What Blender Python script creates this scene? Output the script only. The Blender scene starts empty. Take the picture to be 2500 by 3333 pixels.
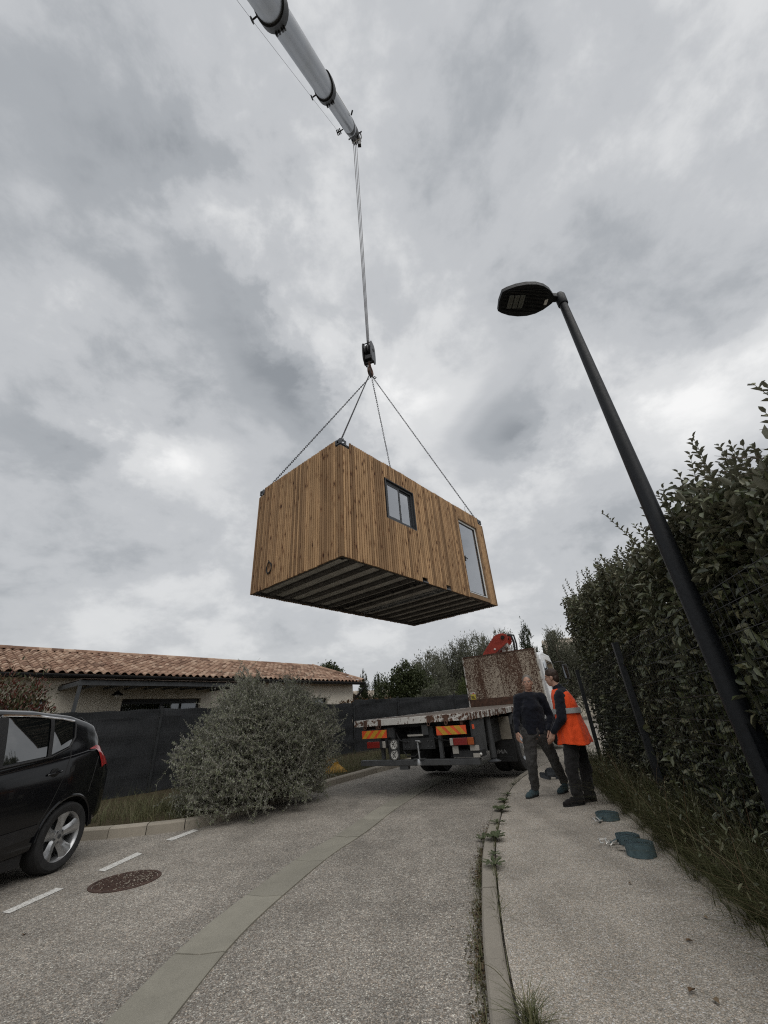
import bpy, bmesh, math, random
import numpy as np
from mathutils import Vector, Matrix
R = math.radians
rng = np.random.default_rng(7)
random.seed(7)
SC = bpy.context.scene
COL = SC.collection

# ------------------------------------------------------------------ camera
CAM_H, F_PX, PITCH, ROLL = 1.22, 1290.3, 0.487, -0.072
cam_data = bpy.data.cameras.new('camera')
cam = bpy.data.objects.new('camera', cam_data); COL.objects.link(cam)
cam_data.sensor_fit = 'HORIZONTAL'; cam_data.sensor_width = 36.0
cam_data.lens = 36.0 * F_PX / 2500.0
cam_data.clip_start = 0.05; cam_data.clip_end = 3000
_fw = Vector((0, math.cos(PITCH), math.sin(PITCH))); _rt = Vector((1, 0, 0)); _up = _rt.cross(_fw)
_r2 = _rt * math.cos(ROLL) + _up * math.sin(ROLL); _u2 = -_rt * math.sin(ROLL) + _up * math.cos(ROLL)
cam.matrix_world = Matrix(((_r2.x, _u2.x, -_fw.x, 0), (_r2.y, _u2.y, -_fw.y, 0), (_r2.z, _u2.z, -_fw.z, CAM_H), (0, 0, 0, 1)))
SC.camera = cam

# ------------------------------------------------------------------ colour management
SC.view_settings.view_transform = 'Standard'; SC.view_settings.look = 'None'
SC.view_settings.exposure = 0.0; SC.view_settings.gamma = 1.0; SC.view_settings.use_curve_mapping = False
SC.cycles.use_denoising = False; SC.cycles.pixel_filter_type = 'BLACKMAN_HARRIS'; SC.cycles.filter_width = 1.15
SC.cycles.sample_clamp_indirect = 4.0
SC.cycles.max_bounces = 6; SC.cycles.diffuse_bounces = 3; SC.cycles.glossy_bounces = 3
SC.cycles.transparent_max_bounces = 8; SC.cycles.transmission_bounces = 4

# ------------------------------------------------------------------ overcast sky
SUN_EL, SUN_AZ = R(56), R(160)          # azimuth from +Y towards +X
world = bpy.data.worlds.new('World'); SC.world = world; world.use_nodes = True
def build_world():
    nt = world.node_tree; N = nt.nodes; L = nt.links; N.clear()
    def node(t, **k):
        n = N.new(t)
        for a, b in k.items(): setattr(n, a, b)
        return n
    def math_(op, a, b=None, c=None, clamp=False):
        n = node('ShaderNodeMath', operation=op, use_clamp=clamp)
        for i, v in enumerate((a, b, c)):
            if v is None: continue
            if isinstance(v, (int, float)): n.inputs[i].default_value = v
            else: L.new(v, n.inputs[i])
        return n.outputs[0]
    out = node('ShaderNodeOutputWorld'); bg = node('ShaderNodeBackground')
    sky = node('ShaderNodeTexSky', sky_type='NISHITA', sun_disc=False)
    sky.sun_elevation = SUN_EL; sky.sun_rotation = SUN_AZ
    sky.air_density = 1.6; sky.dust_density = 3.0
    tc = node('ShaderNodeTexCoord'); sep = node('ShaderNodeSeparateXYZ')
    L.new(tc.outputs['Generated'], sep.inputs[0])
    z = math_('MAXIMUM', sep.outputs[2], 0.0)
    zz = math_('ADD', z, 0.22)
    u = math_('DIVIDE', sep.outputs[0], zz); v = math_('DIVIDE', sep.outputs[1], zz)
    uv = node('ShaderNodeCombineXYZ'); L.new(u, uv.inputs[0]); L.new(v, uv.inputs[1])
    dome = node('ShaderNodeCombineXYZ'); L.new(sep.outputs[0], dome.inputs[0]); L.new(sep.outputs[1], dome.inputs[1]); L.new(math_('MULTIPLY', math_('POWER', z, 0.8), 1.6), dome.inputs[2])
    def noise(scale, detail, rough, dist, off, sx=1.0, sy=1.0, rot=0.0):
        m = node('ShaderNodeMapping'); m.inputs['Location'].default_value = off
        m.inputs['Scale'].default_value = (sx, sy, 1); m.inputs['Rotation'].default_value = (0, 0, rot)
        L.new(dome.outputs[0], m.inputs[0])
        n = node('ShaderNodeTexNoise'); n.inputs['Scale'].default_value = scale
        n.inputs['Detail'].default_value = detail; n.inputs['Roughness'].default_value = rough
        n.inputs['Distortion'].default_value = dist
        L.new(m.outputs[0], n.inputs['Vector']); return n.outputs[0]
    n1 = noise(2.6, 8, 0.56, 0.25, (3.1, 1.7, 0))
    n2 = noise(6.5, 9, 0.60, 0.15, (7.7, 4.2, 2.0))
    n3 = noise(0.8, 3, 0.5, 0.2, (1.2, 9.1, 5.0))
    s = math_('ADD', math_('MULTIPLY', n1, 0.44), math_('MULTIPLY', n2, 0.33))
    s = math_('ADD', s, math_('MULTIPLY', n3, 0.12)); s = math_('ADD', s, 0.06)
    # a few thick cloud banks (dark) and thin places (bright) of the deck
    def bank(cu, cv, ru, rv, rot, amt):
        m = node('ShaderNodeMapping', vector_type='TEXTURE')
        m.inputs['Location'].default_value = (cu, cv, 0); m.inputs['Rotation'].default_value = (0, 0, rot)
        m.inputs['Scale'].default_value = (ru, rv, 1)
        warp = node('ShaderNodeCombineXYZ')
        L.new(math_('ADD', u, math_('MULTIPLY', math_('SUBTRACT', n2, 0.5), 0.22)), warp.inputs[0])
        L.new(math_('ADD', v, math_('MULTIPLY', math_('SUBTRACT', n1, 0.5), 0.30)), warp.inputs[1])
        L.new(warp.outputs[0], m.inputs[0])
        g = node('ShaderNodeTexGradient', gradient_type='SPHERICAL'); L.new(m.outputs[0], g.inputs[0])
        return math_('MULTIPLY', math_('POWER', g.outputs['Fac'], 1.3), amt)
    for b in BANKS: s = math_('ADD', s, bank(*b))
    ramp = node('ShaderNodeValToRGB'); cr = ramp.color_ramp; cr.interpolation = 'EASE'
    stops = [(0.26, (0.235, 0.252, 0.272)), (0.40, (0.335, 0.352, 0.372)), (0.50, (0.455, 0.468, 0.485)), (0.60, (0.60, 0.608, 0.615)), (0.74, (0.80, 0.80, 0.795))]
    while len(cr.elements) < len(stops): cr.elements.new(0.5)
    for e, (p, c) in zip(cr.elements, stops): e.position = p; e.color = (*c, 1)
    L.new(s, ramp.inputs[0])
    sc = node('ShaderNodeVectorMath', operation='SCALE'); L.new(ramp.outputs[0], sc.inputs[0]); sc.inputs['Scale'].default_value = 10.0 * SKY_GAIN
    mix = node('ShaderNodeMix', data_type='RGBA'); mix.inputs['Factor'].default_value = 0.96
    L.new(sky.outputs[0], mix.inputs['A']); L.new(sc.outputs[0], mix.inputs['B'])
    L.new(mix.outputs['Result'], bg.inputs[0]); bg.inputs[1].default_value = 0.1
    L.new(bg.outputs[0], out.inputs[0])
SKY_GAIN = 1.20
BANKS = [(-0.24, 0.69, 0.13, 0.36, -0.38, -0.27), (0.40, 0.96, 0.24, 0.34, 0.0, -0.26), (-0.85, 0.74, 0.42, 0.34, 0.0, -0.17), (-0.55, 0.40, 0.45, 0.30, 0.3, -0.09), (0.78, 0.54, 0.34, 0.22, 0.0, -0.10), (-0.33, 0.26, 0.30, 0.16, 0.3, -0.08),
         (-0.60, 0.92, 0.34, 0.28, 0.0, 0.19), (0.12, 0.80, 0.28, 0.34, 0.0, 0.18), (0.88, 0.86, 0.30, 0.24, 0.0, 0.15), (-0.05, 0.38, 0.30, 0.28, 0.0, 0.07), (0.0, 2.2, 3.0, 1.2, 0.0, 0.06), (-0.9, 1.62, 0.8, 0.25, 0.0, 0.06), (0.75, 1.38, 0.35, 0.3, 0, -0.08), (-0.43, 0.31, 0.34, 0.24, 0.2, -0.10), (0.58, 0.36, 0.34, 0.26, 0.0, -0.06)]
build_world()
sun_d = bpy.data.lights.new('sun', 'SUN'); sun_d.energy = 1.5; sun_d.angle = R(60); sun_d.color = (1.0, 0.97, 0.93)
sun = bpy.data.objects.new('sun', sun_d); COL.objects.link(sun)
_sd = Vector((math.sin(SUN_AZ) * math.cos(SUN_EL), math.cos(SUN_AZ) * math.cos(SUN_EL), math.sin(SUN_EL)))
sun.rotation_euler = _sd.to_track_quat('Z', 'Y').to_euler()

# ------------------------------------------------------------------ helpers
def gz(y):
    """the street climbs gently beyond the parked truck"""
    t = y - 9.3
    return 0.0 if t <= 0 else 0.036 * min(t * t / 4.0 if t < 2 else t - 1.0, 22.0)

class MB:
    def __init__(s): s.v = []; s.f = []; s.mi = []; s.cur = 0
    def add(s, vs, fs):
        o = len(s.v); s.v += [tuple(float(c) for c in p) for p in vs]
        for f in fs: s.f.append(tuple(i + o for i in f)); s.mi.append(s.cur)
        return s
    def box(s, x0, x1, y0, y1, z0, z1):
        vs = [(x, y, z) for z in (z0, z1) for y in (y0, y1) for x in (x0, x1)]
        return s.add(vs, [(0, 2, 3, 1), (4, 5, 7, 6), (0, 1, 5, 4), (2, 6, 7, 3), (0, 4, 6, 2), (1, 3, 7, 5)])
    def hexa(s, vs):
        """8 corners, lower ring ccw then upper ring"""
        return s.add(vs, [(0, 3, 2, 1), (4, 5, 6, 7), (0, 1, 5, 4), (1, 2, 6, 5), (2, 3, 7, 6), (3, 0, 4, 7)])
    def bar(s, p, q, w, h, up=(0, 0, 1)):
        p, q = Vector(p), Vector(q); d = (q - p).normalized(); up = Vector(up)
        sd = d.cross(up)
        if sd.length < 1e-4: sd = d.cross(Vector((1, 0, 0)))
        sd.normalize(); u = sd.cross(d)
        a, b = sd * (w / 2), u * (h / 2)
        return s.hexa([p - a - b, p + a - b, p + a + b, p - a + b, q - a - b, q + a - b, q + a + b, q - a + b])
    def tube(s, pts, r, n=8, caps=True, closed=False):
        pts = [Vector(p) for p in pts]; m = len(pts)
        rs = r if isinstance(r, (list, tuple)) else [r] * m
        o = len(s.v); prev = None; vs = []
        for i, p in enumerate(pts):
            if closed: d = pts[(i + 1) % m] - pts[i - 1]
            else: d = pts[min(i + 1, m - 1)] - pts[max(i - 1, 0)]
            if d.length < 1e-9: d = Vector((0, 0, 1))
            d.normalize()
            if prev is None:
                a = d.cross(Vector((0, 0, 1)))
                if a.length < 1e-3: a = d.cross(Vector((1, 0, 0)))
            else: a = prev - d * prev.dot(d)
            a.normalize(); prev = a; b = d.cross(a)
            for k in range(n):
                t = 2 * math.pi * k / n; vs.append(p + (a * math.cos(t) + b * math.sin(t)) * rs[i])
        fs = []
        for i in range(m if closed else m - 1):
            j = (i + 1) % m
            for k in range(n): fs.append((i * n + k, i * n + (k + 1) % n, j * n + (k + 1) % n, j * n + k))
        if caps and not closed: fs += [tuple(range(n - 1, -1, -1)), tuple((m - 1) * n + k for k in range(n))]
        return s.add(vs, fs)
    def cyl(s, p, q, r, n=12, r2=None): return s.tube([p, q], [r, r if r2 is None else r2], n)
    def lathe(s, prof, c, axis, n=24, caps=False):
        """prof: (radius, along) pairs"""
        c, ax = Vector(c), Vector(axis).normalized()
        a = ax.cross(Vector((0, 0, 1)))
        if a.length < 1e-3: a = Vector((1, 0, 0))
        a.normalize(); b = ax.cross(a); vs = []; fs = []; m = len(prof)
        for r, h in prof:
            for k in range(n):
                t = 2 * math.pi * k / n; vs.append(c + ax * h + (a * math.cos(t) + b * math.sin(t)) * r)
        for i in range(m - 1):
            for k in range(n): fs.append((i * n + k, i * n + (k + 1) % n, (i + 1) * n + (k + 1) % n, (i + 1) * n + k))
        if caps: fs += [tuple(range(n - 1, -1, -1)), tuple((m - 1) * n + k for k in range(n))]
        return s.add(vs, fs)
    def prism(s, poly, off):
        """poly: 3d points, extruded by vector off"""
        n = len(poly); off = Vector(off); a = [Vector(p) for p in poly]; b = [p + off for p in a]
        return s.add(a + b, [tuple(range(n - 1, -1, -1)), tuple(range(n, 2 * n))] + [(i, (i + 1) % n, n + (i + 1) % n, n + i) for i in range(n)])
    def sphere(s, c, r, nu=12, nv=8, M=None):
        rx, ry, rz = (r, r, r) if isinstance(r, (int, float)) else r
        c = Vector(c); vs = []; fs = []
        for j in range(nv + 1):
            ph = math.pi * j / nv
            for k in range(nu):
                t = 2 * math.pi * k / nu
                p = Vector((rx * math.sin(ph) * math.cos(t), ry * math.sin(ph) * math.sin(t), -rz * math.cos(ph)))
                vs.append(c + (M @ p if M else p))
        for j in range(nv):
            for k in range(nu): fs.append((j * nu + k, j * nu + (k + 1) % nu, (j + 1) * nu + (k + 1) % nu, (j + 1) * nu + k))
        return s.add(vs, fs)
    def limb(s, pts, rs, n=12):
        """tapered limb: closed overlapping frusta and balls"""
        for p, r in zip(pts, rs): s.sphere(p, r, n, 8)
        for i in range(len(pts) - 1): s.tube([pts[i], pts[i + 1]], [rs[i], rs[i + 1]], n)
        return s
    def grid(s, fn, nu, nv):
        vs = [fn(i / nu, j / nv) for j in range(nv + 1) for i in range(nu + 1)]
        return s.add(vs, [(j * (nu + 1) + i, j * (nu + 1) + i + 1, (j + 1) * (nu + 1) + i + 1, (j + 1) * (nu + 1) + i) for j in range(nv) for i in range(nu)])
    def mesh(s, name, mats, smooth=False):
        me = bpy.data.meshes.new(name); me.from_pydata(s.v, [], s.f)
        for m in (mats if isinstance(mats, (list, tuple)) else [mats]): me.materials.append(M_(m))
        me.polygons.foreach_set('material_index', s.mi)
        if smooth: me.polygons.foreach_set('use_smooth', [True] * len(me.polygons))
        me.validate(); me.update(); return me
    def build(s, name, mats, parent=None, smooth=False, bevel=0.0, seg=2):
        o = bpy.data.objects.new(name, s.mesh(name, mats, smooth)); COL.objects.link(o)
        if parent is not None: o.parent = parent
        if bevel:
            b = o.modifiers.new('bevel', 'BEVEL'); b.width = bevel; b.segments = seg; b.limit_method = 'ANGLE'; b.angle_limit = R(40)
        if smooth and not bevel: shade_auto(o)
        return o
def shade_auto(o, ang=38):
    me = o.data; bm = bmesh.new(); bm.from_mesh(me)
    for e in bm.edges:
        if len(e.link_faces) == 2 and e.calc_face_angle(0) > R(ang): e.smooth = False
    bm.to_mesh(me); bm.free()
def tag(o, label=None, cat=None, group=None, kind=None):
    for k, v in (('label', label), ('category', cat), ('group', group), ('kind', kind)):
        if v: o[k] = v
    return o
def empty(name, loc=(0, 0, 0), rz=0.0, label=None, cat=None, group=None, kind=None):
    o = bpy.data.objects.new(name, None); COL.objects.link(o); o.location = loc; o.rotation_euler = (0, 0, rz)
    o.empty_display_size = 0.2
    return tag(o, label, cat, group, kind)
def link_mesh(name, me, parent=None, loc=(0, 0, 0), rot=(0, 0, 0)):
    o = bpy.data.objects.new(name, me); COL.objects.link(o); o.parent = parent; o.location = loc; o.rotation_euler = rot; return o
def np_mesh(name, V, Fq, mat, smooth=False):
    """V (n,3), Fq (m,k) uniform polygons"""
    me = bpy.data.meshes.new(name); V = np.asarray(V, np.float32); Fq = np.asarray(Fq, np.int32); m, k = Fq.shape
    me.vertices.add(len(V)); me.vertices.foreach_set('co', V.ravel())
    me.loops.add(m * k); me.loops.foreach_set('vertex_index', Fq.ravel())
    me.polygons.add(m); me.polygons.foreach_set('loop_start', np.arange(m, dtype=np.int32) * k)
    me.polygons.foreach_set('loop_total', np.full(m, k, np.int32))
    if smooth: me.polygons.foreach_set('use_smooth', np.ones(m, bool))
    me.materials.append(M_(mat)); me.update(calc_edges=True); return me
def np_obj(name, V, Fq, mat, parent=None, kind=None):
    o = link_mesh(name, np_mesh(name, V, Fq, mat), parent)
    if kind: o['kind'] = kind
    return o
def unit(a): return a / np.maximum(np.linalg.norm(a, axis=-1, keepdims=True), 1e-9)
def leaf_arrays(P, D, U, ln, wd, fold=0.35, six=True):
    """leaves at P along D, upper side U; folded at the midrib"""
    D = unit(D); S = unit(np.cross(D, U)); U = np.cross(S, D); n = len(P)
    ln = np.broadcast_to(np.asarray(ln, float), (n,))[:, None]; wd = np.broadcast_to(np.asarray(wd, float), (n,))[:, None]
    T = P + D * ln - U * ln * 0.10
    if six:
        l1 = P + D * ln * 0.30 - S * wd * 0.46 + U * wd * fold; l2 = P + D * ln * 0.68 - S * wd * 0.40 + U * wd * fold * 0.8
        r1 = P + D * ln * 0.30 + S * wd * 0.46 + U * wd * fold; r2 = P + D * ln * 0.68 + S * wd * 0.40 + U * wd * fold * 0.8
        V = np.stack([P, l1, l2, T, r2, r1], 1).reshape(-1, 3); b = np.arange(n)[:, None] * 6
        Fq = np.concatenate([b + np.array([0, 3, 2, 1]), b + np.array([0, 5, 4, 3])], 0)
    else:
        l = P + D * ln * 0.45 - S * wd * 0.5 + U * wd * fold; r = P + D * ln * 0.45 + S * wd * 0.5 + U * wd * fold
        V = np.stack([P, l, T, r], 1).reshape(-1, 3); b = np.arange(n)[:, None] * 4
        Fq = np.concatenate([b + np.array([0, 2, 1]), b + np.array([0, 3, 2])], 0)
    return V, Fq
def blade_arrays(P, H, lean, w, segs=3, curve=1.0):
    """grass blades from base P, height H, lean vector (n,2)"""
    n = len(P); V = []
    side = unit(np.stack([-lean[:, 1], lean[:, 0], np.zeros(n)], 1) + 1e-6)
    for k in range(segs + 1):
        t = k / segs
        c = P + np.stack([lean[:, 0] * t ** 1.8 * curve, lean[:, 1] * t ** 1.8 * curve, H * (t - 0.28 * t * t * np.clip(np.linalg.norm(lean, axis=1) / np.maximum(H, .01), 0, 1.6))], 1)
        ww = (w * (1 - t) ** 0.7 + 0.0006)[:, None]
        V += [c - side * ww * .5, c + side * ww * .5]
    V = np.stack(V, 1).reshape(-1, 3); b = np.arange(n)[:, None] * (2 * (segs + 1))
    Fq = np.concatenate([b + np.array([2 * k, 2 * k + 1, 2 * k + 3, 2 * k + 2]) for k in range(segs)], 0)
    return V, Fq
def twig_arrays(paths, rad):
    """paths (n,m,3): 3-sided tapering twigs"""
    paths = np.asarray(paths); n, m, _ = paths.shape
    d = unit(np.gradient(paths, axis=1)); a = unit(np.cross(d, np.array([.31, .22, .93]))); b = np.cross(d, a)
    rr = np.broadcast_to(np.asarray(rad, float).reshape(-1, 1), (n, m)) * np.linspace(1, .35, m)[None]
    ring = [paths + (a * math.cos(t) + b * math.sin(t)) * rr[..., None] for t in (0, 2.094, 4.188)]
    V = np.stack(ring, 2).reshape(-1, 3); base = (np.arange(n)[:, None] * m * 3)
    Fq = [base + np.array([i * 3 + k, i * 3 + (k + 1) % 3, (i + 1) * 3 + (k + 1) % 3, (i + 1) * 3 + k]) for i in range(m - 1) for k in range(3)]
    return V, np.concatenate(Fq, 0)
def resample(pts, step, smooth=True):
    """points along a smooth curve through pts, every step metres: positions and tangents"""
    P = np.array(pts, float)
    if smooth:
        Q = [P[0]]; E = np.vstack([2 * P[0] - P[1], P, 2 * P[-1] - P[-2]])
        for i in range(1, len(E) - 2):
            for t in np.linspace(0, 1, 25)[1:]:
                p0, p1, p2, p3 = E[i - 1:i + 3]
                Q.append(.5 * ((2 * p1) + (-p0 + p2) * t + (2 * p0 - 5 * p1 + 4 * p2 - p3) * t * t + (-p0 + 3 * p1 - 3 * p2 + p3) * t ** 3))
        P = np.array(Q)
    s = np.concatenate([[0], np.cumsum(np.linalg.norm(np.diff(P, axis=0), axis=1))])
    t = np.arange(0, s[-1], step)
    X = np.stack([np.interp(t, s, P[:, k]) for k in range(P.shape[1])], 1)
    return X, unit(np.gradient(X, axis=0))
def text_mesh(name, body, height, mat, sx=1.0, thick=0.0):
    cu = bpy.data.curves.new(name, 'FONT'); cu.body = body; cu.size = height * 1.43; cu.align_x = 'CENTER'; cu.align_y = 'CENTER'
    cu.extrude = thick; cu.resolution_u = 4; cu.offset = height * 0.012
    o = bpy.data.objects.new(name, cu); COL.objects.link(o); dg = bpy.context.evaluated_depsgraph_get()
    me = bpy.data.meshes.new_from_object(o.evaluated_get(dg)); bpy.data.objects.remove(o)
    for v in me.vertices: v.co.x *= sx
    me.materials.clear(); me.materials.append(M_(mat)); return me

# ------------------------------------------------------------------ materials
MATS = {}
class NT:
    def __init__(s, name):
        s.m = bpy.data.materials.new(name); s.m.use_nodes = True; s.t = s.m.node_tree; s.N = s.t.nodes; s.L = s.t.links
        s.b = s.N['Principled BSDF']; MATS[name] = s.m; s._tc = None
    def set(s, **k):
        for a, v in k.items():
            i = s.b.inputs[a.replace('_', ' ')]
            if isinstance(v, bpy.types.NodeSocket): s.L.new(v, i)
            else: i.default_value = (*v, 1) if isinstance(v, tuple) and len(v) == 3 else v
        return s
    def n(s, t, **k):
        n = s.N.new(t)
        for a, v in k.items(): setattr(n, a, v)
        return n
    def put(s, sock, v):
        if isinstance(v, bpy.types.NodeSocket): s.L.new(v, sock)
        else: sock.default_value = (*v, 1) if (isinstance(v, tuple) and len(v) == 3 and sock.type == 'RGBA') else v
    def co(s, kind='Object', scale=(1, 1, 1), loc=(0, 0, 0), rot=(0, 0, 0), add=None):
        if s._tc is None: s._tc = s.n('ShaderNodeTexCoord')
        src = s._tc.outputs[kind] if kind != 'World' else s.n('ShaderNodeNewGeometry').outputs['Position']
        if add is not None:
            a = s.n('ShaderNodeVectorMath', operation='ADD'); s.L.new(src, a.inputs[0]); s.L.new(add, a.inputs[1]); src = a.outputs[0]
        m = s.n('ShaderNodeMapping'); m.inputs['Scale'].default_value = scale; m.inputs['Location'].default_value = loc; m.inputs['Rotation'].default_value = rot
        s.L.new(src, m.inputs[0]); return m.outputs[0]
    def noise(s, vec, scale, detail=3, rough=.5, dist=0.0):
        n = s.n('ShaderNodeTexNoise'); n.inputs['Scale'].default_value = scale; n.inputs['Detail'].default_value = detail
        n.inputs['Roughness'].default_value = rough; n.inputs['Distortion'].default_value = dist; s.L.new(vec, n.inputs['Vector']); return n.outputs[0]
    def voro(s, vec, scale, feature='F1', out='Distance', rnd=1.0):
        n = s.n('ShaderNodeTexVoronoi', feature=feature); n.inputs['Scale'].default_value = scale; n.inputs['Randomness'].default_value = rnd
        s.L.new(vec, n.inputs['Vector']); return n.outputs[out]
    def ramp(s, f, stops, interp='LINEAR'):
        n = s.n('ShaderNodeValToRGB'); cr = n.color_ramp; cr.interpolation = interp
        while len(cr.elements) < len(stops): cr.elements.new(.5)
        for e, (p, c) in zip(cr.elements, stops):
            e.position = p; e.color = (*c, 1) if isinstance(c, tuple) else (c, c, c, 1)
        s.L.new(f, n.inputs[0]); return n.outputs[0]
    def mix(s, f, a, b, mode='MIX'):
        n = s.n('ShaderNodeMix', data_type='RGBA', blend_type=mode); s.put(n.inputs['Factor'], f); s.put(n.inputs['A'], a); s.put(n.inputs['B'], b); return n.outputs['Result']
    def math(s, op, a, b=None, clamp=False):
        n = s.n('ShaderNodeMath', operation=op, use_clamp=clamp); s.put(n.inputs[0], a)
        if b is not None: s.put(n.inputs[1], b)
        return n.outputs[0]
    def bump(s, h, strength=.3, dist=.01):
        n = s.n('ShaderNodeBump'); n.inputs['Strength'].default_value = strength; n.inputs['Distance'].default_value = dist
        s.L.new(h, n.inputs['Height']); s.L.new(n.outputs[0], s.b.inputs['Normal']); return s
    def rnd(s):
        """0..1 per piece: object random + mesh island random"""
        a = s.n('ShaderNodeObjectInfo').outputs['Random']; b = s.n('ShaderNodeNewGeometry').outputs['Random Per Island']
        return s.math('FRACT', s.math('ADD', a, b))
def M_(m): return MATS[m] if isinstance(m, str) else m

def plain(name, col, rough=.6, var=.25, scale=9.0, metal=0.0, spec=.5, bump=0.0, coat=0.0, kind='Object'):
    t = NT(name); c = t.co(kind); n = t.noise(c, scale, 4, .6)
    lo = tuple(max(0, x * (1 - var)) for x in col); hi = tuple(min(1, x * (1 + var)) for x in col)
    t.set(Base_Color=t.ramp(n, [(.3, lo), (.7, hi)]), Metallic=metal, Specular_IOR_Level=spec, Coat_Weight=coat)
    t.set(Roughness=t.ramp(t.noise(c, scale * 2.3, 3), [(.3, max(.02, rough - .1)), (.7, min(1, rough + .1))]))
    if bump: t.bump(t.noise(c, scale * 6, 4), bump, .01)
    return t

# --- ground surfaces
def aggregate(name, lo, hi, warm, cell, stain=.3, coarse=1.0):
    t = NT(name); c = t.co('World')
    vc = t.n('ShaderNodeTexVoronoi', feature='F1'); vc.inputs['Scale'].default_value = cell; t.L.new(c, vc.inputs['Vector'])
    g = t.n('ShaderNodeSeparateColor'); t.L.new(vc.outputs['Color'], g.inputs[0])
    stone = t.ramp(g.outputs[0], [(0.0, lo), (.55, tuple((a + b) / 2 for a, b in zip(lo, hi))), (.9, hi), (1.0, tuple(min(.8, x * 1.7) for x in hi))])
    tint = t.ramp(g.outputs[1], [(.55, (1, 1, 1)), (1.0, warm)])
    col = t.mix(1.0, stone, tint, 'MULTIPLY')
    gap = t.ramp(vc.outputs['Distance'], [(.45, 1.0), (.95, .42)]); col = t.mix(1.0, col, gap, 'MULTIPLY')
    v2 = t.n('ShaderNodeTexVoronoi', feature='F1'); v2.inputs['Scale'].default_value = cell * .42; t.L.new(c, v2.inputs['Vector']); g2 = t.n('ShaderNodeSeparateColor'); t.L.new(v2.outputs['Color'], g2.inputs[0])
    col = t.mix(1.0, col, t.ramp(g2.outputs[0], [(0, 1 - .34 * coarse), (.5, .98), (.86, 1 + .12 * coarse), (1, 1 + .5 * coarse)]), 'MULTIPLY')
    big = t.noise(c, .55, 5, .6); mid = t.noise(c, 3.1, 4, .65)
    col = t.mix(1.0, col, t.ramp(big, [(.3, 1 - stain), (.72, 1 + stain * .35)]), 'MULTIPLY')
    col = t.mix(1.0, col, t.ramp(mid, [(.3, .86), (.7, 1.1)]), 'MULTIPLY')
    spot = t.ramp(t.noise(c, 1.35, 6, .72, .4), [(.66, 0.0), (.74, .55)]); col = t.mix(spot, col, (.06, .055, .05))
    tr = t.ramp(t.noise(t.co('World', (1.0, .16, 1), rot=(0, 0, .12)), 1.7, 4, .6), [(.34, .80), (.5, 1.0), (.7, 1.06)]); col = t.mix(1.0, col, tr, 'MULTIPLY')
    t.set(Base_Color=col, Roughness=.92, Specular_IOR_Level=.25); t.bump(t.math('SUBTRACT', 1.0, vc.outputs['Distance']), .55, .006); return t
aggregate('asphalt', (.205, .190, .168), (.50, .466, .415), (1.08, .96, .86), 150.0, .30, .75)
aggregate('pavement_gravel', (.315, .291, .252), (.66, .613, .535), (1.08, .96, .86), 175.0, .26, .38)
def concrete(name, base, kind='World'):
    t = NT(name); c = t.co(kind); r = t.rnd()
    col = t.mix(t.noise(c, 2.6, 6, .65), tuple(x * .72 for x in base), tuple(min(1, x * 1.22) for x in base))
    col = t.mix(t.ramp(t.noise(c, 9, 5, .7), [(.55, 0.0), (.78, .5)]), col, tuple(x * .55 for x in base))
    col = t.mix(1.0, col, t.ramp(r, [(0, .86), (1, 1.12)]), 'MULTIPLY')
    fine = t.noise(c, 170, 2, .6); col = t.mix(1.0, col, t.ramp(fine, [(.25, .8), (.75, 1.14)]), 'MULTIPLY')
    t.set(Base_Color=col, Roughness=.88, Specular_IOR_Level=.3); t.bump(fine, .25, .004); return t
concrete('kerb_concrete', (.275, .25, .21)); concrete('gutter_concrete', (.275, .260, .215)); concrete('kerb_pale', (.34, .305, .25))
def soil():
    t = NT('soil'); c = t.co('World')
    col = t.ramp(t.noise(c, 4, 6, .7), [(.3, (.034, .030, .016)), (.5, (.075, .060, .038)), (.7, (.042, .044, .020))])
    t.set(Base_Color=col, Roughness=1.0, Specular_IOR_Level=.1); t.bump(t.noise(c, 30, 4), .8, .03)
soil()
def paint_line():
    t = NT('road_paint'); c = t.co('World'); w = t.ramp(t.noise(c, 70, 3, .7), [(.36, 0.0), (.5, 1.0)])
    vc = t.voro(c, 125.0, out='Distance'); w2 = t.ramp(vc, [(.55, 1.0), (.9, .25)])
    t.set(Base_Color=t.mix(t.math('MULTIPLY', w, w2), (.20, .185, .165), (.74, .73, .69)), Roughness=.8); t.bump(vc, -.5, .005)
paint_line()
def rust_iron():
    t = NT('rusty_iron'); c = t.co('World')
    col = t.ramp(t.noise(c, 16, 6, .7), [(.3, (.036, .022, .017)), (.52, (.078, .045, .034)), (.7, (.12, .078, .058))])
    t.set(Base_Color=col, Roughness=.75, Metallic=.25); t.bump(t.noise(c, 60, 3), .5, .01)
rust_iron()
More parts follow.
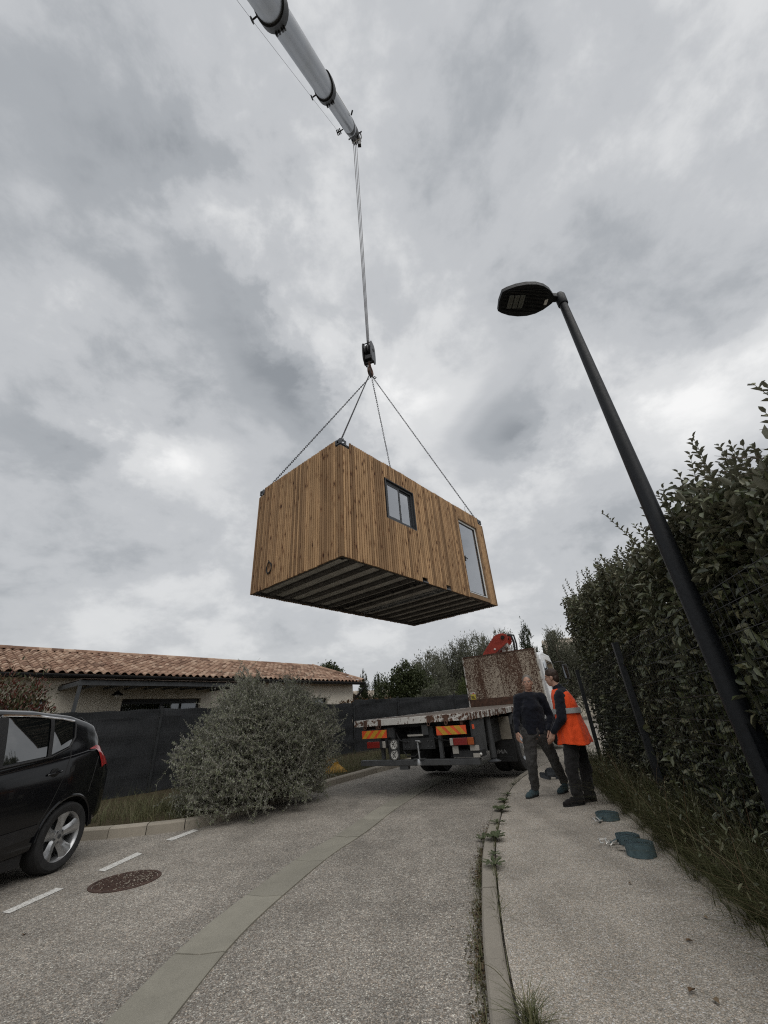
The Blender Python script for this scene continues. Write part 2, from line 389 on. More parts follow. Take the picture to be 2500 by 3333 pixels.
# --- wood
def wood():
    t = NT('larch_slat'); r = t.rnd()
    off = t.n('ShaderNodeCombineXYZ'); t.L.new(t.math('MULTIPLY', r, 37.0), off.inputs[0]); t.L.new(t.math('MULTIPLY', r, 91.0), off.inputs[2]); t.L.new(t.math('MULTIPLY', r, 53.0), off.inputs[1])
    c = t.co('Object', add=off.outputs[0])
    cs = t.co('Object', (14, 14, .55), add=off.outputs[0])
    grain = t.noise(cs, 3.2, 5, .6, 1.2)
    col = t.ramp(grain, [(.25, (.28, .170, .089)), (.5, (.395, .250, .134)), (.75, (.495, .328, .184))])
    tone = t.ramp(t.math('FRACT', t.math('MULTIPLY', r, 7.13)), [(0, (.50, .46, .43)), (.25, (.82, .79, .77)), (.7, (1.05, 1.03, 1.0)), (1, (1.26, 1.24, 1.2))])
    col = t.mix(1.0, col, tone, 'MULTIPLY')
    # knots
    ck = t.co('Object', (9, 9, 3.4), add=off.outputs[0])
    kn = t.voro(ck, 1.0, out='Distance', rnd=1.0)
    kn = t.math('ADD', kn, t.math('MULTIPLY', t.math('SUBTRACT', t.noise(c, 55, 3), .5), .16))
    kmask = t.ramp(kn, [(.10, 1.0), (.20, 0.0)])
    halo = t.ramp(kn, [(.15, .7), (.38, 0.0)])
    col = t.mix(halo, col, (.20, .095, .04)); col = t.mix(kmask, col, (.062, .026, .013))
    weather = t.ramp(t.noise(t.co('World', (1, 1, .5)), 1.4, 4, .6), [(.3, .82), (.7, 1.1)])
    col = t.mix(1.0, col, weather, 'MULTIPLY')
    t.set(Base_Color=col, Roughness=.78, Specular_IOR_Level=.3); t.bump(grain, .25, .004)
wood()
plain('wood_trim', (.23, .14, .072), .75, .3, 14)
plain('dark_steel', (.030, .031, .034), .5, .35, 12, .2)
plain('casting_steel', (.075, .078, .085), .45, .35, 12, .3)
plain('floor_ply', (.44, .425, .39), .85, .25, 3.0)
plain('under_steel', (.065, .060, .056), .6, .5, 5.0, .1)
plain('galvanised', (.42, .43, .44), .35, .3, 8.0, .7)
plain('window_alu', (.035, .037, .040), .4, .15, 20)
plain('white_pvc', (.72, .72, .70), .35, .06, 8)
plain('sheet_grey', (.62, .635, .63), .6, .12, 2.2)
plain('film_white', (.85, .87, .88), .4, .12, 6, bump=.4)
def glass(name, tint=(.9, .93, .93), base=.25):
    t = NT(name); N = t.N; out = N['Material Output']; tr = t.n('ShaderNodeBsdfTransparent'); tr.inputs[0].default_value = (*tint, 1)
    gl = t.n('ShaderNodeBsdfGlossy'); gl.inputs['Roughness'].default_value = .015; gl.inputs[0].default_value = (.95, .97, 1, 1)
    fr = t.n('ShaderNodeFresnel'); fr.inputs[0].default_value = 1.55
    mx = t.n('ShaderNodeMixShader'); f = t.math('ADD', t.math('MULTIPLY', fr.outputs[0], 1.4), base, clamp=True)
    t.L.new(f, mx.inputs[0]); t.L.new(tr.outputs[0], mx.inputs[1]); t.L.new(gl.outputs[0], mx.inputs[2]); t.L.new(mx.outputs[0], out.inputs[0])
glass('clear_glass', base=.34); glass('dark_glass', (.10, .12, .12), .16); glass('house_glass', (.25, .28, .30), .10)
# --- metal and plastic
plain('chain_steel', (.10, .10, .105), .45, .4, 30, .6)
plain('black_iron', (.020, .020, .021), .5, .5, 14, .3)
plain('rope_steel', (.09, .09, .095), .45, .2, 40, .5)
def boom_paint():
    t = NT('boom_paint'); c = t.co('World')
    col = t.mix(t.ramp(t.noise(c, .7, 5, .65), [(.45, 0.0), (.8, .6)]), (.30, .312, .33), (.21, .205, .185))
    st = t.ramp(t.noise(c, 5, 6, .75), [(.62, 0.0), (.75, .7)]); col = t.mix(st, col, (.16, .145, .12))
    t.set(Base_Color=col, Roughness=.33, Metallic=.75, Specular_IOR_Level=.5)
boom_paint()
plain('boom_wear', (.30, .265, .18), .6, .4, 4, .2)
plain('lamp_paint', (.0105, .012, .0145), .5, .3, 25, 0, .3)
plain('lamp_fin', (.02, .021, .022), .5, .3, 10)
plain('led_lens', (.10, .105, .095), .25, .2, 30)
plain('grey_paint', (.052, .056, .060), .5, .2, 10)
plain('fence_post', (.024, .026, .028), .5, .3, 10)
plain('rubber', (.018, .018, .0185), .85, .35, 16)
plain('black_plastic', (.014, .014, .015), .55, .3, 12)
plain('rim_silver', (.40, .405, .41), .3, .08, 6, .75)
plain('chrome', (.75, .76, .78), .12, .03, 5, 1.0)
def car_paint():
    t = NT('black_paint'); t.set(Base_Color=(.0045, .0048, .006), Roughness=.16, Specular_IOR_Level=.35, Coat_Weight=.2, Coat_Roughness=.02)
car_paint()
def tinted():
    t = NT('tinted_glass'); t.set(Base_Color=(.006, .0075, .0075), Roughness=.03, Specular_IOR_Level=1.0, IOR=1.75, Coat_Weight=1.0, Coat_Roughness=.02)
tinted()
def lens(name, col, rough=.15):
    t = NT(name); c = t.co('Object'); w = t.n('ShaderNodeTexWave'); w.inputs['Scale'].default_value = 18; t.L.new(c, w.inputs['Vector'])
    t.set(Base_Color=t.mix(w.outputs['Fac'], tuple(x * .7 for x in col), col), Roughness=rough, Coat_Weight=.8, Coat_Roughness=.05)
lens('red_lens', (.42, .012, .016)); lens('truck_red_lens', (.24, .016, .012), .4); lens('amber_lens', (.40, .085, .012), .4); lens('clear_lens', (.42, .40, .36), .4)
plain('chevron_orange', (.70, .092, .028), .45, .15, 12); plain('chevron_yellow', (.52, .285, .030), .45, .15, 12)
plain('disc_white', (.66, .65, .61), .5, .1, 14); plain('ink_black', (.012, .012, .012), .6, .1, 10); plain('flap_ink', (.24, .24, .24), .7, .4, 40)
plain('sticker_yellow', (.62, .50, .08), .5, .1, 20); plain('sticker_red', (.50, .03, .02), .5, .1, 20)
def rusty_white(name, lo, hi, streak=True, white=(.50, .475, .43), sc=17):
    t = NT(name); c = t.co('Object', (1, 1, .8) if streak else (1, 1, 1))
    n = t.noise(c, sc, 6, .74, .25); big = t.noise(t.co('Object', (1, 1, .16)), 2.2, 4, .62)
    k = t.math('ADD', n, t.math('MULTIPLY', t.math('SUBTRACT', big, .5), .62))
    m = t.ramp(k, [(lo, 1.0), (hi, 0.0)])
    rust = t.ramp(t.noise(c, 34, 5, .7), [(.3, (.036, .018, .011)), (.6, (.112, .050, .026)), (.8, (.19, .095, .052))])
    base = t.mix(t.noise(c, 6, 4), tuple(x * .72 for x in white), tuple(x * 1.15 for x in white))
    t.set(Base_Color=t.mix(m, base, rust), Roughness=.75); t.bump(m, .3, .003)
rusty_white('rusty_white_sheet', .48, .56, white=(.45, .385, .305), sc=34); rusty_white('rusty_white_rail', .455, .50, False, white=(.60, .58, .54), sc=11)
plain('rust_brown', (.085, .043, .028), .85, .5, 9)
plain('deck_timber', (.13, .105, .085), .85, .4, 5)
plain('crane_red', (.36, .045, .028), .5, .3, 5, 0, .5)
plain('cab_white', (.66, .67, .68), .3, .05, 4, 0, .5, coat=.5)
plain('chassis_dark', (.020, .021, .022), .65, .5, 7)
plain('panel_grey', (.055, .057, .059), .6, .25, 5); plain('beige_panel', (.23, .205, .165), .7, .25, 4)
# --- house
def plaster(name, base):
    t = NT(name); c = t.co('World'); col = t.mix(t.noise(c, 1.2, 5, .6), tuple(x * .88 for x in base), tuple(min(1, x * 1.08) for x in base))
    t.set(Base_Color=col, Roughness=.95, Specular_IOR_Level=.15); t.bump(t.noise(c, 60, 3), .08, .003)
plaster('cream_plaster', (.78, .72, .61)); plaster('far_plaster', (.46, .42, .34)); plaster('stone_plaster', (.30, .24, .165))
def tile():
    t = NT('clay_tile'); r = t.rnd(); c = t.co('World')
    base = t.ramp(r, [(0, (.175, .108, .078)), (.3, (.275, .172, .122)), (.6, (.37, .248, .178)), (.85, (.46, .335, .25)), (1, (.235, .135, .095))])
    col = t.mix(1.0, base, t.ramp(t.noise(c, 7, 5, .65), [(.3, .68), (.7, 1.15)]), 'MULTIPLY')
    lich = t.ramp(t.noise(c, 11, 6, .75), [(.6, 0.0), (.72, .55)]); col = t.mix(lich, col, (.17, .145, .105))
    t.set(Base_Color=col, Roughness=.9, Specular_IOR_Level=.2); t.bump(t.noise(c, 60, 3), .3, .004)
tile()
def screen():
    t = NT('screen_mesh'); c = t.co('World'); n = t.noise(c, 2.2, 4, .6)
    col = t.ramp(n, [(.3, (.027, .029, .032)), (.7, (.043, .045, .048))])
    w = t.noise(t.co('World', (1, 1, .08)), 60, 2, .5); col = t.mix(1.0, col, t.ramp(w, [(.3, .8), (.7, 1.2)]), 'MULTIPLY')
    t.set(Base_Color=col, Roughness=.75, Specular_IOR_Level=.25); t.bump(w, .3, .004)
screen()
plain('reed_thatch', (.06, .042, .03), .95, .5, 12)
# --- vegetation
def leafmat(name, cols, back=None, rough=.5, spec=.4, trans=.12):
    t = NT(name); r = t.rnd(); k = len(cols)
    col = t.ramp(r, [(i / (k - 1), c) for i, c in enumerate(cols)])
    if back: col = t.mix(t.n('ShaderNodeNewGeometry').outputs['Backfacing'], col, back)
    t.set(Base_Color=col, Roughness=rough, Specular_IOR_Level=spec)
    if trans:
        out = t.N['Material Output']; tl = t.n('ShaderNodeBsdfTranslucent'); t.L.new(col, tl.inputs[0])
        mx = t.n('ShaderNodeMixShader'); mx.inputs[0].default_value = trans; t.L.new(t.b.outputs[0], mx.inputs[1]); t.L.new(tl.outputs[0], mx.inputs[2]); t.L.new(mx.outputs[0], out.inputs[0])
    return t
leafmat('hedge_leaf', [(.042, .052, .021), (.070, .084, .035), (.104, .120, .054), (.150, .164, .080), (.235, .22, .12)], (.165, .165, .115), .36, .7)
leafmat('silver_leaf', [(.095, .112, .062), (.170, .186, .122), (.27, .278, .21), (.14, .152, .075)], (.34, .335, .30), .75, .2)
leafmat('olive_leaf', [(.065, .072, .042), (.10, .108, .068), (.135, .14, .092)], (.17, .172, .135), .6, .3)
leafmat('dark_leaf', [(.030, .040, .017), (.052, .066, .026), (.078, .092, .040)], None, .5, .4)
leafmat('bright_leaf', [(.045, .060, .018), (.075, .095, .030), (.10, .12, .042)], None, .55, .3)
leafmat('cypress_leaf', [(.020, .028, .013), (.032, .042, .018), (.048, .058, .027)], None, .7, .2, .05)
leafmat('photinia_leaf', [(.048, .058, .024), (.075, .082, .035), (.10, .095, .045), (.13, .038, .025), (.095, .022, .018)], None, .45, .5)
leafmat('red_shrub_leaf', [(.085, .05, .025), (.13, .065, .03), (.075, .06, .028)], None, .6, .3)
leafmat('grass_blade', [(.050, .056, .022), (.080, .088, .034), (.112, .116, .052), (.19, .17, .10)], None, .6, .3)
leafmat('weed_leaf', [(.045, .06, .024), (.065, .085, .036), (.085, .10, .05)], (.12, .135, .09), .55, .35)
leafmat('dry_leaf', [(.10, .06, .032), (.16, .105, .062), (.24, .185, .12)], None, .8, .2)
leafmat('litter', [(.05, .034, .02), (.095, .065, .038), (.15, .11, .07), (.06, .065, .03)], None, .9, .15, 0)
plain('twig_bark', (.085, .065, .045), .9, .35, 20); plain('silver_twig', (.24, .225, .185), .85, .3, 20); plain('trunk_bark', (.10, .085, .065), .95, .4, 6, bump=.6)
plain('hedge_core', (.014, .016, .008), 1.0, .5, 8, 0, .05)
# --- people and straps
plain('skin', (.42, .245, .175), .55, .12, 14); plain('hair_brown', (.035, .019, .012), .7, .4, 40); plain('hair_grey', (.14, .125, .11), .7, .4, 40)
def cloth(name, col, var=.25, rough=.9):
    t = NT(name); c = t.co('Object'); col_ = t.mix(t.noise(c, 7, 5, .6), tuple(x * (1 - var) for x in col), tuple(min(1, x * (1 + var)) for x in col))
    t.set(Base_Color=col_, Roughness=rough, Specular_IOR_Level=.15, Sheen_Weight=.15)
    t.bump(t.noise(c, 28, 4, .6), .35, .012)
cloth('navy_knit', (.0095, .011, .017)); cloth('grey_trousers', (.060, .058, .056), .3); cloth('black_trousers', (.022, .021, .021), .4)
cloth('orange_vest', (.82, .085, .018), .16, .75); cloth('reflective', (.36, .37, .36), .1, .5); cloth('teal_shoe', (.055, .088, .098), .35); cloth('black_shoe', (.014, .0125, .0125), .4)
plain('eye_white', (.6, .58, .55), .2, .05); plain('lip', (.30, .12, .10), .5, .1)
plain('strap_teal', (.075, .118, .13), .8, .3, 30); plain('strap_grey', (.055, .062, .072), .8, .3, 30); plain('zinc', (.62, .61, .58), .3, .15, 20, .8)
plain('yellow_plastic', (.55, .30, .035), .45, .2, 8); plain('cable_black', (.012, .012, .012), .6, .2, 10)

# ------------------------------------------------------------------ ground, road, pavement
def sheet(name, xs, ys, z, mat, kind='structure'):
    mb = MB(); vs = [(x, y, gz(y) + z) for y in ys for x in xs]; nx = len(xs)
    mb.add(vs, [(j * nx + i, j * nx + i + 1, (j + 1) * nx + i + 1, (j + 1) * nx + i) for j in range(len(ys) - 1) for i in range(nx - 1)])
    return tag(mb.build(name, mat), kind=kind)
YS = [9.3 + .5 * k for k in range(50)]
sheet('ground', [-900, -60, 60, 900], [-300, -20, 5] + YS + [60, 200, 1500], -0.03, 'soil')
sheet('road', [-26, 30], [-18, 0, 5] + YS + [40], 0.0, 'asphalt')
def ribbon(mb, left, right, z):
    vs = []; n = len(left)
    for a, b in zip(left, right): vs += [(a[0], a[1], gz(a[1]) + z), (b[0], b[1], gz(b[1]) + z)]
    mb.add(vs, [(2 * i, 2 * i + 1, 2 * i + 3, 2 * i + 2) for i in range(n - 1)])
KERB = [(-.02, -3), (.0, -1), (.05, .4), (.15, 1.6), (.28, 2.48), (.39, 3.25), (.57, 4.25), (.72, 4.99), (.88, 5.62), (1.10, 6.4), (1.33, 7.19), (1.60, 8.02), (1.92, 8.86), (2.52, 10.1), (3.4, 11.5), (4.8, 13.2), (6.9, 15.2), (9.6, 17.2), (13, 19.2), (18, 21)]
def hedge_x(y): return 3.6 + (y - 6.42) * 0.2627
def strip_pieces(parent, name, path, step, gap, width, prof, mat, var=.004):
    """blocks laid end to end along a path; prof(w) -> cross-section points (offset to the right, height)"""
    X, T = resample(path, .05); s = np.arange(len(X)) * .05; nb = int(s[-1] // step)
    for k in range(nb):
        a, b = k * step + gap / 2, (k + 1) * step - gap / 2; tt = np.linspace(a, b, 5); vs = []; dz = random.uniform(-var, var)
        for t in tt:
            p = np.array([np.interp(t, s, X[:, 0]), np.interp(t, s, X[:, 1])]); d = np.array([np.interp(t, s, T[:, 0]), np.interp(t, s, T[:, 1])]); d /= np.linalg.norm(d)
            nr = np.array([d[1], -d[0]])
            for o, h in prof: q = p + nr * o; vs.append((q[0], q[1], gz(q[1]) + h + dz))
        m = len(prof); fs = [(i * m + j, i * m + (j + 1) % m, (i + 1) * m + (j + 1) % m, (i + 1) * m + j) for i in range(4) for j in range(m)]
        fs += [tuple(range(m - 1, -1, -1)), tuple(4 * m + j for j in range(m))]
        mb = MB(); mb.add(vs, fs); o = mb.build(name, mat, parent)
kerb_r = empty('kerb_right', kind='structure')
strip_pieces(kerb_r, 'kerb_stone', KERB, 1.0, .008, .12, [(0, -.05), (.010, .072), (.022, .084), (.110, .088), (.120, .080), (.122, -.05)], 'kerb_concrete')
gutter = empty('gutter_channel', kind='structure')
GUT = [(-1.35, -3), (-1.38, 0), (-1.385, 1.5), (-1.38, 2.83), (-1.345, 3.72), (-1.185, 4.62), (-.97, 5.54), (-.67, 6.43), (-.235, 8.0), (.58, 10.16), (1.9, 12.3), (3.4, 14.2), (5.6, 16.3), (8.6, 18.6)]
strip_pieces(gutter, 'gutter_slab', GUT, .925, .012, .33, [(-.165, -.05), (-.165, .010), (-.155, .013), (-.01, .004), (0, .002), (.01, .004), (.155, .013), (.165, .010), (.165, -.05)], 'gutter_concrete', .003)
kerb_l = empty('kerb_left', kind='structure')
KL = [(-9.2, 6.62), (-7.4, 6.85), (-6.0, 6.98), (-4.63, 7.06), (-4.15, 7.08), (-3.79, 7.14), (-3.38, 7.24), (-3.08, 7.46), (-2.86, 7.9), (-2.45, 8.9), (-1.98, 10.0), (-1.62, 10.88), (-.95, 11.9), (-.35, 12.75), (.5, 13.8), (1.9, 15.2), (4.2, 17), (7.2, 19)]
strip_pieces(kerb_l, 'kerb_stone', KL[::-1], .52, .012, .15, [(0, -.05), (.012, .105), (.035, .125), (.14, .13), (.15, -.05)], 'kerb_pale', .006)
# pavement between kerb and hedge
kx, kt = resample(KERB, .25); left = [(p[0] + t[1] * .134, p[1] - t[0] * .134) for p, t in zip(kx, kt)]
right = []
for p in left:
    y = p[1]; x = hedge_x(y) - .86 if y < 11.2 else p[0] + 1.75 + (y - 11.2) * .3
    right.append((max(x, p[0] + .9), y))
mb = MB(); ribbon(mb, left, right, .076); tag(mb.build('pavement', 'pavement_gravel'), kind='structure')
# small stone edging behind the pavement
edge = empty('pavement_edging', kind='structure')
strip_pieces(edge, 'edging_stone', [(hedge_x(y) - .86, y) for y in np.arange(-3, 11.3, .7)], .9, .01, .06, [(0, -.02), (.004, .098), (.055, .10), (.06, -.02)], 'kerb_pale')
# planted strips
mb = MB(); ys = np.arange(-3, 11.6, .4); ribbon(mb, [(hedge_x(y) - .805, y) for y in ys], [(hedge_x(y) + 2.5, y) for y in ys], .085); tag(mb.build('hedge_verge', 'soil'), kind='structure')
kx, kt = resample(KL[::-1], .3); a = [(p[0] + t[1] * .145, p[1] - t[0] * .145) for p, t in zip(kx, kt)]
mb = MB(); ribbon(mb, a, [(p[0] - 14, p[1] + 10) for p in a], .115); tag(mb.build('planted_verge', 'soil'), kind='structure')
# parking bay dashes
for k, q in enumerate(([(-3.49, 4.46), (-3.39, 4.42), (-3.345, 4.975), (-3.445, 5.01)], [(-3.375, 5.50), (-3.265, 5.45), (-3.22, 6.08), (-3.335, 6.17)], [(-3.28, 6.74), (-3.155, 6.66), (-3.035, 7.20), (-3.155, 7.29)], [(-3.58, 3.2), (-3.475, 3.17), (-3.43, 3.78), (-3.53, 3.82)])):
    mb = MB(); mb.add([(x, y, .004) for x, y in q], [(0, 1, 2, 3)])
    tag(mb.build('parking_dash', 'road_paint'), kind='structure')
# manhole cover
mh = empty('manhole_cover', (-2.81, 5.08, 0), .3, 'rusty brown cast iron manhole cover set in the asphalt beside the parking dashes', 'manhole cover')
mb = MB(); mb.lathe([(.315, -.02), (.315, .006), (.285, .008), (.283, .001)], (0, 0, 0), (0, 0, 1), 48); mb.build('rim', 'rusty_iron', mh)
mb = MB(); mb.lathe([(0.001, .004), (.276, .004), (.278, -.01)], (0, 0, 0), (0, 0, 1), 48); mb.build('lid', 'rusty_iron', mh)
mb = MB()
for i in range(-10, 11):
    for j in range(-10, 11):
        x, y = i * .031 + (.0155 if j % 2 else 0), j * .031
        if x * x + y * y < .26 ** 2: mb.box(x - .010, x + .010, y - .006, y + .006, .004, .009)
tag(mb.build('tread_studs', 'rusty_iron', mh), kind='stuff')
mb = MB()
for k in range(260):
    a_, r_ = random.uniform(0, 6.28), .27 * math.sqrt(random.random()); x, y = r_ * math.cos(a_), r_ * math.sin(a_)
    if x < -.05 and random.random() < .7: continue
    s_ = random.uniform(.003, .008); mb.sphere((x, y, .008), (s_, s_ * random.uniform(.6, 1), s_ * .6), 5, 3)
tag(mb.build('grit', 'kerb_pale', mh), kind='stuff')

# ------------------------------------------------------------------ left fence
FD = np.array([.612, .791])
posts = [np.array([-5.7, 10.52]) + FD * 2.5 * k for k in range(-3, 3)] + [np.array([-.0, 17.0]), np.array([2.3, 17.75]), np.array([4.6, 18.4]), np.array([6.9, 18.9])]
tops = [1.80, 1.80, 1.82, 1.86, 1.88, 1.92, 2.03, 2.02, 2.03, 2.05]
posts[5] = np.array([-1.62, 16.05]); posts[4] = np.array([-3.65, 13.3])
fence = empty('screen_fence', (0, 0, 0), 0, 'dark grey rigid mesh fence with black privacy screen in front of the tiled house', 'fence')
for i, (p, tz) in enumerate(zip(posts, tops)):
    g = gz(p[1]); mb = MB(); mb.box(-.03, .03, -.03, .03, g + .05, tz + .02); mb.box(-.034, .034, -.034, .034, tz + .02, tz + .045)
    o = mb.build('post', 'fence_post', fence); o.location = (p[0], p[1], 0); o.rotation_euler = (0, 0, math.atan2(FD[1], FD[0]))
for i in range(len(posts) - 1):
    p, q = posts[i], posts[i + 1]; d = q - p; ln = np.linalg.norm(d); d = d / ln; nr = np.array([d[1], -d[0]]); t0, t1 = tops[i], (tops[i + 1] if i != 5 else 2.03)
    if i == 5: t0 = 2.03
    ph = random.uniform(0, 6)
    def fn(u, v, p=p, d=d, ln=ln, nr=nr, t0=t0, t1=t1, ph=ph, side=0.0):
        s = .035 + u * (ln - .07); top = t0 + (t1 - t0) * u - .02 * math.sin(u * 3.14) + .010 * math.sin(u * 23 + ph); g = gz(p[1] + d[1] * s)
        z = g + .17 + (top - g - .17) * v
        w = .012 * math.sin(v * 21 + ph) * math.sin(u * 5 + ph) + .008 * math.sin(u * 37 + v * 9 + ph) + .02 * math.exp(-((v - .93) / .05) ** 2) * math.sin(u * 9 + ph) + side
        xy = p + d * s + nr * (w - .02); return (xy[0], xy[1], z)
    mb = MB(); mb.grid(fn, 46, 24); mb.grid(lambda u, v: fn(1 - u, v, side=-.006), 46, 24)
    mb.build('screen_panel', 'screen_mesh', fence, smooth=False)
    mb = MB()
    for k in range(int(ln / .055)):
        s = .04 + k * .055
        if s > ln - .04: break
        c = p + d * s + nr * .020; g = gz(c[1]); tz = t0 + (t1 - t0) * s / ln
        mb.bar((c[0], c[1], g + .10), (c[0], c[1], tz + .01), .005, .005)
    for v in (.03, .22, .25, .46, .66, .69, .90, .985):
        a = p + d * .03 + nr * .027; b = q - d * .03 + nr * .027; ga, gb = gz(a[1]), gz(b[1])
        mb.bar((a[0], a[1], ga + .12 + v * (t0 - ga - .12)), (b[0], b[1], gb + .12 + v * (t1 - gb - .12)), .006, .006)
    tag(mb.build('wire_mesh', 'fence_post', fence), kind='stuff')

# ------------------------------------------------------------------ tiled house
HU = np.array([.6462, .7632]); HANG = math.atan2(HU[1], HU[0])
house = empty('tiled_house', (-10.5, 11.2, 0), HANG, 'single storey cream house with a low red clay tile roof and black gutter', 'house')
EZ, RZ, RUN, X0, X1 = 3.13, 4.33, 4.0, -3.6, 13.62
GH = .15
def wall_with_openings(mb, x0, x1, y, z0, z1, th, ops):
    xs = sorted({x0, x1, *[o[0] for o in ops], *[o[1] for o in ops]})
    for a, b in zip(xs[:-1], xs[1:]):
        o = [k for k in ops if k[0] <= a + 1e-6 and k[1] >= b - 1e-6]
        if o: mb.box(a, b, y, y + th, z0, o[0][2]); mb.box(a, b, y, y + th, o[0][3], z1)
        else: mb.box(a, b, y, y + th, z0, z1)
ops = [(.25, 1.13, 1.2, 2.43), (3.08, 5.66, .2, 2.43), (10.86, 11.72, 1.75, 2.42)]
mb = MB(); wall_with_openings(mb, X0 + .35, X1 - .25, .45, GH, 3.06, .3, ops)
mb.box(X1 - .55, X1 - .25, .752, 2 * RUN - .45, GH, 3.06); mb.box(X0 + .35, X0 + .65, .752, 2 * RUN - .45, GH, 3.06); mb.box(X0 + .652, X1 - .552, 2 * RUN - .75, 2 * RUN - .45, GH, 3.06)
for xg in (X1 - .25, X0 + .65): mb.prism([(xg, .47, 3.062), (xg, 2 * RUN - .47, 3.062), (xg, RUN, RZ - .12)], (-.3, 0, 0))
mb.build('wall', 'cream_plaster', house)
for (x0, x1, z0, z1), nm in zip(ops, ('window', 'sliding_door', 'window')):
    w = MB(); f = .055
    w.box(x0 + .002, x0 + f, .60, .66, z0 + .002, z1 - .002); w.box(x1 - f, x1 - .002, .60, .66, z0 + .002, z1 - .002)
    w.box(x0 + f, x1 - f, .60, .66, z0 + .002, z0 + f); w.box(x0 + f, x1 - f, .60, .66, z1 - (.15 if nm == 'sliding_door' else f), z1 - .002)
    if nm != 'window' or x1 < 3: w.box((x0 + x1) / 2 - .04, (x0 + x1) / 2 + .04, .595, .655, z0 + f, z1 - f)
    o = w.build(nm, 'window_alu', house)
    g = MB(); g.box(x0 + f, x1 - f, .625, .635, z0 + f, z1 - f); g.build('pane', 'house_glass', o)
    c = MB(); c.grid(lambda u, v: (x0 + .1 + u * (x1 - x0 - .2), .80 + .02 * math.sin(u * 40), z0 + v * (z1 - z0)), 40, 1); c.build('curtain', 'sheet_grey', o)
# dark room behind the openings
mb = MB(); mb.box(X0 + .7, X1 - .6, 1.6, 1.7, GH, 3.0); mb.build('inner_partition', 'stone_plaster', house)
sl = math.atan2(RZ - EZ, RUN); SLN = math.hypot(RUN, RZ - EZ)
roof = MB()
roof.prism([(X0, -.02, EZ - .055), (X0, RUN, RZ - .055), (X0, 2 * RUN + .02, EZ - .055), (X0, 2 * RUN + .02, EZ - .12), (X0, RUN, RZ - .13), (X0, -.02, EZ - .12)], (X1 - X0, 0, 0))
roof_o = roof.build('roof', 'wood_trim', house)
# one roman tile: round cover plus channel, lower end towards -y
PX, ROWS = .2345, 12; PY = SLN / ROWS
def tile_mesh():
    prof = []
    for k in range(11):
        x = -.118 + .246 * k / 10; t = (x + .118) / .17
        z = .058 * math.sin(math.pi * t) if t < 1 else -.012 * math.sin(math.pi * (t - 1) / .447)
        prof.append((x, z))
    L_ = PY + .06; m = len(prof); vs = []
    for y, dz in ((0, .026), (L_ * .5, .013), (L_, 0)):
        k = 1.0 + .05 * (1 - y / L_)
        vs += [(x * k, y, z * k + dz) for x, z in prof]
    vs += [(x * 1.05, 0, z * 1.05 + .026 - .018) for x, z in prof]
    fs = [(r * m + i, r * m + i + 1, (r + 1) * m + i + 1, (r + 1) * m + i) for r in range(2) for i in range(m - 1)] + [(3 * m + i, 3 * m + i + 1, i + 1, i) for i in range(m - 1)]
    return vs, fs
tv, tf = tile_mesh(); tmb = MB(); tmb.add(tv, tf); tile_me = tmb.mesh('tile', 'clay_tile', True)
tiles = []
for c in range(int((X1 - X0) / PX)):
    for r in range(ROWS):
        tiles.append((X0 + .12 + c * PX + random.uniform(-.006, .006), -.06 + r * PY * math.cos(sl) + random.uniform(-.008, .008), EZ - .045 + r * PY * math.sin(sl) + random.uniform(-.004, .006), random.uniform(-.025, .025)))
def house_world(x, y): return np.array([-10.5 + HU[0] * x - HU[1] * y, 11.2 + HU[1] * x + HU[0] * y])
def tkey(t):
    w = house_world(t[0], t[1]); d = np.linalg.norm(w); ang = math.atan2(w[0], w[1])
    return d if -.79 < ang < .2 else d + 100
tiles.sort(key=tkey)
for x, y, z, a in tiles[:300]:
    link_mesh('tile', tile_me, roof_o, (x, y, z), (sl, 0, a))
tv = np.array(tv); V = []; Fr = []; rest = tiles[300:]; cs, sn = math.cos(sl), math.sin(sl)
for k, (x, y, z, a) in enumerate(rest):
    w = np.stack([tv[:, 0] * math.cos(a) - tv[:, 1] * math.sin(a), tv[:, 0] * math.sin(a) + tv[:, 1] * math.cos(a), tv[:, 2]], 1)
    V.append(np.stack([w[:, 0] + x, w[:, 1] * cs - w[:, 2] * sn + y, w[:, 1] * sn + w[:, 2] * cs + z], 1)); Fr.append(np.array(tf) + k * len(tv))
# far slope, unseen from the street
for c in range(int((X1 - X0) / PX)):
    for r in range(ROWS):
        x = X0 + .12 + c * PX; y0 = 2 * RUN + .06 - r * PY * cs; z0 = EZ - .045 + r * PY * sn
        V.append(np.stack([x - tv[:, 0], y0 - (tv[:, 1] * cs - tv[:, 2] * sn), z0 + tv[:, 1] * sn + tv[:, 2] * cs], 1)); Fr.append(np.array(tf) + (len(V) - 1) * len(tv))
np_obj('roof_tiles', np.concatenate(V), np.concatenate(Fr), 'clay_tile', roof_o, 'stuff')
rt = MB()
rt.add([(r_ * math.cos(t), 0, r_ * math.sin(t)) if e == 0 else (r_ * .9 * math.cos(t), .42, r_ * .9 * math.sin(t) - .0) for e in (0, 1) for r_ in (.12,) for t in [math.pi * k / 8 for k in range(9)]], [(k + 1, k, 9 + k, 10 + k) for k in range(8)])
rt_me = rt.mesh('ridge_tile', 'clay_tile', True)
x = X1 + .03
while x > X0:
    link_mesh('ridge_tile', rt_me, roof_o, (x, RUN, RZ - .02 + random.uniform(-.004, .006)), (R(1.5), 0, R(90) + random.uniform(-.02, .02))); x -= .37
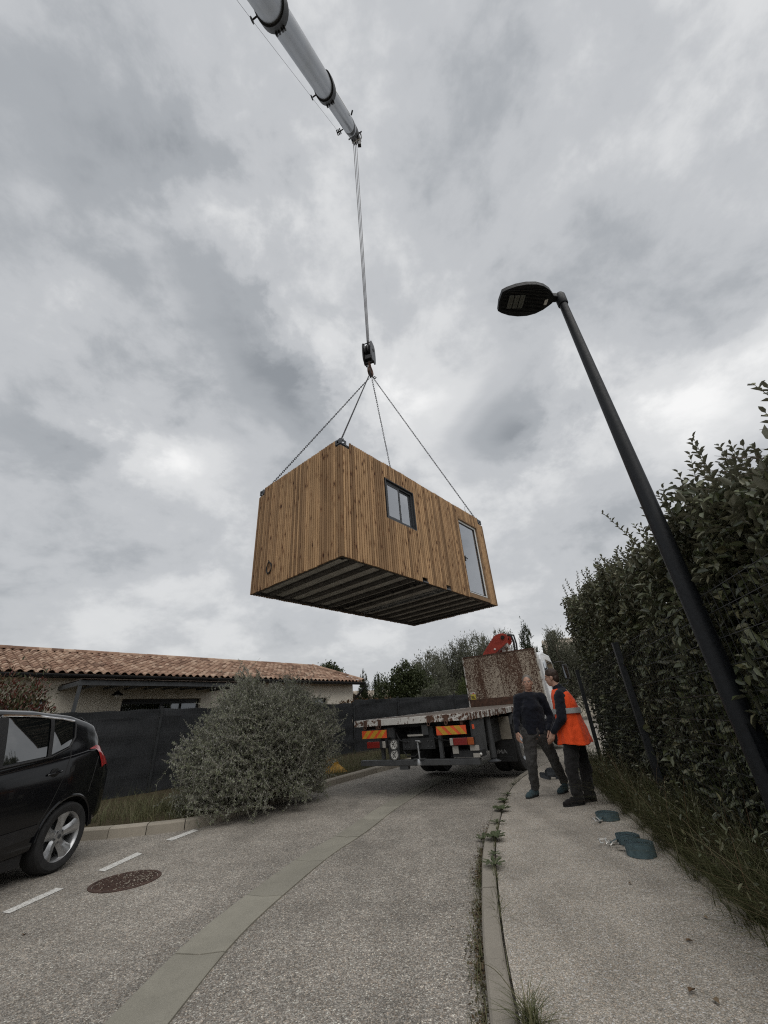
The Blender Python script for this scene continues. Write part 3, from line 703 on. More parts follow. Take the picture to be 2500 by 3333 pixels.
# verge tiles at the gable
vt = MB(); vt.add([(r_ * math.cos(t) * (1 - .1 * e), .42 * e, r_ * math.sin(t)) for e in (0, 1) for r_ in (.10,) for t in [math.pi * k / 8 for k in range(9)]], [(k + 1, k, 9 + k, 10 + k) for k in range(8)])
vt_me = vt.mesh('verge_tile', 'clay_tile', True)
for r in range(ROWS):
    link_mesh('verge_tile', vt_me, roof_o, (X1 + .01, -.05 + r * PY * cs, EZ + .015 + r * PY * sn), (sl, 0, 0))
# gutter and downpipe
mb = MB(); n_ = 8
mb.add([(x, -.12 + .065 * math.cos(t) * k, EZ - .10 + .065 * math.sin(t) * k) for k in (1, .9) for x in (X0 - .02, X1 + .06) for t in [math.pi + math.pi * j / n_ for j in range(n_ + 1)]],
       [(j, j + 1, n_ + 2 + j, n_ + 1 + j) for j in range(n_)] + [(2 * (n_ + 1) + j + 1, 2 * (n_ + 1) + j, 3 * (n_ + 1) + j, 3 * (n_ + 1) + j + 1) for j in range(n_)])
mb.box(X0 - .02, X1 + .06, -.195, -.178, EZ - .10, EZ - .075); mb.box(X0, X1, -.05, -.03, EZ - .18, EZ - .085)
mb.build('gutter', 'black_iron', house)
mb = MB(); mb.tube([(X1 + .02, -.12, EZ - .14), (X1 + .02, -.12, EZ - .30), (X1 - .02, .1, EZ - .50), (X1 - .15, .36, EZ - .70), (X1 - .18, .40, EZ - .85), (X1 - .18, .40, GH)], .045, 10)
mb.build('downpipe', 'black_iron', house, smooth=True)
mb = MB(); mb.cyl((2.83, .45, 2.62), (2.83, .22, 2.66), .016, 8); mb.lathe([(.03, .02), (.06, -.02), (.17, -.09), (.175, -.105), (.15, -.10)], (2.83, .20, 2.62), (0, 0, 1), 16); mb.build('wall_lamp', 'black_iron', house)
mb = MB(); mb.sphere((2.83, .20, 2.50), .05, 10, 6); mb.build('bulb', 'film_white', house)
# pergola with reed cover
perg = empty('pergola', (-10.5, 11.2, 0), HANG, 'grey metal pergola with a dark reed cover against the cream house wall', 'pergola')
PXL, PXR, PYF = 1.30, 6.05, -1.75
mb = MB(); mb.box(PXL, PXR, PYF, PYF + .10, 2.60, 2.72); mb.build('front_beam', 'grey_paint', perg)
for x in (PXL, PXR - .08):
    mb = MB(); mb.hexa([(x, PYF + .10, 2.60), (x + .08, PYF + .10, 2.60), (x + .08, .44, 2.66), (x, .44, 2.66), (x, PYF + .10, 2.71), (x + .08, PYF + .10, 2.71), (x + .08, .44, 2.77), (x, .44, 2.77)]); mb.build('side_beam', 'grey_paint', perg)
    mb = MB(); mb.box(x + .002, x + .078, PYF + .012, PYF + .088, gz(12) + .1, 2.598); mb.build('post', 'grey_paint', perg)
for k in range(1, 8):
    x = PXL + (PXR - PXL) * k / 8; mb = MB(); mb.bar((x, PYF + .1, 2.66), (x, .44, 2.72), .05, .06); mb.build('rafter', 'grey_paint', perg)
mb = MB()
for k in range(430):
    x = PXL + .02 + (PXR - PXL - .04) * k / 430 + random.uniform(-.004, .004); j = random.uniform(-.05, .03)
    mb.tube([(x, PYF - .05 + j, 2.735 + random.uniform(0, .02)), (x + random.uniform(-.02, .02), .42, 2.80 + random.uniform(0, .02))], .009, 4)
tag(mb.build('reed_cover', 'reed_thatch', perg), kind='stuff')

# ------------------------------------------------------------------ hanging wooden cabin
CL, CW, CH = 5.908, 2.972, 2.62
CYA = .875; CN = np.array([-.802, 6.554, 3.895])
CA = np.array([math.cos(CYA), math.sin(CYA), 0]); CB = np.array([-math.sin(CYA), math.cos(CYA), 0])
def cw(x, y, z): return CN + CA * x + CB * y + np.array([0, 0, z])
cabin = empty('container_cabin', tuple(CN), CYA, 'wood slat clad container cabin hanging in the air from crane chains', 'cabin')
PT, IN = .030, .062        # slat thickness, inset of the steel shell
WIN = (1.385, 2.41, 1.205, 2.24); DOOR = (4.44, 5.495, .05, 2.275)
mb = MB()
wall_with_openings(mb, IN, CL - IN, IN, .14, CH - .03, .06, [WIN, DOOR])
mb.box(IN, CL - IN, CW - IN - .06, CW - IN, .14, CH - .03)
mb.box(IN, IN + .06, IN + .062, CW - IN - .062, .14, CH - .03); mb.box(CL - IN - .06, CL - IN, IN + .062, CW - IN - .062, .14, CH - .03)
mb.build('shell', 'dark_steel', cabin)
mb = MB(); mb.box(IN + .062, CL - IN - .062, IN + .062, CW - IN - .062, CH - .10, CH - .04); mb.build('roof', 'dark_steel', cabin)
mb = MB(); mb.box(IN + .1, 2.42, IN + .05, CW - IN - .05, .055, .16); mb.box(2.64, 3.33, IN + .05, CW - IN - .05, .055, .16); mb.box(3.55, CL - IN - .1, IN + .05, CW - IN - .05, .055, .16); mb.build('floor', 'floor_ply', cabin)
# bottom rails
for nm, b in (('bottom_rail', (IN, CL - IN, .028, IN + .045, -.0, .138)), ('bottom_rail', (IN, CL - IN, CW - IN - .045, CW - .028, -.0, .138)), ('bottom_rail', (.028, IN + .045, IN + .047, CW - IN - .047, .0, .138)), ('bottom_rail', (CL - IN - .045, CL - .028, IN + .047, CW - IN - .047, .0, .138))):
    if nm == 'bottom_rail' and b[1] - b[0] > 3:
        y0, y1 = b[2], b[3]
        mb = MB()
        for a, c in ((IN, 2.45), (2.61, 3.36), (3.52, CL - IN)): mb.box(a, c, y0, y1, .0, .138)
        mb.box(2.45, 2.61, y0, y1, -.0, .012); mb.box(3.36, 3.52, y0, y1, -.0, .012); mb.build(nm, 'under_steel', cabin)
    else:
        mb = MB(); mb.box(*b); mb.build(nm, 'under_steel', cabin)
# cross members (C sections)
xm = [.36, .80, 1.24, 1.68, 2.12, 2.84, 3.76, 4.20, 4.64, 5.08, 5.52]
for x in xm:
    mb = MB(); y0, y1 = IN + .05, CW - IN - .05
    mb.box(x, x + .15, y0, y1, .012, .054)
    mb.build('cross_member', 'under_steel', cabin)
# fork pockets, open tunnels through both long sides
for x in (2.455, 3.365):
    mb = MB(); mb.box(x - .012, x - .002, .03, CW - .03, .014, .13); mb.box(x + .152, x + .162, .03, CW - .03, .014, .13); mb.box(x - .012, x + .162, .03, CW - .03, .1305, .1345)
    for yy in (.35, 1.0, 1.9, 2.55): mb.box(x - .012, x + .162, yy, yy + .06, .004, .0125)
    mb.build('fork_pocket', 'galvanised' if x > 3 else 'under_steel', cabin)
    mb = MB(); mb.box(x - .02, x + .17, -.002, .024, -.012, .016); mb.build('pocket_lip', 'casting_steel', cabin)
# corner castings with oval holes
def casting(ix, iy, top):
    x0 = .012 if ix == 0 else CL - .012 - .175; y0 = .012 if iy == 0 else CW - .012 - .162; z0 = CH - .112 if top else -.004
    mb = MB(); sx, sy, sz, t = .175, .162, .118, .012
    x1, y1, z1 = x0 + sx, y0 + sy, z0 + sz
    # plates with a window cut out
    for (yy, d) in ((y0, t), (y1 - t, t)):
        for a in ((x0, x0 + .05, z0, z1), (x1 - .05, x1, z0, z1), (x0 + .05, x1 - .05, z0, z0 + .028), (x0 + .05, x1 - .05, z1 - .028, z1)): mb.box(a[0], a[1], yy, yy + d, a[2], a[3])
    for xx in (x0, x1 - t):
        for a in ((y0 + t, y0 + .05, z0, z1), (y1 - .05, y1 - t, z0, z1), (y0 + .05, y1 - .05, z0, z0 + .028), (y0 + .05, y1 - .05, z1 - .028, z1)): mb.box(xx, xx + t, a[0], a[1], a[2], a[3])
    mb.box(x0 + .001, x1 - .001, y0 + .001, y0 + .045, z1, z1 + .010); mb.box(x0 + .001, x1 - .001, y1 - .045, y1 - .001, z1, z1 + .010)
    return mb.build('corner_casting', 'casting_steel', cabin)
for ix in (0, 1):
    for iy in (0, 1):
        for tp in (True, False): casting(ix, iy, tp)
# corner posts of the steel frame
for ix in (0, 1):
    for iy in (0, 1):
        x0 = .03 if ix == 0 else CL - .15; y0 = .03 if iy == 0 else CW - .15
        mb = MB(); mb.box(x0, x0 + .12, y0, y0 + .12, .115, CH - .113); mb.build('corner_post', 'dark_steel', cabin)
# cladding slats: every slat its own piece
_slat = {}
def slat_mesh(w, h):
    key = (round(w, 4), round(h, 3))
    if key not in _slat:
        mb = MB(); c = .004
        for z0, z1 in ((0, h),):
            mb.prism([(-w / 2, 0, 0), (w / 2, 0, 0), (w / 2, -PT + c, 0), (w / 2 - c, -PT, 0), (-w / 2 + c, -PT, 0), (-w / 2, -PT + c, 0)][::-1], (0, 0, h))
        _slat[key] = mb.mesh('slat', 'larch_slat')
    return _slat[key]
def clad(length, rot, origin, cuts, n, w):
    pitch = length / n
    for k in range(n):
        c = (k + .5) * pitch; segs = [(-.012, CH + .012)]
        for x0, x1, z0, z1 in cuts:
            if c + w / 2 > x0 and c - w / 2 < x1:
                new = []
                for a, b in segs:
                    if z1 <= a or z0 >= b: new.append((a, b)); continue
                    if z0 - a > .02: new.append((a, z0))
                    if b - z1 > .02: new.append((z1, b))
                segs = new
        for a, b in segs:
            jit = random.uniform(-.006, .006) if abs(b - CH - .012) < .001 else 0
            o = link_mesh('slat', slat_mesh(w, round((b - a) * 50) / 50 if (b - a) > .2 else b - a), cabin)
            o.location = (origin[0] + math.cos(rot) * c, origin[1] + math.sin(rot) * c, a + jit); o.rotation_euler = (0, 0, rot)
ctop = (CH - .165, CH + .1)
longcuts = [(WIN[0] - .01, WIN[1] + .01, WIN[2], WIN[3]), (DOOR[0] - .01, DOOR[1] + .01, -.05, DOOR[3]), (.0, .215, *ctop), (CL - .215, CL, *ctop), (2.44, 2.62, -.05, .10), (3.35, 3.53, -.05, .10)]
shortcuts = [(0, .20, *ctop), (CW - .20, CW, *ctop)]
clad(CL, 0, (0, PT, 0), longcuts, 88, .049)
clad(CW - .06, R(-90), (PT, CW - .03, 0), shortcuts, 44, .049)
clad(CL, R(180), (CL, CW - PT, 0), [longcuts[2], longcuts[3]], 88, .049)
clad(CW - .06, R(90), (CL - PT, .03, 0), shortcuts, 44, .049)
# window: reveal, frame, two sliding sashes
def frame4(mb, x0, x1, z0, z1, w, y0, y1):
    mb.box(x0, x0 + w, y0, y1, z0, z1); mb.box(x1 - w, x1, y0, y1, z0, z1); mb.box(x0 + w, x1 - w, y0, y1, z0, z0 + w); mb.box(x0 + w, x1 - w, y0, y1, z1 - w, z1)
x0, x1, z0, z1 = WIN
mb = MB(); frame4(mb, x0 - .008, x1 + .008, z0 - .0, z1 + .0, .020, .004, .115); win = mb.build('window', 'window_alu', cabin)
mb = MB(); frame4(mb, x0 + .012, x1 - .012, z0 + .02, z1 - .02, .05, .045, .112); mb.build('frame', 'window_alu', win)
xm_ = (x0 + x1) / 2
for a, b, y in ((x0 + .062, xm_ + .03, .05), (xm_ - .03, x1 - .062, .082)):
    mb = MB(); frame4(mb, a, b, z0 + .07, z1 - .07, .045, y, y + .028); s = mb.build('sash', 'window_alu', win)
    mb = MB(); mb.box(a + .045, b - .045, y + .010, y + .016, z0 + .115, z1 - .115); mb.build('pane', 'clear_glass', s)
mb = MB(); mb.grid(lambda u, v: (x0 + .06 + u * (x1 - x0 - .12), .15 + .012 * math.sin(u * 9 + v * 4), z0 + .05 + v * (z1 - z0 - .1)), 16, 10); mb.build('pane_backing', 'sheet_grey', win)  # pale sheet added behind the sashes so the panes look bright
# glazed door
x0, x1, z0, z1 = DOOR
mb = MB(); frame4(mb, x0 - .008, x1 + .008, z0 - .045, z1, .028, .002, .125); door = mb.build('door', 'wood_trim', cabin)
mb = MB(); mb.box(x0 + .022, x1 - .022, .004, .10, z0 - .0165, z0 + .06); mb.build('threshold', 'wood_trim', door)
mb = MB(); frame4(mb, x0 + .025, x1 - .025, z0 + .065, z1 - .03, .055, .05, .11); mb.build('frame', 'white_pvc', door)
mb = MB(); frame4(mb, x0 + .083, x1 - .083, z0 + .123, z1 - .088, .018, .062, .10); mb.build('gasket', 'black_plastic', door)
mb = MB(); mb.box(x0 + .09, x1 - .09, .078, .086, z0 + .13, z1 - .095); mb.build('pane', 'clear_glass', door)
mb = MB(); mb.grid(lambda u, v: (x0 + .07 + u * (x1 - x0 - .14), .155 + .015 * math.sin(u * 6 + v * 7), z0 + .08 + v * (z1 - z0 - .16)), 16, 24); mb.build('pane_backing', 'sheet_grey', door)  # same pale sheet added behind the door glass to brighten it
mb = MB()
def crumple(u, v):
    w = 1 - v * .75
    return (x1 - .1 - u * .72 * w, .122 + .014 * math.sin(u * 17 + v * 9) + .010 * math.sin(u * 31 - v * 23), z1 - .11 - v * .42 - .10 * u * (1 - v))
mb.grid(crumple, 18, 12); mb.build('plastic_wrap', 'film_white', door)
mb = MB(); mb.box(x0 + .10, x0 + .13, .02, .05, 1.0, 1.15); mb.bar((x0 + .115, .02, 1.10), (x0 + .22, .02, 1.08), .018, .02); mb.build('handle', 'black_plastic', door)
# cable loop hanging on the short wall
mb = MB(); pts = []
for k in range(76):
    t = 2 * math.pi * k / 25; r_ = .10 + .012 * math.sin(k * .7); pts.append((-.012 - .004 * (k // 25), 2.27 + r_ * .85 * math.cos(t), .41 + r_ * 1.25 * math.sin(t)))
pts += [(-.015, 2.30, .56), (-.015, 2.32, .60), (.002, 2.325, .60)]
mb.tube(pts, .007, 6); mb.build('cable_loop', 'cable_black', cabin, smooth=True)

# ------------------------------------------------------------------ hook block, chains, boom
HX, HY = cw(CL / 2, CW / 2, 0)[:2]; HX -= .085
HZ = 11.75
sling = empty('chain_sling', (HX, HY, HZ), 0, 'four leg lifting chain sling between the crane hook and the cabin corners', 'chain')
mb = MB(); mb.tube([(.0, .12 * math.cos(t), .06 + .17 * math.sin(t)) for t in [2 * math.pi * k / 20 for k in range(20)]], .022, 8, closed=True); mb.build('master_ring', 'black_iron', sling, smooth=True)
def link_shape(mb, c, d, side, ln, wd, r):
    d, side = Vector(d), Vector(side); pts = []
    for k in range(10):
        t = 2 * math.pi * k / 10; x, y = math.cos(t), math.sin(t)
        pts.append(Vector(c) + d * (x * wd * .5 + (ln - wd) * .5 * (1 if x > 0.01 else -1 if x < -.01 else 0)) + side * y * wd * .5)
    mb.tube(pts, r, 4, closed=True)
hookp = Vector((HX, HY, HZ))
for ci, (ix, iy) in enumerate(((0, 0), (0, 1), (1, 0), (1, 1))):
    e = Vector(cw(.10 if ix == 0 else CL - .10, .095 if iy == 0 else CW - .095, CH + .02)) - hookp
    st = Vector((.05 if ix else -.05, .05 if iy else -.05, -.13)); mb = MB()
    v = e - st; ln = v.length; d = v.normalized(); s1 = d.cross(Vector((0, 0, 1))).normalized(); s2 = d.cross(s1)
    n = int(ln / .07); sag = .0
    for k in range(n):
        t = (k + .5) / n; c = st + v * t - Vector((0, 0, .10 * math.sin(math.pi * t))) * sag
        link_shape(mb, c, d, s1 if k % 2 else s2, .090, .034, .008)
    if ix == 1 and iy == 0:
        c0 = st + v * .90; mb.tube([c0 + Vector((0, 0, -.02 - .12 * k)) + d * (-.10 * math.sin(k * .9)) for k in range(4)], .006, 5)
    tag(mb.build('chain_leg', 'chain_steel', sling), kind='stuff')
    mb = MB(); mb.tube([e - d * .10 + s1 * .045, e - d * .03 + s1 * .05, e + d * .06 + s1 * .035, e + d * .085, e + d * .06 - s1 * .035, e - d * .03 - s1 * .05, e - d * .10 - s1 * .045], .014, 8); mb.build('shackle', 'black_iron', sling, smooth=True)
mb = MB(); mb.tube([(.05, 0, -.10), (.10, 0, -.16), (.16, .02, -.20), (.20, .02, -.15), (.15, .0, -.12), (.10, 0, -.14)], .016, 6); mb.build('shortening_hook', 'black_iron', sling, smooth=True)
block = empty('hook_block', (HX, HY, HZ + .14), R(72), 'black pulley block with a hook at the end of the crane rope', 'hook block')
def plate_profile(w, h, zc, n=20): return [(w / 2 * math.copysign(abs(math.cos(t)) ** .6, math.cos(t)), zc + h / 2 * math.copysign(abs(math.sin(t)) ** .6, math.sin(t))) for t in [2 * math.pi * k / n for k in range(n)]]
for y in (-.17, .13):
    mb = MB(); mb.prism([(x, y, z) for x, z in plate_profile(.46, .98, .86)], (0, .035, 0)); mb.build('cheek_plate', 'casting_steel' if y < 0 else 'black_iron', block)
for y in (-.055, .045):
    mb = MB(); mb.lathe([(.06, -.04), (.21, -.04), (.235, -.035), (.205, 0), (.235, .035), (.21, .04), (.06, .04)], (0, y, .98), (0, 1, 0), 28); mb.build('sheave', 'black_iron', block, smooth=True)
mb = MB(); mb.cyl((0, -.19, .98), (0, .19, .98), .055, 12); mb.cyl((0, -.185, .42), (0, .185, .42), .05, 12); mb.cyl((-.1, -.17, 1.31), (-.1, .17, 1.31), .018, 8); mb.cyl((.1, -.17, 1.31), (.1, .17, 1.31), .018, 8); mb.build('axle', 'black_iron', block, smooth=True)
mb = MB(); mb.box(-.12, .12, -.125, .125, .52, .72); mb.build('ballast', 'black_iron', block, bevel=.02)
mb = MB(); hk = [(0, 0, .46), (0, 0, .30), (.03, 0, .24), (.13, 0, .16), (.165, 0, .04), (.12, 0, -.07), (.0, 0, -.115), (-.11, 0, -.07), (-.145, 0, .02), (-.13, 0, .09)]
mb.tube(hk, [.05, .05, .05, .062, .07, .072, .068, .055, .04, .02], 10); mb.build('hook', 'rust_brown', block, smooth=True)
mb = MB(); mb.bar((-.11, 0, .08), (.02, 0, .27), .03, .015); mb.build('safety_latch', 'black_iron', block)
mb = MB(); mb.cyl((0, 0, 1.30), (0, 0, 1.52), .05, 10); mb.build('rope_socket', 'black_iron', block)
# boom
TIP = np.array([HX, HY, 30.6])
BD = np.array([-.243, -.598, -.764]); BD /= np.linalg.norm(BD)
boom = empty('crane_boom', (0, 0, 0), 0, 'white telescopic crane boom reaching in from the top of the picture', 'crane boom')
def prof_boom(w, h, n=28):
    out = []
    for k in range(n):
        t = 2 * math.pi * k / n; c, s_ = math.cos(t), math.sin(t); e = .55 if s_ > 0 else .95
        out.append((w / 2 * math.copysign(abs(c) ** e, c), h / 2 * math.copysign(abs(s_) ** e, s_)))
    return out
bd = Vector(BD); bsd = -bd.cross(Vector((0, 0, 1))).normalized(); bup = bsd.cross(bd)
if bup.z < 0: bup = -bup
def sweep(mb, t0, t1, w, h, w1=None, h1=None, hollow=False):
    P0, P1 = Vector(TIP) + bd * t0, Vector(TIP) + bd * t1; vs = []
    for P, ww, hh in ((P0, w, h), (P1, w1 or w, h1 or h)): vs += [P + bsd * a + bup * b for a, b in prof_boom(ww, hh)]
    n = 28; mb.add(vs, [(k, (k + 1) % n, n + (k + 1) % n, n + k) for k in range(n)] + [tuple(range(n - 1, -1, -1)), tuple(range(n, 2 * n))])
S3, S2, S1, S0 = (.62, .70), (.80, .92), (.98, 1.12), (1.16, 1.34)
for (t0, t1), (w, h) in (((.75, 5.0), S3), ((4.85, 10.4), S2), ((10.15, 20.0), S1), ((19.8, 35.6), S0)):
    mb = MB(); sweep(mb, t0, t1, w, h); mb.build('boom_section', 'boom_paint', boom, smooth=True)
for t, (w, h) in ((4.85, S2), (10.15, S1), (19.8, S0)):
    mb = MB(); sweep(mb, t - .20, t + .16, w + .13, h + .13); mb.build('collar', 'black_iron', boom, smooth=True)
    mb = MB(); P = Vector(TIP) + bd * (t - .12) - bup * (h / 2 + .06)
    for s_ in (-.16, -.05, .08, .17): mb.bar(P + bsd * s_, P + bsd * s_ - bd * .10, .07, .10, bup)
    mb.build('slide_pad', 'black_iron', boom)
    P = Vector(TIP) + bd * (t - .02)
    mb = MB(); c = P - bsd * (w / 2 + .05); mb.bar(c, c - bsd * .20, .05, .05); c2 = c - bsd * .24
    mb.tube([c2 + bd * .09 * math.cos(a) + bup * .09 * math.sin(a) for a in [2 * math.pi * k / 10 for k in range(10)]], .022, 5, closed=True)
    mb.build('cable_guide', 'black_iron', boom)
for t0, t1, (w, h) in ((1.2, 4.7, S3), (5.0, 10.0, S2)):
    mb = MB(); a0 = Vector(TIP) + bd * t0 + bup * (h / 2 + .005); a1 = Vector(TIP) + bd * t1 + bup * (h / 2 + .005); mb.bar(a0 + bsd * (w * .30), a1 + bsd * (w * .30), .16, .03, bup); mb.build('wear_strip', 'boom_wear', boom)
# head with sheaves
mb = MB(); sweep(mb, .0, 1.15, .54, .66, .635, .715); mb.build('boom_head', 'black_iron', boom, smooth=True)
T = Vector(TIP)
for s_ in (-.2, .2):
    mb = MB(); mb.hexa([T + bsd * (s_ + a) + bd * u_ + bup * v_ for v_, u_, a in ((-.34, .30, -.02), (-.34, .30, .02), (-.34, -.30, .02), (-.34, -.30, -.02), (.26, .30, -.02), (.26, .30, .02), (.26, -.24, .02), (.26, -.24, -.02))]); mb.build('head_plate', 'black_iron', boom)
mb = MB(); mb.lathe([(.05, -.12), (.27, -.12), (.24, 0), (.27, .12), (.05, .12)], T - bd * .12 - bup * .14, bsd, 24); mb.build('sheave', 'black_iron', boom, smooth=True)
mb = MB(); mb.bar(T - bsd * .26 + bd * .1 - bup * .34, T + bsd * .26 + bd * .1 - bup * .34, .05, .02); mb.build('light_bar', 'white_pvc', boom)
mb = MB(); mb.cyl(T - bsd * .42 - bd * .15, T + bsd * .42 - bd * .15, .035, 8); mb.cyl(T + bsd * .36 + bd * 1.6 + bup * .1, T + bsd * .50 + bd * 1.6 + bup * .25, .04, 8); mb.build('pin', 'black_iron', boom)
mb = MB(); c = T - bsd * .34 + bd * 1.1; mb.cyl(c, c - bsd * .38, .03, 6)
for k in range(3): mb.bar(c - bsd * (.18 + .09 * k) - bup * .12, c - bsd * (.18 + .09 * k) + bup * .12, .07, .05, bsd)
mb.tube([c - bsd * .1, c - bsd * .2 - Vector((0, 0, .3)), c - bsd * .25 - Vector((0, 0, .42)), c - bsd * .32 - Vector((0, 0, .25)), c - bsd * .36], .012, 5); mb.build('sensor', 'black_iron', boom)
mb = MB(); c = T + bsd * .30 - bd * .18; mb.tube([c, c + Vector((.05, 0, -.3)), c + Vector((.06, 0, -.6)), c + Vector((-.04, 0, -1.0)), c + Vector((-.08, 0, -1.25))], .035, 6); mb.box(c.x - .17, c.x + .01, c.y - .08, c.y + .08, c.z - 1.6, c.z - 1.25); mb.build('limit_switch', 'black_iron', boom)
mb = MB(); g0 = T - bsd * .62 + bd * .72
mb.tube([g0, T - bsd * (S2[0] / 2 + .29) + bd * 4.83, T - bsd * (S1[0] / 2 + .29) + bd * 10.13, T - bsd * (S0[0] / 2 + .29) + bd * 19.8], .006, 5); mb.build('signal_cable', 'rope_steel', boom)
# slewing base of the mobile crane, behind the camera
B = T + bd * 35.6
mb = MB(); mb.box(B.x - 1.2, B.x + 1.2, B.y - 2.2, B.y + 1.0, 1.6, B.z + .5); mb.build('turret', 'boom_paint', boom, bevel=.05)
mb = MB(); mb.box(B.x - 1.3, B.x + 1.3, B.y - 5.0, B.y + 4.5, .75, 1.598); mb.build('carrier', 'boom_paint', boom, bevel=.05)
for yy in (-3.8, -2.3, 1.6, 3.3):
    for s_ in (-1.15, 1.15):
        mb = MB(); mb.lathe([(.2, -.18), (.52, -.18), (.56, -.12), (.56, .12), (.52, .18), (.2, .18)], (B.x + s_, B.y + yy, .56), (1, 0, 0), 24, True); mb.build('wheel', 'rubber', boom, smooth=True)
ropes = empty('hoist_rope', (HX, HY, HZ + 1.6), 0, 'thin steel hoist ropes running from the boom tip down to the hook block', 'rope')
for dx, dy in ((-.055, -.03), (.0, .05), (.06, -.01)):
    mb = MB(); mb.tube([(dx * .6, dy * .6, -.12), (dx * 1.6, dy * 1.6, TIP[2] - HZ - 1.75)], .0165, 6); mb.build('rope_fall', 'rope_steel', ropes)

# ------------------------------------------------------------------ street lamp
lamp = empty('street_lamp', (2.635, 3.53, .09), 0, 'tall black street lamp with a flat LED head in front of the hedge', 'street lamp')
mb = MB(); mb.tube([(0, 0, 0), (0, 0, 1.0), (0, 0, 3.0), (0, 0, 6.10)], [.084, .082, .072, .050], 28); mb.build('pole', 'lamp_paint', lamp, smooth=True)
mb = MB(); mb.box(-.15, .15, -.15, .15, .0, .02); mb.build('base_plate', 'lamp_paint', lamp)
mb = MB(); mb.box(-.045, .045, -.079, -.072, .55, .95); mb.build('access_door', 'lamp_paint', lamp)
mb = MB(); mb.lathe([(.060, -.16), (.066, -.15), (.068, .02), (.05, .06), (.02, .075), (.001, .078)], (0, 0, 6.14), (0, 0, 1), 20); mb.build('spigot', 'lamp_paint', lamp, smooth=True)
mb = MB(); mb.hexa([(-.05, -.045, 6.10), (-.16, -.055, 6.115), (-.16, .055, 6.115), (-.05, .045, 6.10), (-.05, -.045, 6.18), (-.16, -.055, 6.19), (-.16, .055, 6.19), (-.05, .045, 6.18)]); mb.build('bracket', 'lamp_paint', lamp, bevel=.012)
HEADP = [(-.105, .045), (-.14, .085), (-.20, .145), (-.29, .20), (-.40, .232), (-.53, .236), (-.66, .215), (-.77, .175), (-.83, .14), (-.845, .0)]
hp = HEADP + [(x, -y) for x, y in HEADP[:-1][::-1]]
mb = MB(); n = len(hp)
rings = [[(x, y, 6.100 + (-.18 - x) * .06) for x, y in hp], [(x, y, 6.165 + (-.18 - x) * .05) for x, y in hp], [(-.48 + (x + .48) * .86, y * .78, 6.20 + (-.18 - x) * .03) for x, y in hp]]
vs = [p for r_ in rings for p in r_]
mb.add(vs, [tuple(range(n))[::-1]] + [(r_ * n + k, r_ * n + (k + 1) % n, (r_ + 1) * n + (k + 1) % n, (r_ + 1) * n + k) for r_ in range(2) for k in range(n)] + [tuple(2 * n + k for k in range(n))])
head = mb.build('lamp_head', 'lamp_paint', lamp, smooth=True)
mb = MB()
for k in range(17):
    y = -.16 + k * .02; xa = -.20 - .9 * max(0, abs(y) - .10); xb = -.80 + .30 * max(0, abs(y) - .06)
    mb.bar((xa, y, 6.092 + (-.18 - xa) * .06), (xb, y, 6.092 + (-.18 - xb) * .06), .006, .014)
mb.build('cooling_fins', 'lamp_fin', head)
for k in range(3):
    x = -.60 - .075 * (k - 1) - .02; mb = MB(); zc = 6.082 + (-.18 - x) * .06; mb.box(x - .032, x + .032, -.10, .09, zc - .008, zc + .006); led = mb.build('led_module', 'led_lens', head, bevel=.004)
    mb = MB()
    for i in range(2):
        for j in range(4): mb.sphere((x - .015 + .03 * i, -.078 + .046 * j, zc - .008), (.011, .014, .007), 8, 5)
    mb.build('led_dome', 'led_lens', led)
mb = MB(); mb.box(-.225, -.185, -.02, .06, 6.085, 6.102); mb.build('label_plate', 'disc_white', head)

# ------------------------------------------------------------------ flatbed truck (local x: left to right, y: forward, z: up)
truck = empty('flatbed_truck', (-.9, 9.188, 0), math.atan2(-.51143, .85933), 'rusty white flatbed lorry with a red loading crane seen from behind', 'truck')
truck.rotation_euler = (R(1.75), 0, math.atan2(-.51143, .85933))
TW = 2.5
mb = MB(); mb.box(.06, TW - .06, .06, 6.40, 1.225, 1.268); mb.build('deck', 'deck_timber', truck)
for k in range(9):
    a = .07 + k * (TW - .14) / 9; mb = MB(); mb.box(a + .004, a + (TW - .14) / 9 - .004, .065, 6.39, 1.268, 1.276 + random.uniform(0, .004)); mb.build('deck_board', 'deck_timber', truck)
mb = MB(); mb.box(0, TW, 0, .06, 1.165, 1.28); mb.build('rear_rail', 'rusty_white_rail', truck, bevel=.006)
for x0, x1 in ((0, .06), (TW - .06, TW)):
    mb = MB(); mb.box(x0, x1, .062, 6.42, 1.165, 1.28); mb.build('side_rail', 'rusty_white_rail', truck, bevel=.006)
for x in (.28, .62, 1.70, 2.05):      # rope rings and hinge plates on the rear rail
    mb = MB(); mb.box(x - .035, x + .035, -.012, -.001, 1.16, 1.275); mb.build('hinge_plate', 'rust_brown', truck)
    mb = MB(); mb.tube([(x + .028 * math.cos(t), -.02, 1.145 + .03 * math.sin(t)) for t in [2 * math.pi * k / 10 for k in range(10)]], .008, 6, closed=True); mb.build('rope_ring', 'rust_brown', truck)
for y in (.05, .55, 1.05, 1.55, 2.05, 2.6, 3.2, 3.9, 4.6, 5.4):
    mb = MB(); mb.box(TW + .001, TW + .012, y, y + .05, 1.15, 1.277); mb.build('stake_pocket', 'rust_brown', truck)
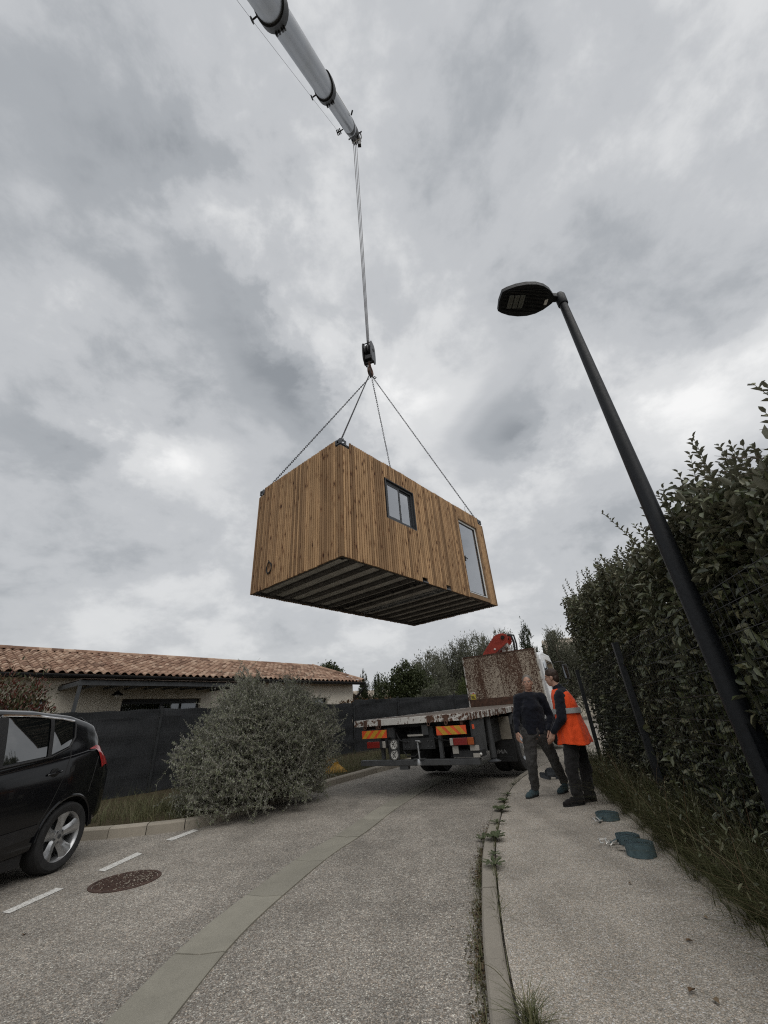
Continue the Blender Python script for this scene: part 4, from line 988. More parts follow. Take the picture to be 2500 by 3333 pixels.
# headboard
HB = 6.43
mb = MB(); mb.box(.03, TW - .03, HB, HB + .03, 1.20, 2.80); mb.build('headboard', 'rusty_white_sheet', truck)
mb = MB(); mb.box(.03, TW - .03, HB - .012, HB - .001, 1.285, 1.50); mb.build('headboard_kick_plate', 'rust_brown', truck)
for b in ((.0, .035, 1.20, 2.83), (TW - .035, TW, 1.20, 2.83)):
    mb = MB(); mb.box(b[0], b[1], HB - .02, HB + .05, b[2], b[3]); mb.build('headboard_post', 'rusty_white_rail', truck)
mb = MB(); mb.box(.036, TW - .036, HB - .015, HB + .045, 2.795, 2.83); mb.build('headboard_rail', 'rust_brown', truck)
mb = MB(); mb.box(1.235, 1.25, HB - .006, HB - .001, 1.502, 2.79); mb.build('headboard_seam', 'rust_brown', truck)
st = empty('warning_sticker'); st.parent = truck
mb = MB(); mb.box(.10, .27, HB - .018, HB - .013, 1.50, 1.66); mb.build('sticker_lower', 'sticker_yellow', st)
mb = MB(); mb.box(.10, .27, HB - .018, HB - .013, 1.662, 1.72); mb.build('sticker_upper', 'disc_white', st)
mb = MB(); mb.prism([(.12, HB - .0185, 1.68), (.22, HB - .0185, 1.665), (.25, HB - .0185, 1.70)], (0, -.002, 0)); mb.build('sticker_arrow', 'sticker_red', st)
mb = MB()
for k in range(3): mb.box(.12, .25 - .02 * k, HB - .0215, HB - .0185, 1.525 + .035 * k, 1.54 + .035 * k)
mb.build('sticker_text', 'ink_black', st)
# chassis
for x in (.80, 1.62):
    mb = MB(); mb.box(x, x + .09, .10, 8.9, .84, 1.10); mb.build('chassis_rail', 'chassis_dark', truck)
for y in (.25, 1.2, 3.4, 4.6, 5.8):
    mb = MB(); mb.box(.15, TW - .15, y, y + .10, 1.102, 1.224); mb.build('cross_bearer', 'chassis_dark', truck)
mb = MB(); mb.box(1.06, 1.73, .08, .099, .74, .92); mb.build('coupling_plate', 'chassis_dark', truck)
mb = MB()
for x in (1.12, 1.20, 1.60, 1.68):
    for z in (.78, .87): mb.cyl((x, .08, z), (x, .068, z), .014, 6)
mb.build('coupling_bolts', 'panel_grey', truck)
mb = MB(); mb.tube([(1.36, .07, .86), (1.38, .02, .88), (1.42, .0, .88), (1.45, .03, .87), (1.45, .07, .85)], .017, 8); mb.cyl((1.41, .02, .86), (1.43, .01, .58), .015, 8); mb.lathe([(.05, 0), (.055, .04), (.03, .10)], (1.40, .03, .50), (0, 0, 1), 12); mb.build('tow_jaw', 'galvanised', truck, smooth=True)
mb = MB(); mb.box(1.19, 1.52, .06, .078, .955, .985); mb.build('plate_lamp_bar', 'clear_lens', truck)
for b_ in ((1.50, 1.63, .07, .16, .97, 1.13), (.72, .86, .10, .20, .95, 1.12)):
    mb = MB(); mb.box(*b_); mb.build('rear_bracket', 'panel_grey', truck)
for b_ in ((1.80, 1.865, .10, .16, .59, 1.10), (.55, .615, .10, .16, .59, 1.10)):
    mb = MB(); mb.box(*b_); mb.build('bumper_stay', 'panel_grey', truck)
mb = MB(); mb.box(.10, 2.56, .02, .12, .49, .585); mb.build('underrun_bar', 'panel_grey', truck, bevel=.01)
mb = MB(); mb.box(.98, 1.16, .03, .10, .43, .488); mb.box(1.30, 1.52, .0, .10, .586, .60); mb.build('step_bracket', 'panel_grey', truck)
# chevron boards
for x0, x1, sg in ((.19, .765, 1), (1.835, 2.41, -1)):
    mb = MB(); mb.box(x0, x1, -.006, .006, .955, 1.093); bd_ = mb.build('chevron_board', 'chevron_orange', truck)
    bd_['label'] = 'orange and yellow striped marker board under the bed'
    w = (x1 - x0); h = .138
    for k in range(3):
        c = x0 + w * (.19 + .31 * k); q = .055; lo_, hi_ = (c - q, c + q)
        sh = .07 * sg; pts = [(lo_ - sh, .955), (hi_ - sh, .955), (hi_ + sh, 1.093), (lo_ + sh, 1.093)]
        def cl(p, a, b, lo=x0, hi=x1):
            return p
        pts = [(min(max(x, x0 + .003), x1 - .003), z + (.002 if z < 1 else -.002)) for x, z in pts]
        mb = MB(); mb.prism([(x, -.0065, z) for x, z in pts], (0, -.002, 0)); mb.build('stripe', 'chevron_yellow', bd_)
# tail lamps
for x0, segs in ((.30, ((0, .30, 'truck_red_lens'), (.30, .36, 'chassis_dark'), (.36, .43, 'clear_lens'))), (2.075, ((0, .065, 'clear_lens'), (.065, .33, 'truck_red_lens'), (.33, .45, 'amber_lens')))):
    mb = MB(); mb.box(x0, x0 + .45, .0, .06, .785, .905); tl = mb.build('tail_lamp', 'black_plastic', truck)
    for a, b, m in segs:
        mb = MB(); mb.box(x0 + a + .003, x0 + b - .003, -.022, -.001, .79, .90); mb.build('lens', m, tl, bevel=.008)
for b_ in ((2.09, 2.20, .03, .05, .66, .775), (2.42, 2.58, .03, .05, .70, .78), (2.46, 2.58, .028, .05, .60, .66)):
    mb = MB(); mb.box(*b_); mb.build('reflector_plate', 'clear_lens', truck)
mb = MB(); mb.sphere((2.60, .03, .645), .022, 8, 6); mb.build('marker_lamp', 'disc_white', truck)
mb = MB(); mb.box(2.485, 2.52, .1, .12, 1.02, 1.09); mb.build('side_marker', 'chevron_orange', truck)
mb = MB(); mb.box(2.08, 2.60, .052, .30, .60, .70); mb.build('lamp_tray', 'chassis_dark', truck)
# speed discs
for z, s_ in ((.835, '90'), (.668, '80')):
    mb = MB(); mb.lathe([(.001, 0), (.083, 0), (.083, .006)], (.897, .018, z), (0, -1, 0), 32, False); dsc = mb.build('speed_disc', 'disc_white', truck)
    mb = MB(); mb.lathe([(.070, 0), (.0715, .002), (.0775, .002), (.079, 0)], (.897, .0115, z), (0, -1, 0), 32); mb.build('ring', 'ink_black', dsc)
    me = text_mesh('digits', s_, .098, 'ink_black', .62); o = link_mesh('digits', me, dsc, (.897, .0105, z), (R(90), 0, 0))
mb = MB(); mb.box(.78, 1.01, .02, .03, .60, .92); mb.build('disc_backing', 'chassis_dark', truck)
for pts_, r_ in (([(.9, .13, 1.02), (1.0, .08, .90), (1.15, .07, .86), (1.3, .10, .93)], .012), ([(1.66, .12, 1.05), (1.75, .07, .92), (1.86, .06, .88), (2.05, .08, .86)], .010), ([(.45, .12, 1.1), (.5, .06, .98), (.62, .06, .93), (.78, .1, .96)], .009), ([(1.05, .1, .72), (1.15, .06, .64), (1.3, .06, .63), (1.42, .1, .70)], .011), ([(2.2, .1, 1.1), (2.24, .05, .98), (2.2, .04, .93)], .008)):
    mb = MB(); mb.tube([Vector(p_) for p_ in pts_], r_, 6); mb.build('cable', 'rubber', truck, smooth=True)
mb = MB(); mb.cyl((1.05, .45, .93), (1.60, .45, .93), .12, 14); mb.build('air_tank', 'chassis_dark', truck, smooth=True)
for x_ in (.2, .5, 2.0, 2.3):
    mb = MB(); mb.box(x_, x_ + .05, .03, .22, 1.10, 1.163); mb.build('lashing_bracket', 'rust_brown', truck)
mb = MB(); mb.lathe([(.16, -.12), (.40, -.12), (.45, -.08), (.45, .08), (.40, .12), (.16, .12)], (1.25, 1.35, .80), (0, 0, 1), 28); mb.build('blocker_wheel', 'rubber', truck, smooth=True)  # wheel shape added to block light passing under the bed
for b_ in ((.16, .74, .95, 2.10, .58, 1.10), (1.80, 2.30, 1.30, 2.15, .66, 1.10)):
    mb = MB(); mb.box(*b_); mb.build('blocker_box', 'chassis_dark', truck, bevel=.02)  # dark boxes added under the bed to keep light out
# right hand side: panel, stabiliser leg, mudguard, flap
mb = MB(); mb.hexa([(2.44, .12, .72), (2.47, .12, .72), (2.47, .72, .62), (2.44, .72, .62), (2.44, .12, 1.16), (2.47, .12, 1.16), (2.47, .78, 1.16), (2.44, .78, 1.16)]); mb.build('side_panel', 'panel_grey', truck)
mb = MB(); mb.cyl((2.42, 1.12, .46), (2.42, 1.12, 1.15), .052, 16); mb.cyl((2.42, 1.12, .47), (2.42, 1.12, .74), .06, 16); mb.build('stabiliser_leg', 'panel_grey', truck, smooth=True)
mb = MB(); mb.lathe([(.001, 0), (.12, 0), (.13, .015), (.06, .04), (.03, .07)], (2.42, 1.12, .40), (0, 0, 1), 16); mb.build('stabiliser_foot', 'casting_steel', truck, smooth=True)
for sx in (0, 1):
    xx = (1.95, 2.52) if sx else (-.02, .55)
    mb = MB(); mb.box(xx[0], xx[1], 2.235, 2.25, .26, .66); mf = mb.build('mud_flap', 'rubber', truck)
    if sx:
        me = text_mesh('lettering', 'IMA', .075, 'flap_ink', 1.25); link_mesh('lettering', me, mf, (2.22, 2.233, .44), (R(90), 0, 0))
        mb = MB(); mb.box(1.99, 2.45, 2.2315, 2.2345, .28, .285); mb.box(1.99, 2.45, 2.2315, 2.2345, .345, .35); mb.box(1.99, 1.995, 2.2315, 2.2345, .285, .345); mb.box(2.445, 2.45, 2.2315, 2.2345, .285, .345); mb.build('flap_frame', 'panel_grey', mf)
    mb = MB(); mb.box(xx[0] + .02, xx[1] - .02, 2.22, 2.24, .67, 1.10); mb.build('mudguard_panel', 'beige_panel', truck)
    pts = [(2.28, .60), (2.28, .95), (2.42, 1.10), (2.6, 1.14), (3.2, 1.14), (3.42, 1.08), (3.56, .92), (3.58, .62)]
    mb = MB()
    for (y0, z0), (y1, z1) in zip(pts[:-1], pts[1:]): mb.hexa([(xx[0], y0, z0), (xx[1] + .02 * sx, y0, z0), (xx[1] + .02 * sx, y1, z1), (xx[0], y1, z1), (xx[0], y0 + .012, z0 + .012), (xx[1] + .02 * sx, y0 + .012, z0 + .012), (xx[1] + .02 * sx, y1 + .012, z1 + .012), (xx[0], y1 + .012, z1 + .012)])
    mb.build('mudguard', 'black_plastic', truck)
def wheel(parent, c, ax, r, w, rim_r, mat_rim, name='wheel', dish=.05):
    root = MB(); ax = Vector(ax)
    root.lathe([(rim_r, -w / 2), (rim_r + .02, -w / 2 - .006), (r * .93, -w / 2), (r * .985, -w / 2 + .03), (r, -w / 4), (r, w / 4), (r * .985, w / 2 - .03), (r * .93, w / 2), (rim_r + .02, w / 2 + .006), (rim_r, w / 2)], c, ax, 40)
    t = root.build(name, 'rubber', parent, smooth=True)
    mb = MB(); mb.lathe([(.001, w / 2 - dish - .02), (.09, w / 2 - dish - .01), (.12, w / 2 - dish - .04), (rim_r * .72, w / 2 - dish - .05), (rim_r * .86, w / 2 - .05), (rim_r * .96, w / 2 - .02), (rim_r + .008, w / 2 + .008)], c, ax, 32)
    rim = mb.build('rim', mat_rim, t, smooth=True); return t, rim
for sx, c, sgn in ((2.36, (2.36, 2.92, .49), 1), (2.03, (2.03, 2.92, .49), 1), (.14, (.14, 2.92, .49), -1), (.47, (.47, 2.92, .49), -1), (2.30, (2.30, 7.75, .49), 1), (.20, (.20, 7.75, .49), -1)):
    t, rim = wheel(truck, c, (sgn, 0, 0), .49, .28, .285, 'galvanised', dish=-.03 if abs(c[0] - 1.25) > 1 else .10)
    mb = MB()
    for k in range(10):
        a = 2 * math.pi * k / 10; mb.cyl((c[0] + sgn * .06, c[1] + .15 * math.cos(a), c[2] + .15 * math.sin(a)), (c[0] + sgn * .115, c[1] + .15 * math.cos(a), c[2] + .15 * math.sin(a)), .016, 6)
    mb.build('wheel_nuts', 'panel_grey', rim)
for y in (2.92, 7.75):
    mb = MB(); mb.cyl((.3, y, .49), (2.2, y, .49), .09, 12); mb.sphere((1.25, y, .47), (.2, .22, .2)); mb.build('axle', 'chassis_dark', truck)
for b_ in ((1.75, 2.35, 4.2, 5.3, .52, .98), (.15, .75, 4.0, 5.6, .55, 1.0)):
    mb = MB(); mb.box(*b_); mb.build('tank', 'panel_grey', truck, bevel=.04)
# cab
CY0, CY1 = 7.45, 9.35
prof = [(CY0, .70), (CY1, .70), (CY1 + .03, 1.0), (CY1, 1.72), (CY1 - .22, 2.58), (CY1 - .40, 2.74), (CY0 + .35, 2.80), (CY0 + .06, 2.72), (CY0, 2.55)]
mb = MB(); n = len(prof); vs = []
for x, k in ((.06, .0), (.10, 1), (TW - .10, 1), (TW - .06, 0)): vs += [(x + (.06 if z > 2.2 else 0) * (1 if x < 1 else -1) , y, z - (0 if k else .01)) for y, z in prof]
mb.add(vs, [(r_ * n + i, (r_ + 1) * n + i, (r_ + 1) * n + (i + 1) % n, r_ * n + (i + 1) % n) for r_ in range(3) for i in range(n)] + [tuple(range(n)), tuple(3 * n + i for i in range(n))[::-1]])
cab = mb.build('cab', 'cab_white', truck, bevel=.04)
for x, sg in ((TW - .06, 1), (.06, -1)):
    mb = MB()
    mb.prism([(x + sg * (.002 - (.055 if z > 2.2 else 0)), y, z) for y, z in ((CY0 + .62, 1.62), (CY1 - .16, 1.62), (CY1 - .36, 2.50), (CY0 + .62, 2.56))], (sg * .012, 0, 0)); mb.build('side_window', 'dark_glass', cab)
    mb = MB(); mb.prism([(x + sg * (.002 - (.055 if z > 2.2 else 0)), y, z) for y, z in ((CY0 + .12, 1.75), (CY0 + .48, 1.75), (CY0 + .48, 2.50), (CY0 + .14, 2.44))], (sg * .010, 0, 0)); mb.build('quarter_window', 'dark_glass', cab)
    mb = MB(); xx = x + sg * .30; mb.tube([(x, CY1 - .1, 2.50), (x + sg * .25, CY1 + .08, 2.52), (xx, CY1 + .1, 2.45)], .014, 6); mb.tube([(x, CY1 - .06, 1.75), (x + sg * .25, CY1 + .08, 1.75), (xx, CY1 + .1, 1.85)], .014, 6); mb.build('mirror_arm', 'black_plastic', cab)
    mb = MB(); mb.box(min(xx - .09, xx + .09), max(xx - .09, xx + .09), CY1 + .06, CY1 + .16, 1.90, 2.42); mr = mb.build('mirror', 'black_plastic', cab, bevel=.03)
    mb = MB(); mb.box(xx - .07, xx + .07, CY1 + .052, CY1 + .058, 1.95, 2.36); mb.build('mirror_glass', 'dark_glass', mr)
mb = MB(); mb.box(.35, TW - .35, CY0 - .006, CY0 - .001, 1.85, 2.4); mb.build('rear_window', 'dark_glass', cab)
mb = MB(); mb.prism([(.16, CY1 + .004, 1.72), (TW - .16, CY1 + .004, 1.72), (TW - .20, CY1 - .20, 2.56), (.20, CY1 - .20, 2.56)], (0, .012, .004)); mb.build('windscreen', 'dark_glass', cab)
mb = MB(); mb.box(.08, TW - .08, CY1 + .03, CY1 + .12, .45, .95); mb.build('bumper', 'panel_grey', cab, bevel=.03)
# loading crane between bed and cab
mb = MB(); mb.box(.35, 2.15, 6.55, 7.3, 1.0, 1.45); mb.build('crane_base', 'chassis_dark', truck, bevel=.03)
mb = MB(); mb.hexa([(1.20, 6.85, 1.45), (1.55, 6.85, 1.45), (1.55, 7.15, 1.45), (1.20, 7.15, 1.45), (1.30, 6.88, 3.15), (1.52, 6.88, 3.15), (1.52, 7.10, 3.15), (1.30, 7.10, 3.15)]); mb.build('crane_column', 'rusty_white_rail', truck, bevel=.02)
AP = [(.62, 2.62), (.82, 2.66), (1.58, 3.14), (1.63, 3.28), (1.60, 3.40), (1.48, 3.46), (1.34, 3.46), (1.16, 3.40), (.70, 2.92), (.60, 2.75)]
for y in (6.70, 7.18):
    mb = MB(); mb.prism([(x, y, z) for x, z in AP], (0, .035, 0)); mb.build('crane_arm_plate', 'crane_red', truck, bevel=.006)
mb = MB(); inner = [(.66, 2.66), (.80, 2.70), (1.50, 3.14), (1.52, 3.34), (1.32, 3.38), (1.14, 3.33), (.72, 2.90)]
mb.prism([(x, 6.737, z) for x, z in inner], (0, .44, 0)); mb.build('crane_arm', 'crane_red', truck)
mb = MB(); mb.cyl((1.47, 6.66, 3.32), (1.47, 7.26, 3.32), .065, 16); mb.build('crane_pin', 'black_iron', truck, smooth=True)
mb = MB(); mb.tube([(1.58, 6.95, 3.40), (1.70, 6.95, 3.36), (1.74, 6.95, 3.15), (1.70, 6.95, 2.7), (1.62, 6.95, 2.0)], .035, 8); mb.tube([(1.55, 7.05, 3.44), (1.76, 7.05, 3.38), (1.79, 7.05, 3.1), (1.72, 7.05, 2.4)], .03, 8); mb.build('hydraulic_hose', 'rubber', truck, smooth=True)
mb = MB(); mb.tube([(.35, 6.8, 2.86), (.55, 6.8, 2.84), (.75, 6.82, 2.85)], .03, 6); mb.build('crane_jib', 'black_iron', truck)
mb = MB(); mb.sphere((1.12, 6.695, 2.98), (.04, .01, .03), 10, 6); mb.build('crane_mark', 'disc_white', truck)

# ------------------------------------------------------------------ parked car (local x: towards the street, y: towards its rear)
CARD = np.array([.1150, .9934])
car = empty('parked_car', (-3.87, 5.43, 0), math.atan2(-.115, .9934), 'glossy black family car parked at the kerb with its rear towards the truck', 'car')
_S = np.array([-3.46, -3.40, -3.2, -2.9, -2.5, -2.2, -1.8, -1.3, -.9, -.5, 0, .25, .36, .46, .58, .72, .82, .88])
_ZR = np.array([.66, .78, .90, .97, 1.03, 1.10, 1.40, 1.585, 1.625, 1.62, 1.575, 1.51, 1.475, 1.36, 1.20, 1.03, .96, .86])
_ZB = np.array([.62, .72, .82, .89, .94, .97, 1.00, 1.015, 1.03, 1.07, 1.125, 1.16, 1.16, 1.13, 1.06, .97, .91, .82])
_WF = np.array([.66, .80, .91, .96, .985, .995, 1, 1, 1, 1, .995, .975, .96, .945, .915, .85, .77, .66])
_ZL = np.array([.34, .26, .24, .22, .21, .21, .21, .22, .22, .23, .25, .28, .30, .32, .35, .38, .42, .48])
def car_keys(s):
    zr, zb, wf, zl = (float(np.interp(s, _S, a)) for a in (_ZR, _ZB, _WF, _ZL)); h = .92 * wf; gh = max(0.0, min(1.0, (zr - zb) / .5))
    zsh = min(.86, zb - .06)
    return [(h * .78, zl), (h * .95, zl + .03), (h * .985, max(.40, zl + .08)), (h * 1.0, max(.60, zl + .16)), (h * .995, max(zsh, zl + .24)), (h * .968, max(zb - .04, zl + .26)), (h * (.935 - .0 * gh), max(zb, zl + .28)), (h * (.885 - .0 * gh), zb + (zr - .07 - zb) * .5 if gh > .2 else zb + (zr - zb) * .4), (h * (.84 - .03 * gh), max(zb, zr - .085 * gh)), (h * .66, zr - .022), (h * .3, zr - .004), (0, zr)]
def car_surf(s, k, off=0.0):
    K = car_keys(s); i = int(min(max(math.floor(k), 0), len(K) - 2)); t = k - i
    def cr(a, b, c, d): return .5 * (2 * b + (c - a) * t + (2 * a - 5 * b + 4 * c - d) * t * t + (3 * b - 3 * c + d - a) * t ** 3)
    p = [K[max(i - 1, 0)], K[i], K[i + 1], K[min(i + 2, len(K) - 1)]]
    w, z = cr(*[q[0] for q in p]), cr(*[q[1] for q in p])
    if off:
        e = .02; w2, z2 = car_surf_raw(s, min(k + e, 11)); w1, z1 = car_surf_raw(s, max(k - e, 0)); dw, dz = w2 - w1, z2 - z1; ln = math.hypot(dw, dz) or 1
        w += dz / ln * off; z -= dw / ln * off
    return w, z
def car_surf_raw(s, k): return car_surf(s, k)
def car_pt(s, k, side=1, off=0.0):
    w, z = car_surf(s, k, off); return (-.92 + side * w, s, z)
SS = np.concatenate([np.linspace(-3.46, -3.2, 8)[:-1], np.linspace(-3.2, .36, 90)[:-1], np.linspace(.36, .88, 22)])
KS = np.linspace(0, 11, 67)
WHEELS_S = (.10, -2.51)
vs = []; idx = {}
fs = []
for side in (1, -1):
    base = len(vs)
    for s in SS:
        for k in KS: vs.append(car_pt(s, k, side))
    nk = len(KS)
    for i in range(len(SS) - 1):
        for j in range(nk - 1):
            sc_, kc = (SS[i] + SS[i + 1]) / 2, (KS[j] + KS[j + 1]) / 2; w, z = car_surf(sc_, kc)
            if any((sc_ - ws) ** 2 + (z - .32) ** 2 < .375 ** 2 for ws in WHEELS_S) and kc < 6: continue
            q = (base + i * nk + j, base + i * nk + j + 1, base + (i + 1) * nk + j + 1, base + (i + 1) * nk + j); fs.append(q if side == -1 else q[::-1])
mb = MB(); mb.add(vs, fs)
for e in (0, len(SS) - 1):
    o0 = [e * nk + j for j in range(nk)]; o1 = [len(SS) * nk + e * nk + j for j in range(nk)]
    for j in range(nk - 1): mb.f.append((o0[j], o0[j + 1], o1[j + 1], o1[j])); mb.mi.append(0)
body = mb.build('body', 'black_paint', car, smooth=True)
mb = MB(); mb.box(-1.68, -.16, -3.1, .50, .21, .34); mb.box(-1.78, -.06, -2.1, -.32, .16, .338); mb.box(-1.60, -.24, -2.2, .3, .341, .75); mb.build('underbody', 'black_plastic', car)  # middle box widened to deepen the shade under the car
def patch(name, poly, mat, off=.004, parent=body, side=1, nu=14, nv=8, thick=.0):
    """poly: four corners (s,k), bilinear on the body surface"""
    (a, b, c, d) = poly; mb = MB()
    def fn(u, v):
        s = (a[0] * (1 - u) + b[0] * u) * (1 - v) + (d[0] * (1 - u) + c[0] * u) * v
        k = (a[1] * (1 - u) + b[1] * u) * (1 - v) + (d[1] * (1 - u) + c[1] * u) * v
        return car_pt(s, k, side, off)
    mb.grid(fn, nu, nv); return mb.build(name, mat, parent, smooth=True)
def pane(name, poly, side, off=.014):
    c4 = [Vector(car_pt(s_, k_, side, off)) for s_, k_ in poly]; nrm = (c4[1] - c4[0]).cross(c4[3] - c4[0]).normalized()
    if nrm.x * side < 0: nrm = -nrm
    mb = MB(); mb.grid(lambda u, v: (c4[0] * (1 - u) + c4[1] * u) * (1 - v) + (c4[3] * (1 - u) + c4[2] * u) * v + nrm * .010 * (1 - (2 * u - 1) ** 2 * .5 - (2 * v - 1) ** 2 * .5), 12, 8)
    return mb.build(name, 'tinted_glass', body, smooth=True)
def line(name, pts, mat, r=.004, side=1, off=.001, parent=body, n=5):
    P = [];
    for (s0, k0), (s1, k1) in zip(pts[:-1], pts[1:]):
        for t in np.linspace(0, 1, 8)[:-1]: P.append(car_pt(s0 + (s1 - s0) * t, k0 + (k1 - k0) * t, side, off))
    P.append(car_pt(*pts[-1], side, off)); mb = MB(); mb.tube(P, r, n); return mb.build(name, mat, parent, smooth=True)
for sd in (1, -1):
    pane('side_window', [(-.845, 6.22), (-.36, 6.22), (-.36, 7.82), (-.87, 7.82)], sd)
    pane('quarter_window', [(-.31, 6.25), (-.05, 6.55), (-.04, 7.74), (-.31, 7.81)], sd)
    pane('front_side_window', [(-1.72, 6.25), (-.955, 6.22), (-.98, 7.82), (-1.32, 7.80)], sd)
    patch('door_pillar', [(-.955, 6.15), (-.845, 6.15), (-.87, 7.84), (-.98, 7.84)], 'black_plastic', .022, side=sd, nu=4)
    patch('rear_pillar_trim', [(-.36, 6.15), (-.31, 6.15), (-.31, 7.84), (-.36, 7.84)], 'black_plastic', .022, side=sd, nu=3)
    line('window_chrome', [(-.93, 7.93), (-.5, 7.93), (-.2, 7.90), (-.02, 7.80)], 'chrome', .013, sd, .014)
    line('window_chrome', [(-1.45, 7.70), (-1.25, 7.92), (-.99, 7.93)], 'chrome', .013, sd, .014)
    line('belt_rubber', [(-1.75, 6.12), (-.9, 6.10), (-.3, 6.12), (-.08, 6.42), (-.005, 6.9), (.0, 7.7)], 'black_plastic', .012, sd, .014)
    line('door_seam', [(-.03, 6.9), (-.03, 5.9), (-.06, 5.0), (-.10, 4.2), (-.20, 3.2), (-.33, 2.2)], 'ink_black', .0035, sd, 0)
    line('door_seam', [(-.93, 6.1), (-.92, 4), (-.90, 1.2)], 'ink_black', .0035, sd, 0)
    line('bumper_seam', [(.46, 5.4), (.40, 4.5), (.34, 3.4)], 'ink_black', .003, sd, 0)
    patch('door_moulding', [(-.93, 1.75), (-.27, 2.0), (-.27, 2.55), (-.93, 2.4)], 'black_plastic', .010, side=sd)
    patch('fuel_flap', [(-.03, 4.25), (.03, 4.35), (.03, 4.62), (-.03, 4.52)], 'ink_black', .002, side=sd, nu=4, nv=4)
    mb = MB(); c = Vector(car_pt(-.24, 4.42, sd, .004)); mb.sphere(c, (.006, .055, .045), 14, 8); mb.build('handle_recess', 'ink_black', body)
    mb = MB(); P = [car_pt(s, 4.40 + (s + .24) * .45, sd, o_) for s, o_ in ((-.33, .008), (-.30, .03), (-.24, .036), (-.19, .032), (-.15, .012))]; mb.tube(P, [.010, .013, .013, .013, .010], 8); mb.build('door_handle', 'black_paint', body, smooth=True)
    tlp = [(.285, 6.15), (.40, 6.35), (.735, 4.6), (.60, 4.55)]
    tl = patch('tail_light', [(.24, 6.0), (.48, 6.7), (.78, 5.3), (.50, 4.35)], 'red_lens', .014, side=sd)
    for ws in WHEELS_S:
        mb = MB(); P = []
        for k in range(25):
            a = math.pi * (.02 + .96 * k / 24); s_, z_ = ws + .382 * math.cos(a), .32 + .382 * math.sin(a); w_ = float(np.interp(s_, _S, _WF)) * .92
            P.append((-.92 + sd * (w_ - .006), s_, z_))
        mb.tube(P, .016, 6); mb.build('arch_lip', 'black_paint', body, smooth=True)
        mb = MB(); vs = []
        for k in range(25):
            a = math.pi * (.03 + .94 * k / 24)
            for x_ in (-.92 + sd * .90, -.92 + sd * .60): vs.append((x_, ws + .385 * math.cos(a), .32 + .385 * math.sin(a)))
        mb.add(vs, [(2 * k, 2 * k + 1, 2 * k + 3, 2 * k + 2) for k in range(24)]); mb.build('wheel_arch_liner', 'black_plastic', body)
        # wheel: tyre, rim with five spokes
        cx = -.92 + sd * .795; c = (cx, ws, .322)
        mb = MB(); mb.lathe([(.225, -.10), (.235, -.108), (.29, -.112), (.312, -.095), (.322, -.05), (.322, .05), (.312, .095), (.29, .112), (.235, .108), (.225, .10)], c, (sd, 0, 0), 48); wh = mb.build('wheel', 'rubber', car, smooth=True)
        mb = MB(); mb.lathe([(.225, -.09), (.205, -.03), (.205, .06), (.222, .098), (.231, .104), (.236, .099), (.230, .085)], c, (sd, 0, 0), 48)
        for k in range(5):
            a = 2 * math.pi * k / 5 + .35
            ring = []
            for rr, wd, dp in ((.04, .050, .055), (.09, .050, .062), (.15, .058, .080), (.19, .075, .092), (.218, .098, .096)):
                for q, dd in ((-1, -.026), (-.45, 0), (.45, 0), (1, -.026)):
                    ring.append((cx + sd * (dp + dd), ws + rr * math.cos(a) - q * wd * math.sin(a), .322 + rr * math.sin(a) + q * wd * math.cos(a)))
            m = 4; mb.add(ring, [(i * m + j, i * m + j + 1, (i + 1) * m + j + 1, (i + 1) * m + j) for i in range(4) for j in range(3)])
        mb.lathe([(.001, .066), (.034, .064), (.06, .060), (.075, .03)], c, (sd, 0, 0), 20)
        rim = mb.build('rim', 'rim_silver', wh, smooth=True)
        mb = MB()
        for k in range(5):
            a = 2 * math.pi * (k + .5) / 5 + .35; mb.cyl((cx + sd * .058, ws + .054 * math.cos(a), .322 + .054 * math.sin(a)), (cx + sd * .0655, ws + .054 * math.cos(a), .322 + .054 * math.sin(a)), .010, 8)
        mb.cyl((cx + sd * .06, ws, .322), (cx + sd * .069, ws, .322), .022, 12); mb.build('wheel_bolts', 'panel_grey', rim)
        mb = MB(); mb.lathe([(.02, -.02), (.15, -.02), (.15, .0), (.02, .0)], c, (sd, 0, 0), 24); mb.build('brake_disc', 'panel_grey', wh)
mb = MB()
mb.grid(lambda u, v: ((lambda s, w: (-.92 + (2 * u - 1) * w, s, float(np.interp(s, _S, _ZR)) + .006))(.40 + .26 * v, .52 - .02 * v)), 10, 6); mb.build('rear_window', 'tinted_glass', body, smooth=True)
mb = MB(); mb.grid(lambda u, v: ((lambda s, w: (-.92 + (2 * u - 1) * w, s, float(np.interp(s, _S, _ZR)) + .006))(-1.35 - .75 * v, .52 + .1 * v)), 10, 6); mb.build('windscreen', 'tinted_glass', body, smooth=True)
mb = MB(); mb.hexa([(-1.50, .28, 1.50), (-.34, .28, 1.50), (-.36, .44, 1.455), (-1.48, .44, 1.455), (-1.50, .28, 1.535), (-.34, .28, 1.535), (-.36, .44, 1.475), (-1.48, .44, 1.475)]); mb.build('spoiler', 'black_paint', body, bevel=.008)
mb = MB(); mb.box(-1.18, -.66, .885, .897, .62, .73); mb.build('rear_plate', 'disc_white', body)
for x_ in (-1.45, -.39):
    mb = MB(); mb.sphere((x_, -3.36, .70), (.16, .12, .075), 14, 8); mb.build('headlight', 'clear_lens', body, smooth=True)
# a seat headrest seen through the rear side window
for x_ in (-.45, -1.35):
    mb = MB(); mb.box(x_ - .14, x_ + .14, -.62, -.50, .90, 1.18); mb.box(x_ - .1, x_ + .1, -.60, -.52, 1.20, 1.36); mb.build('rear_seat', 'black_plastic', car, bevel=.03)

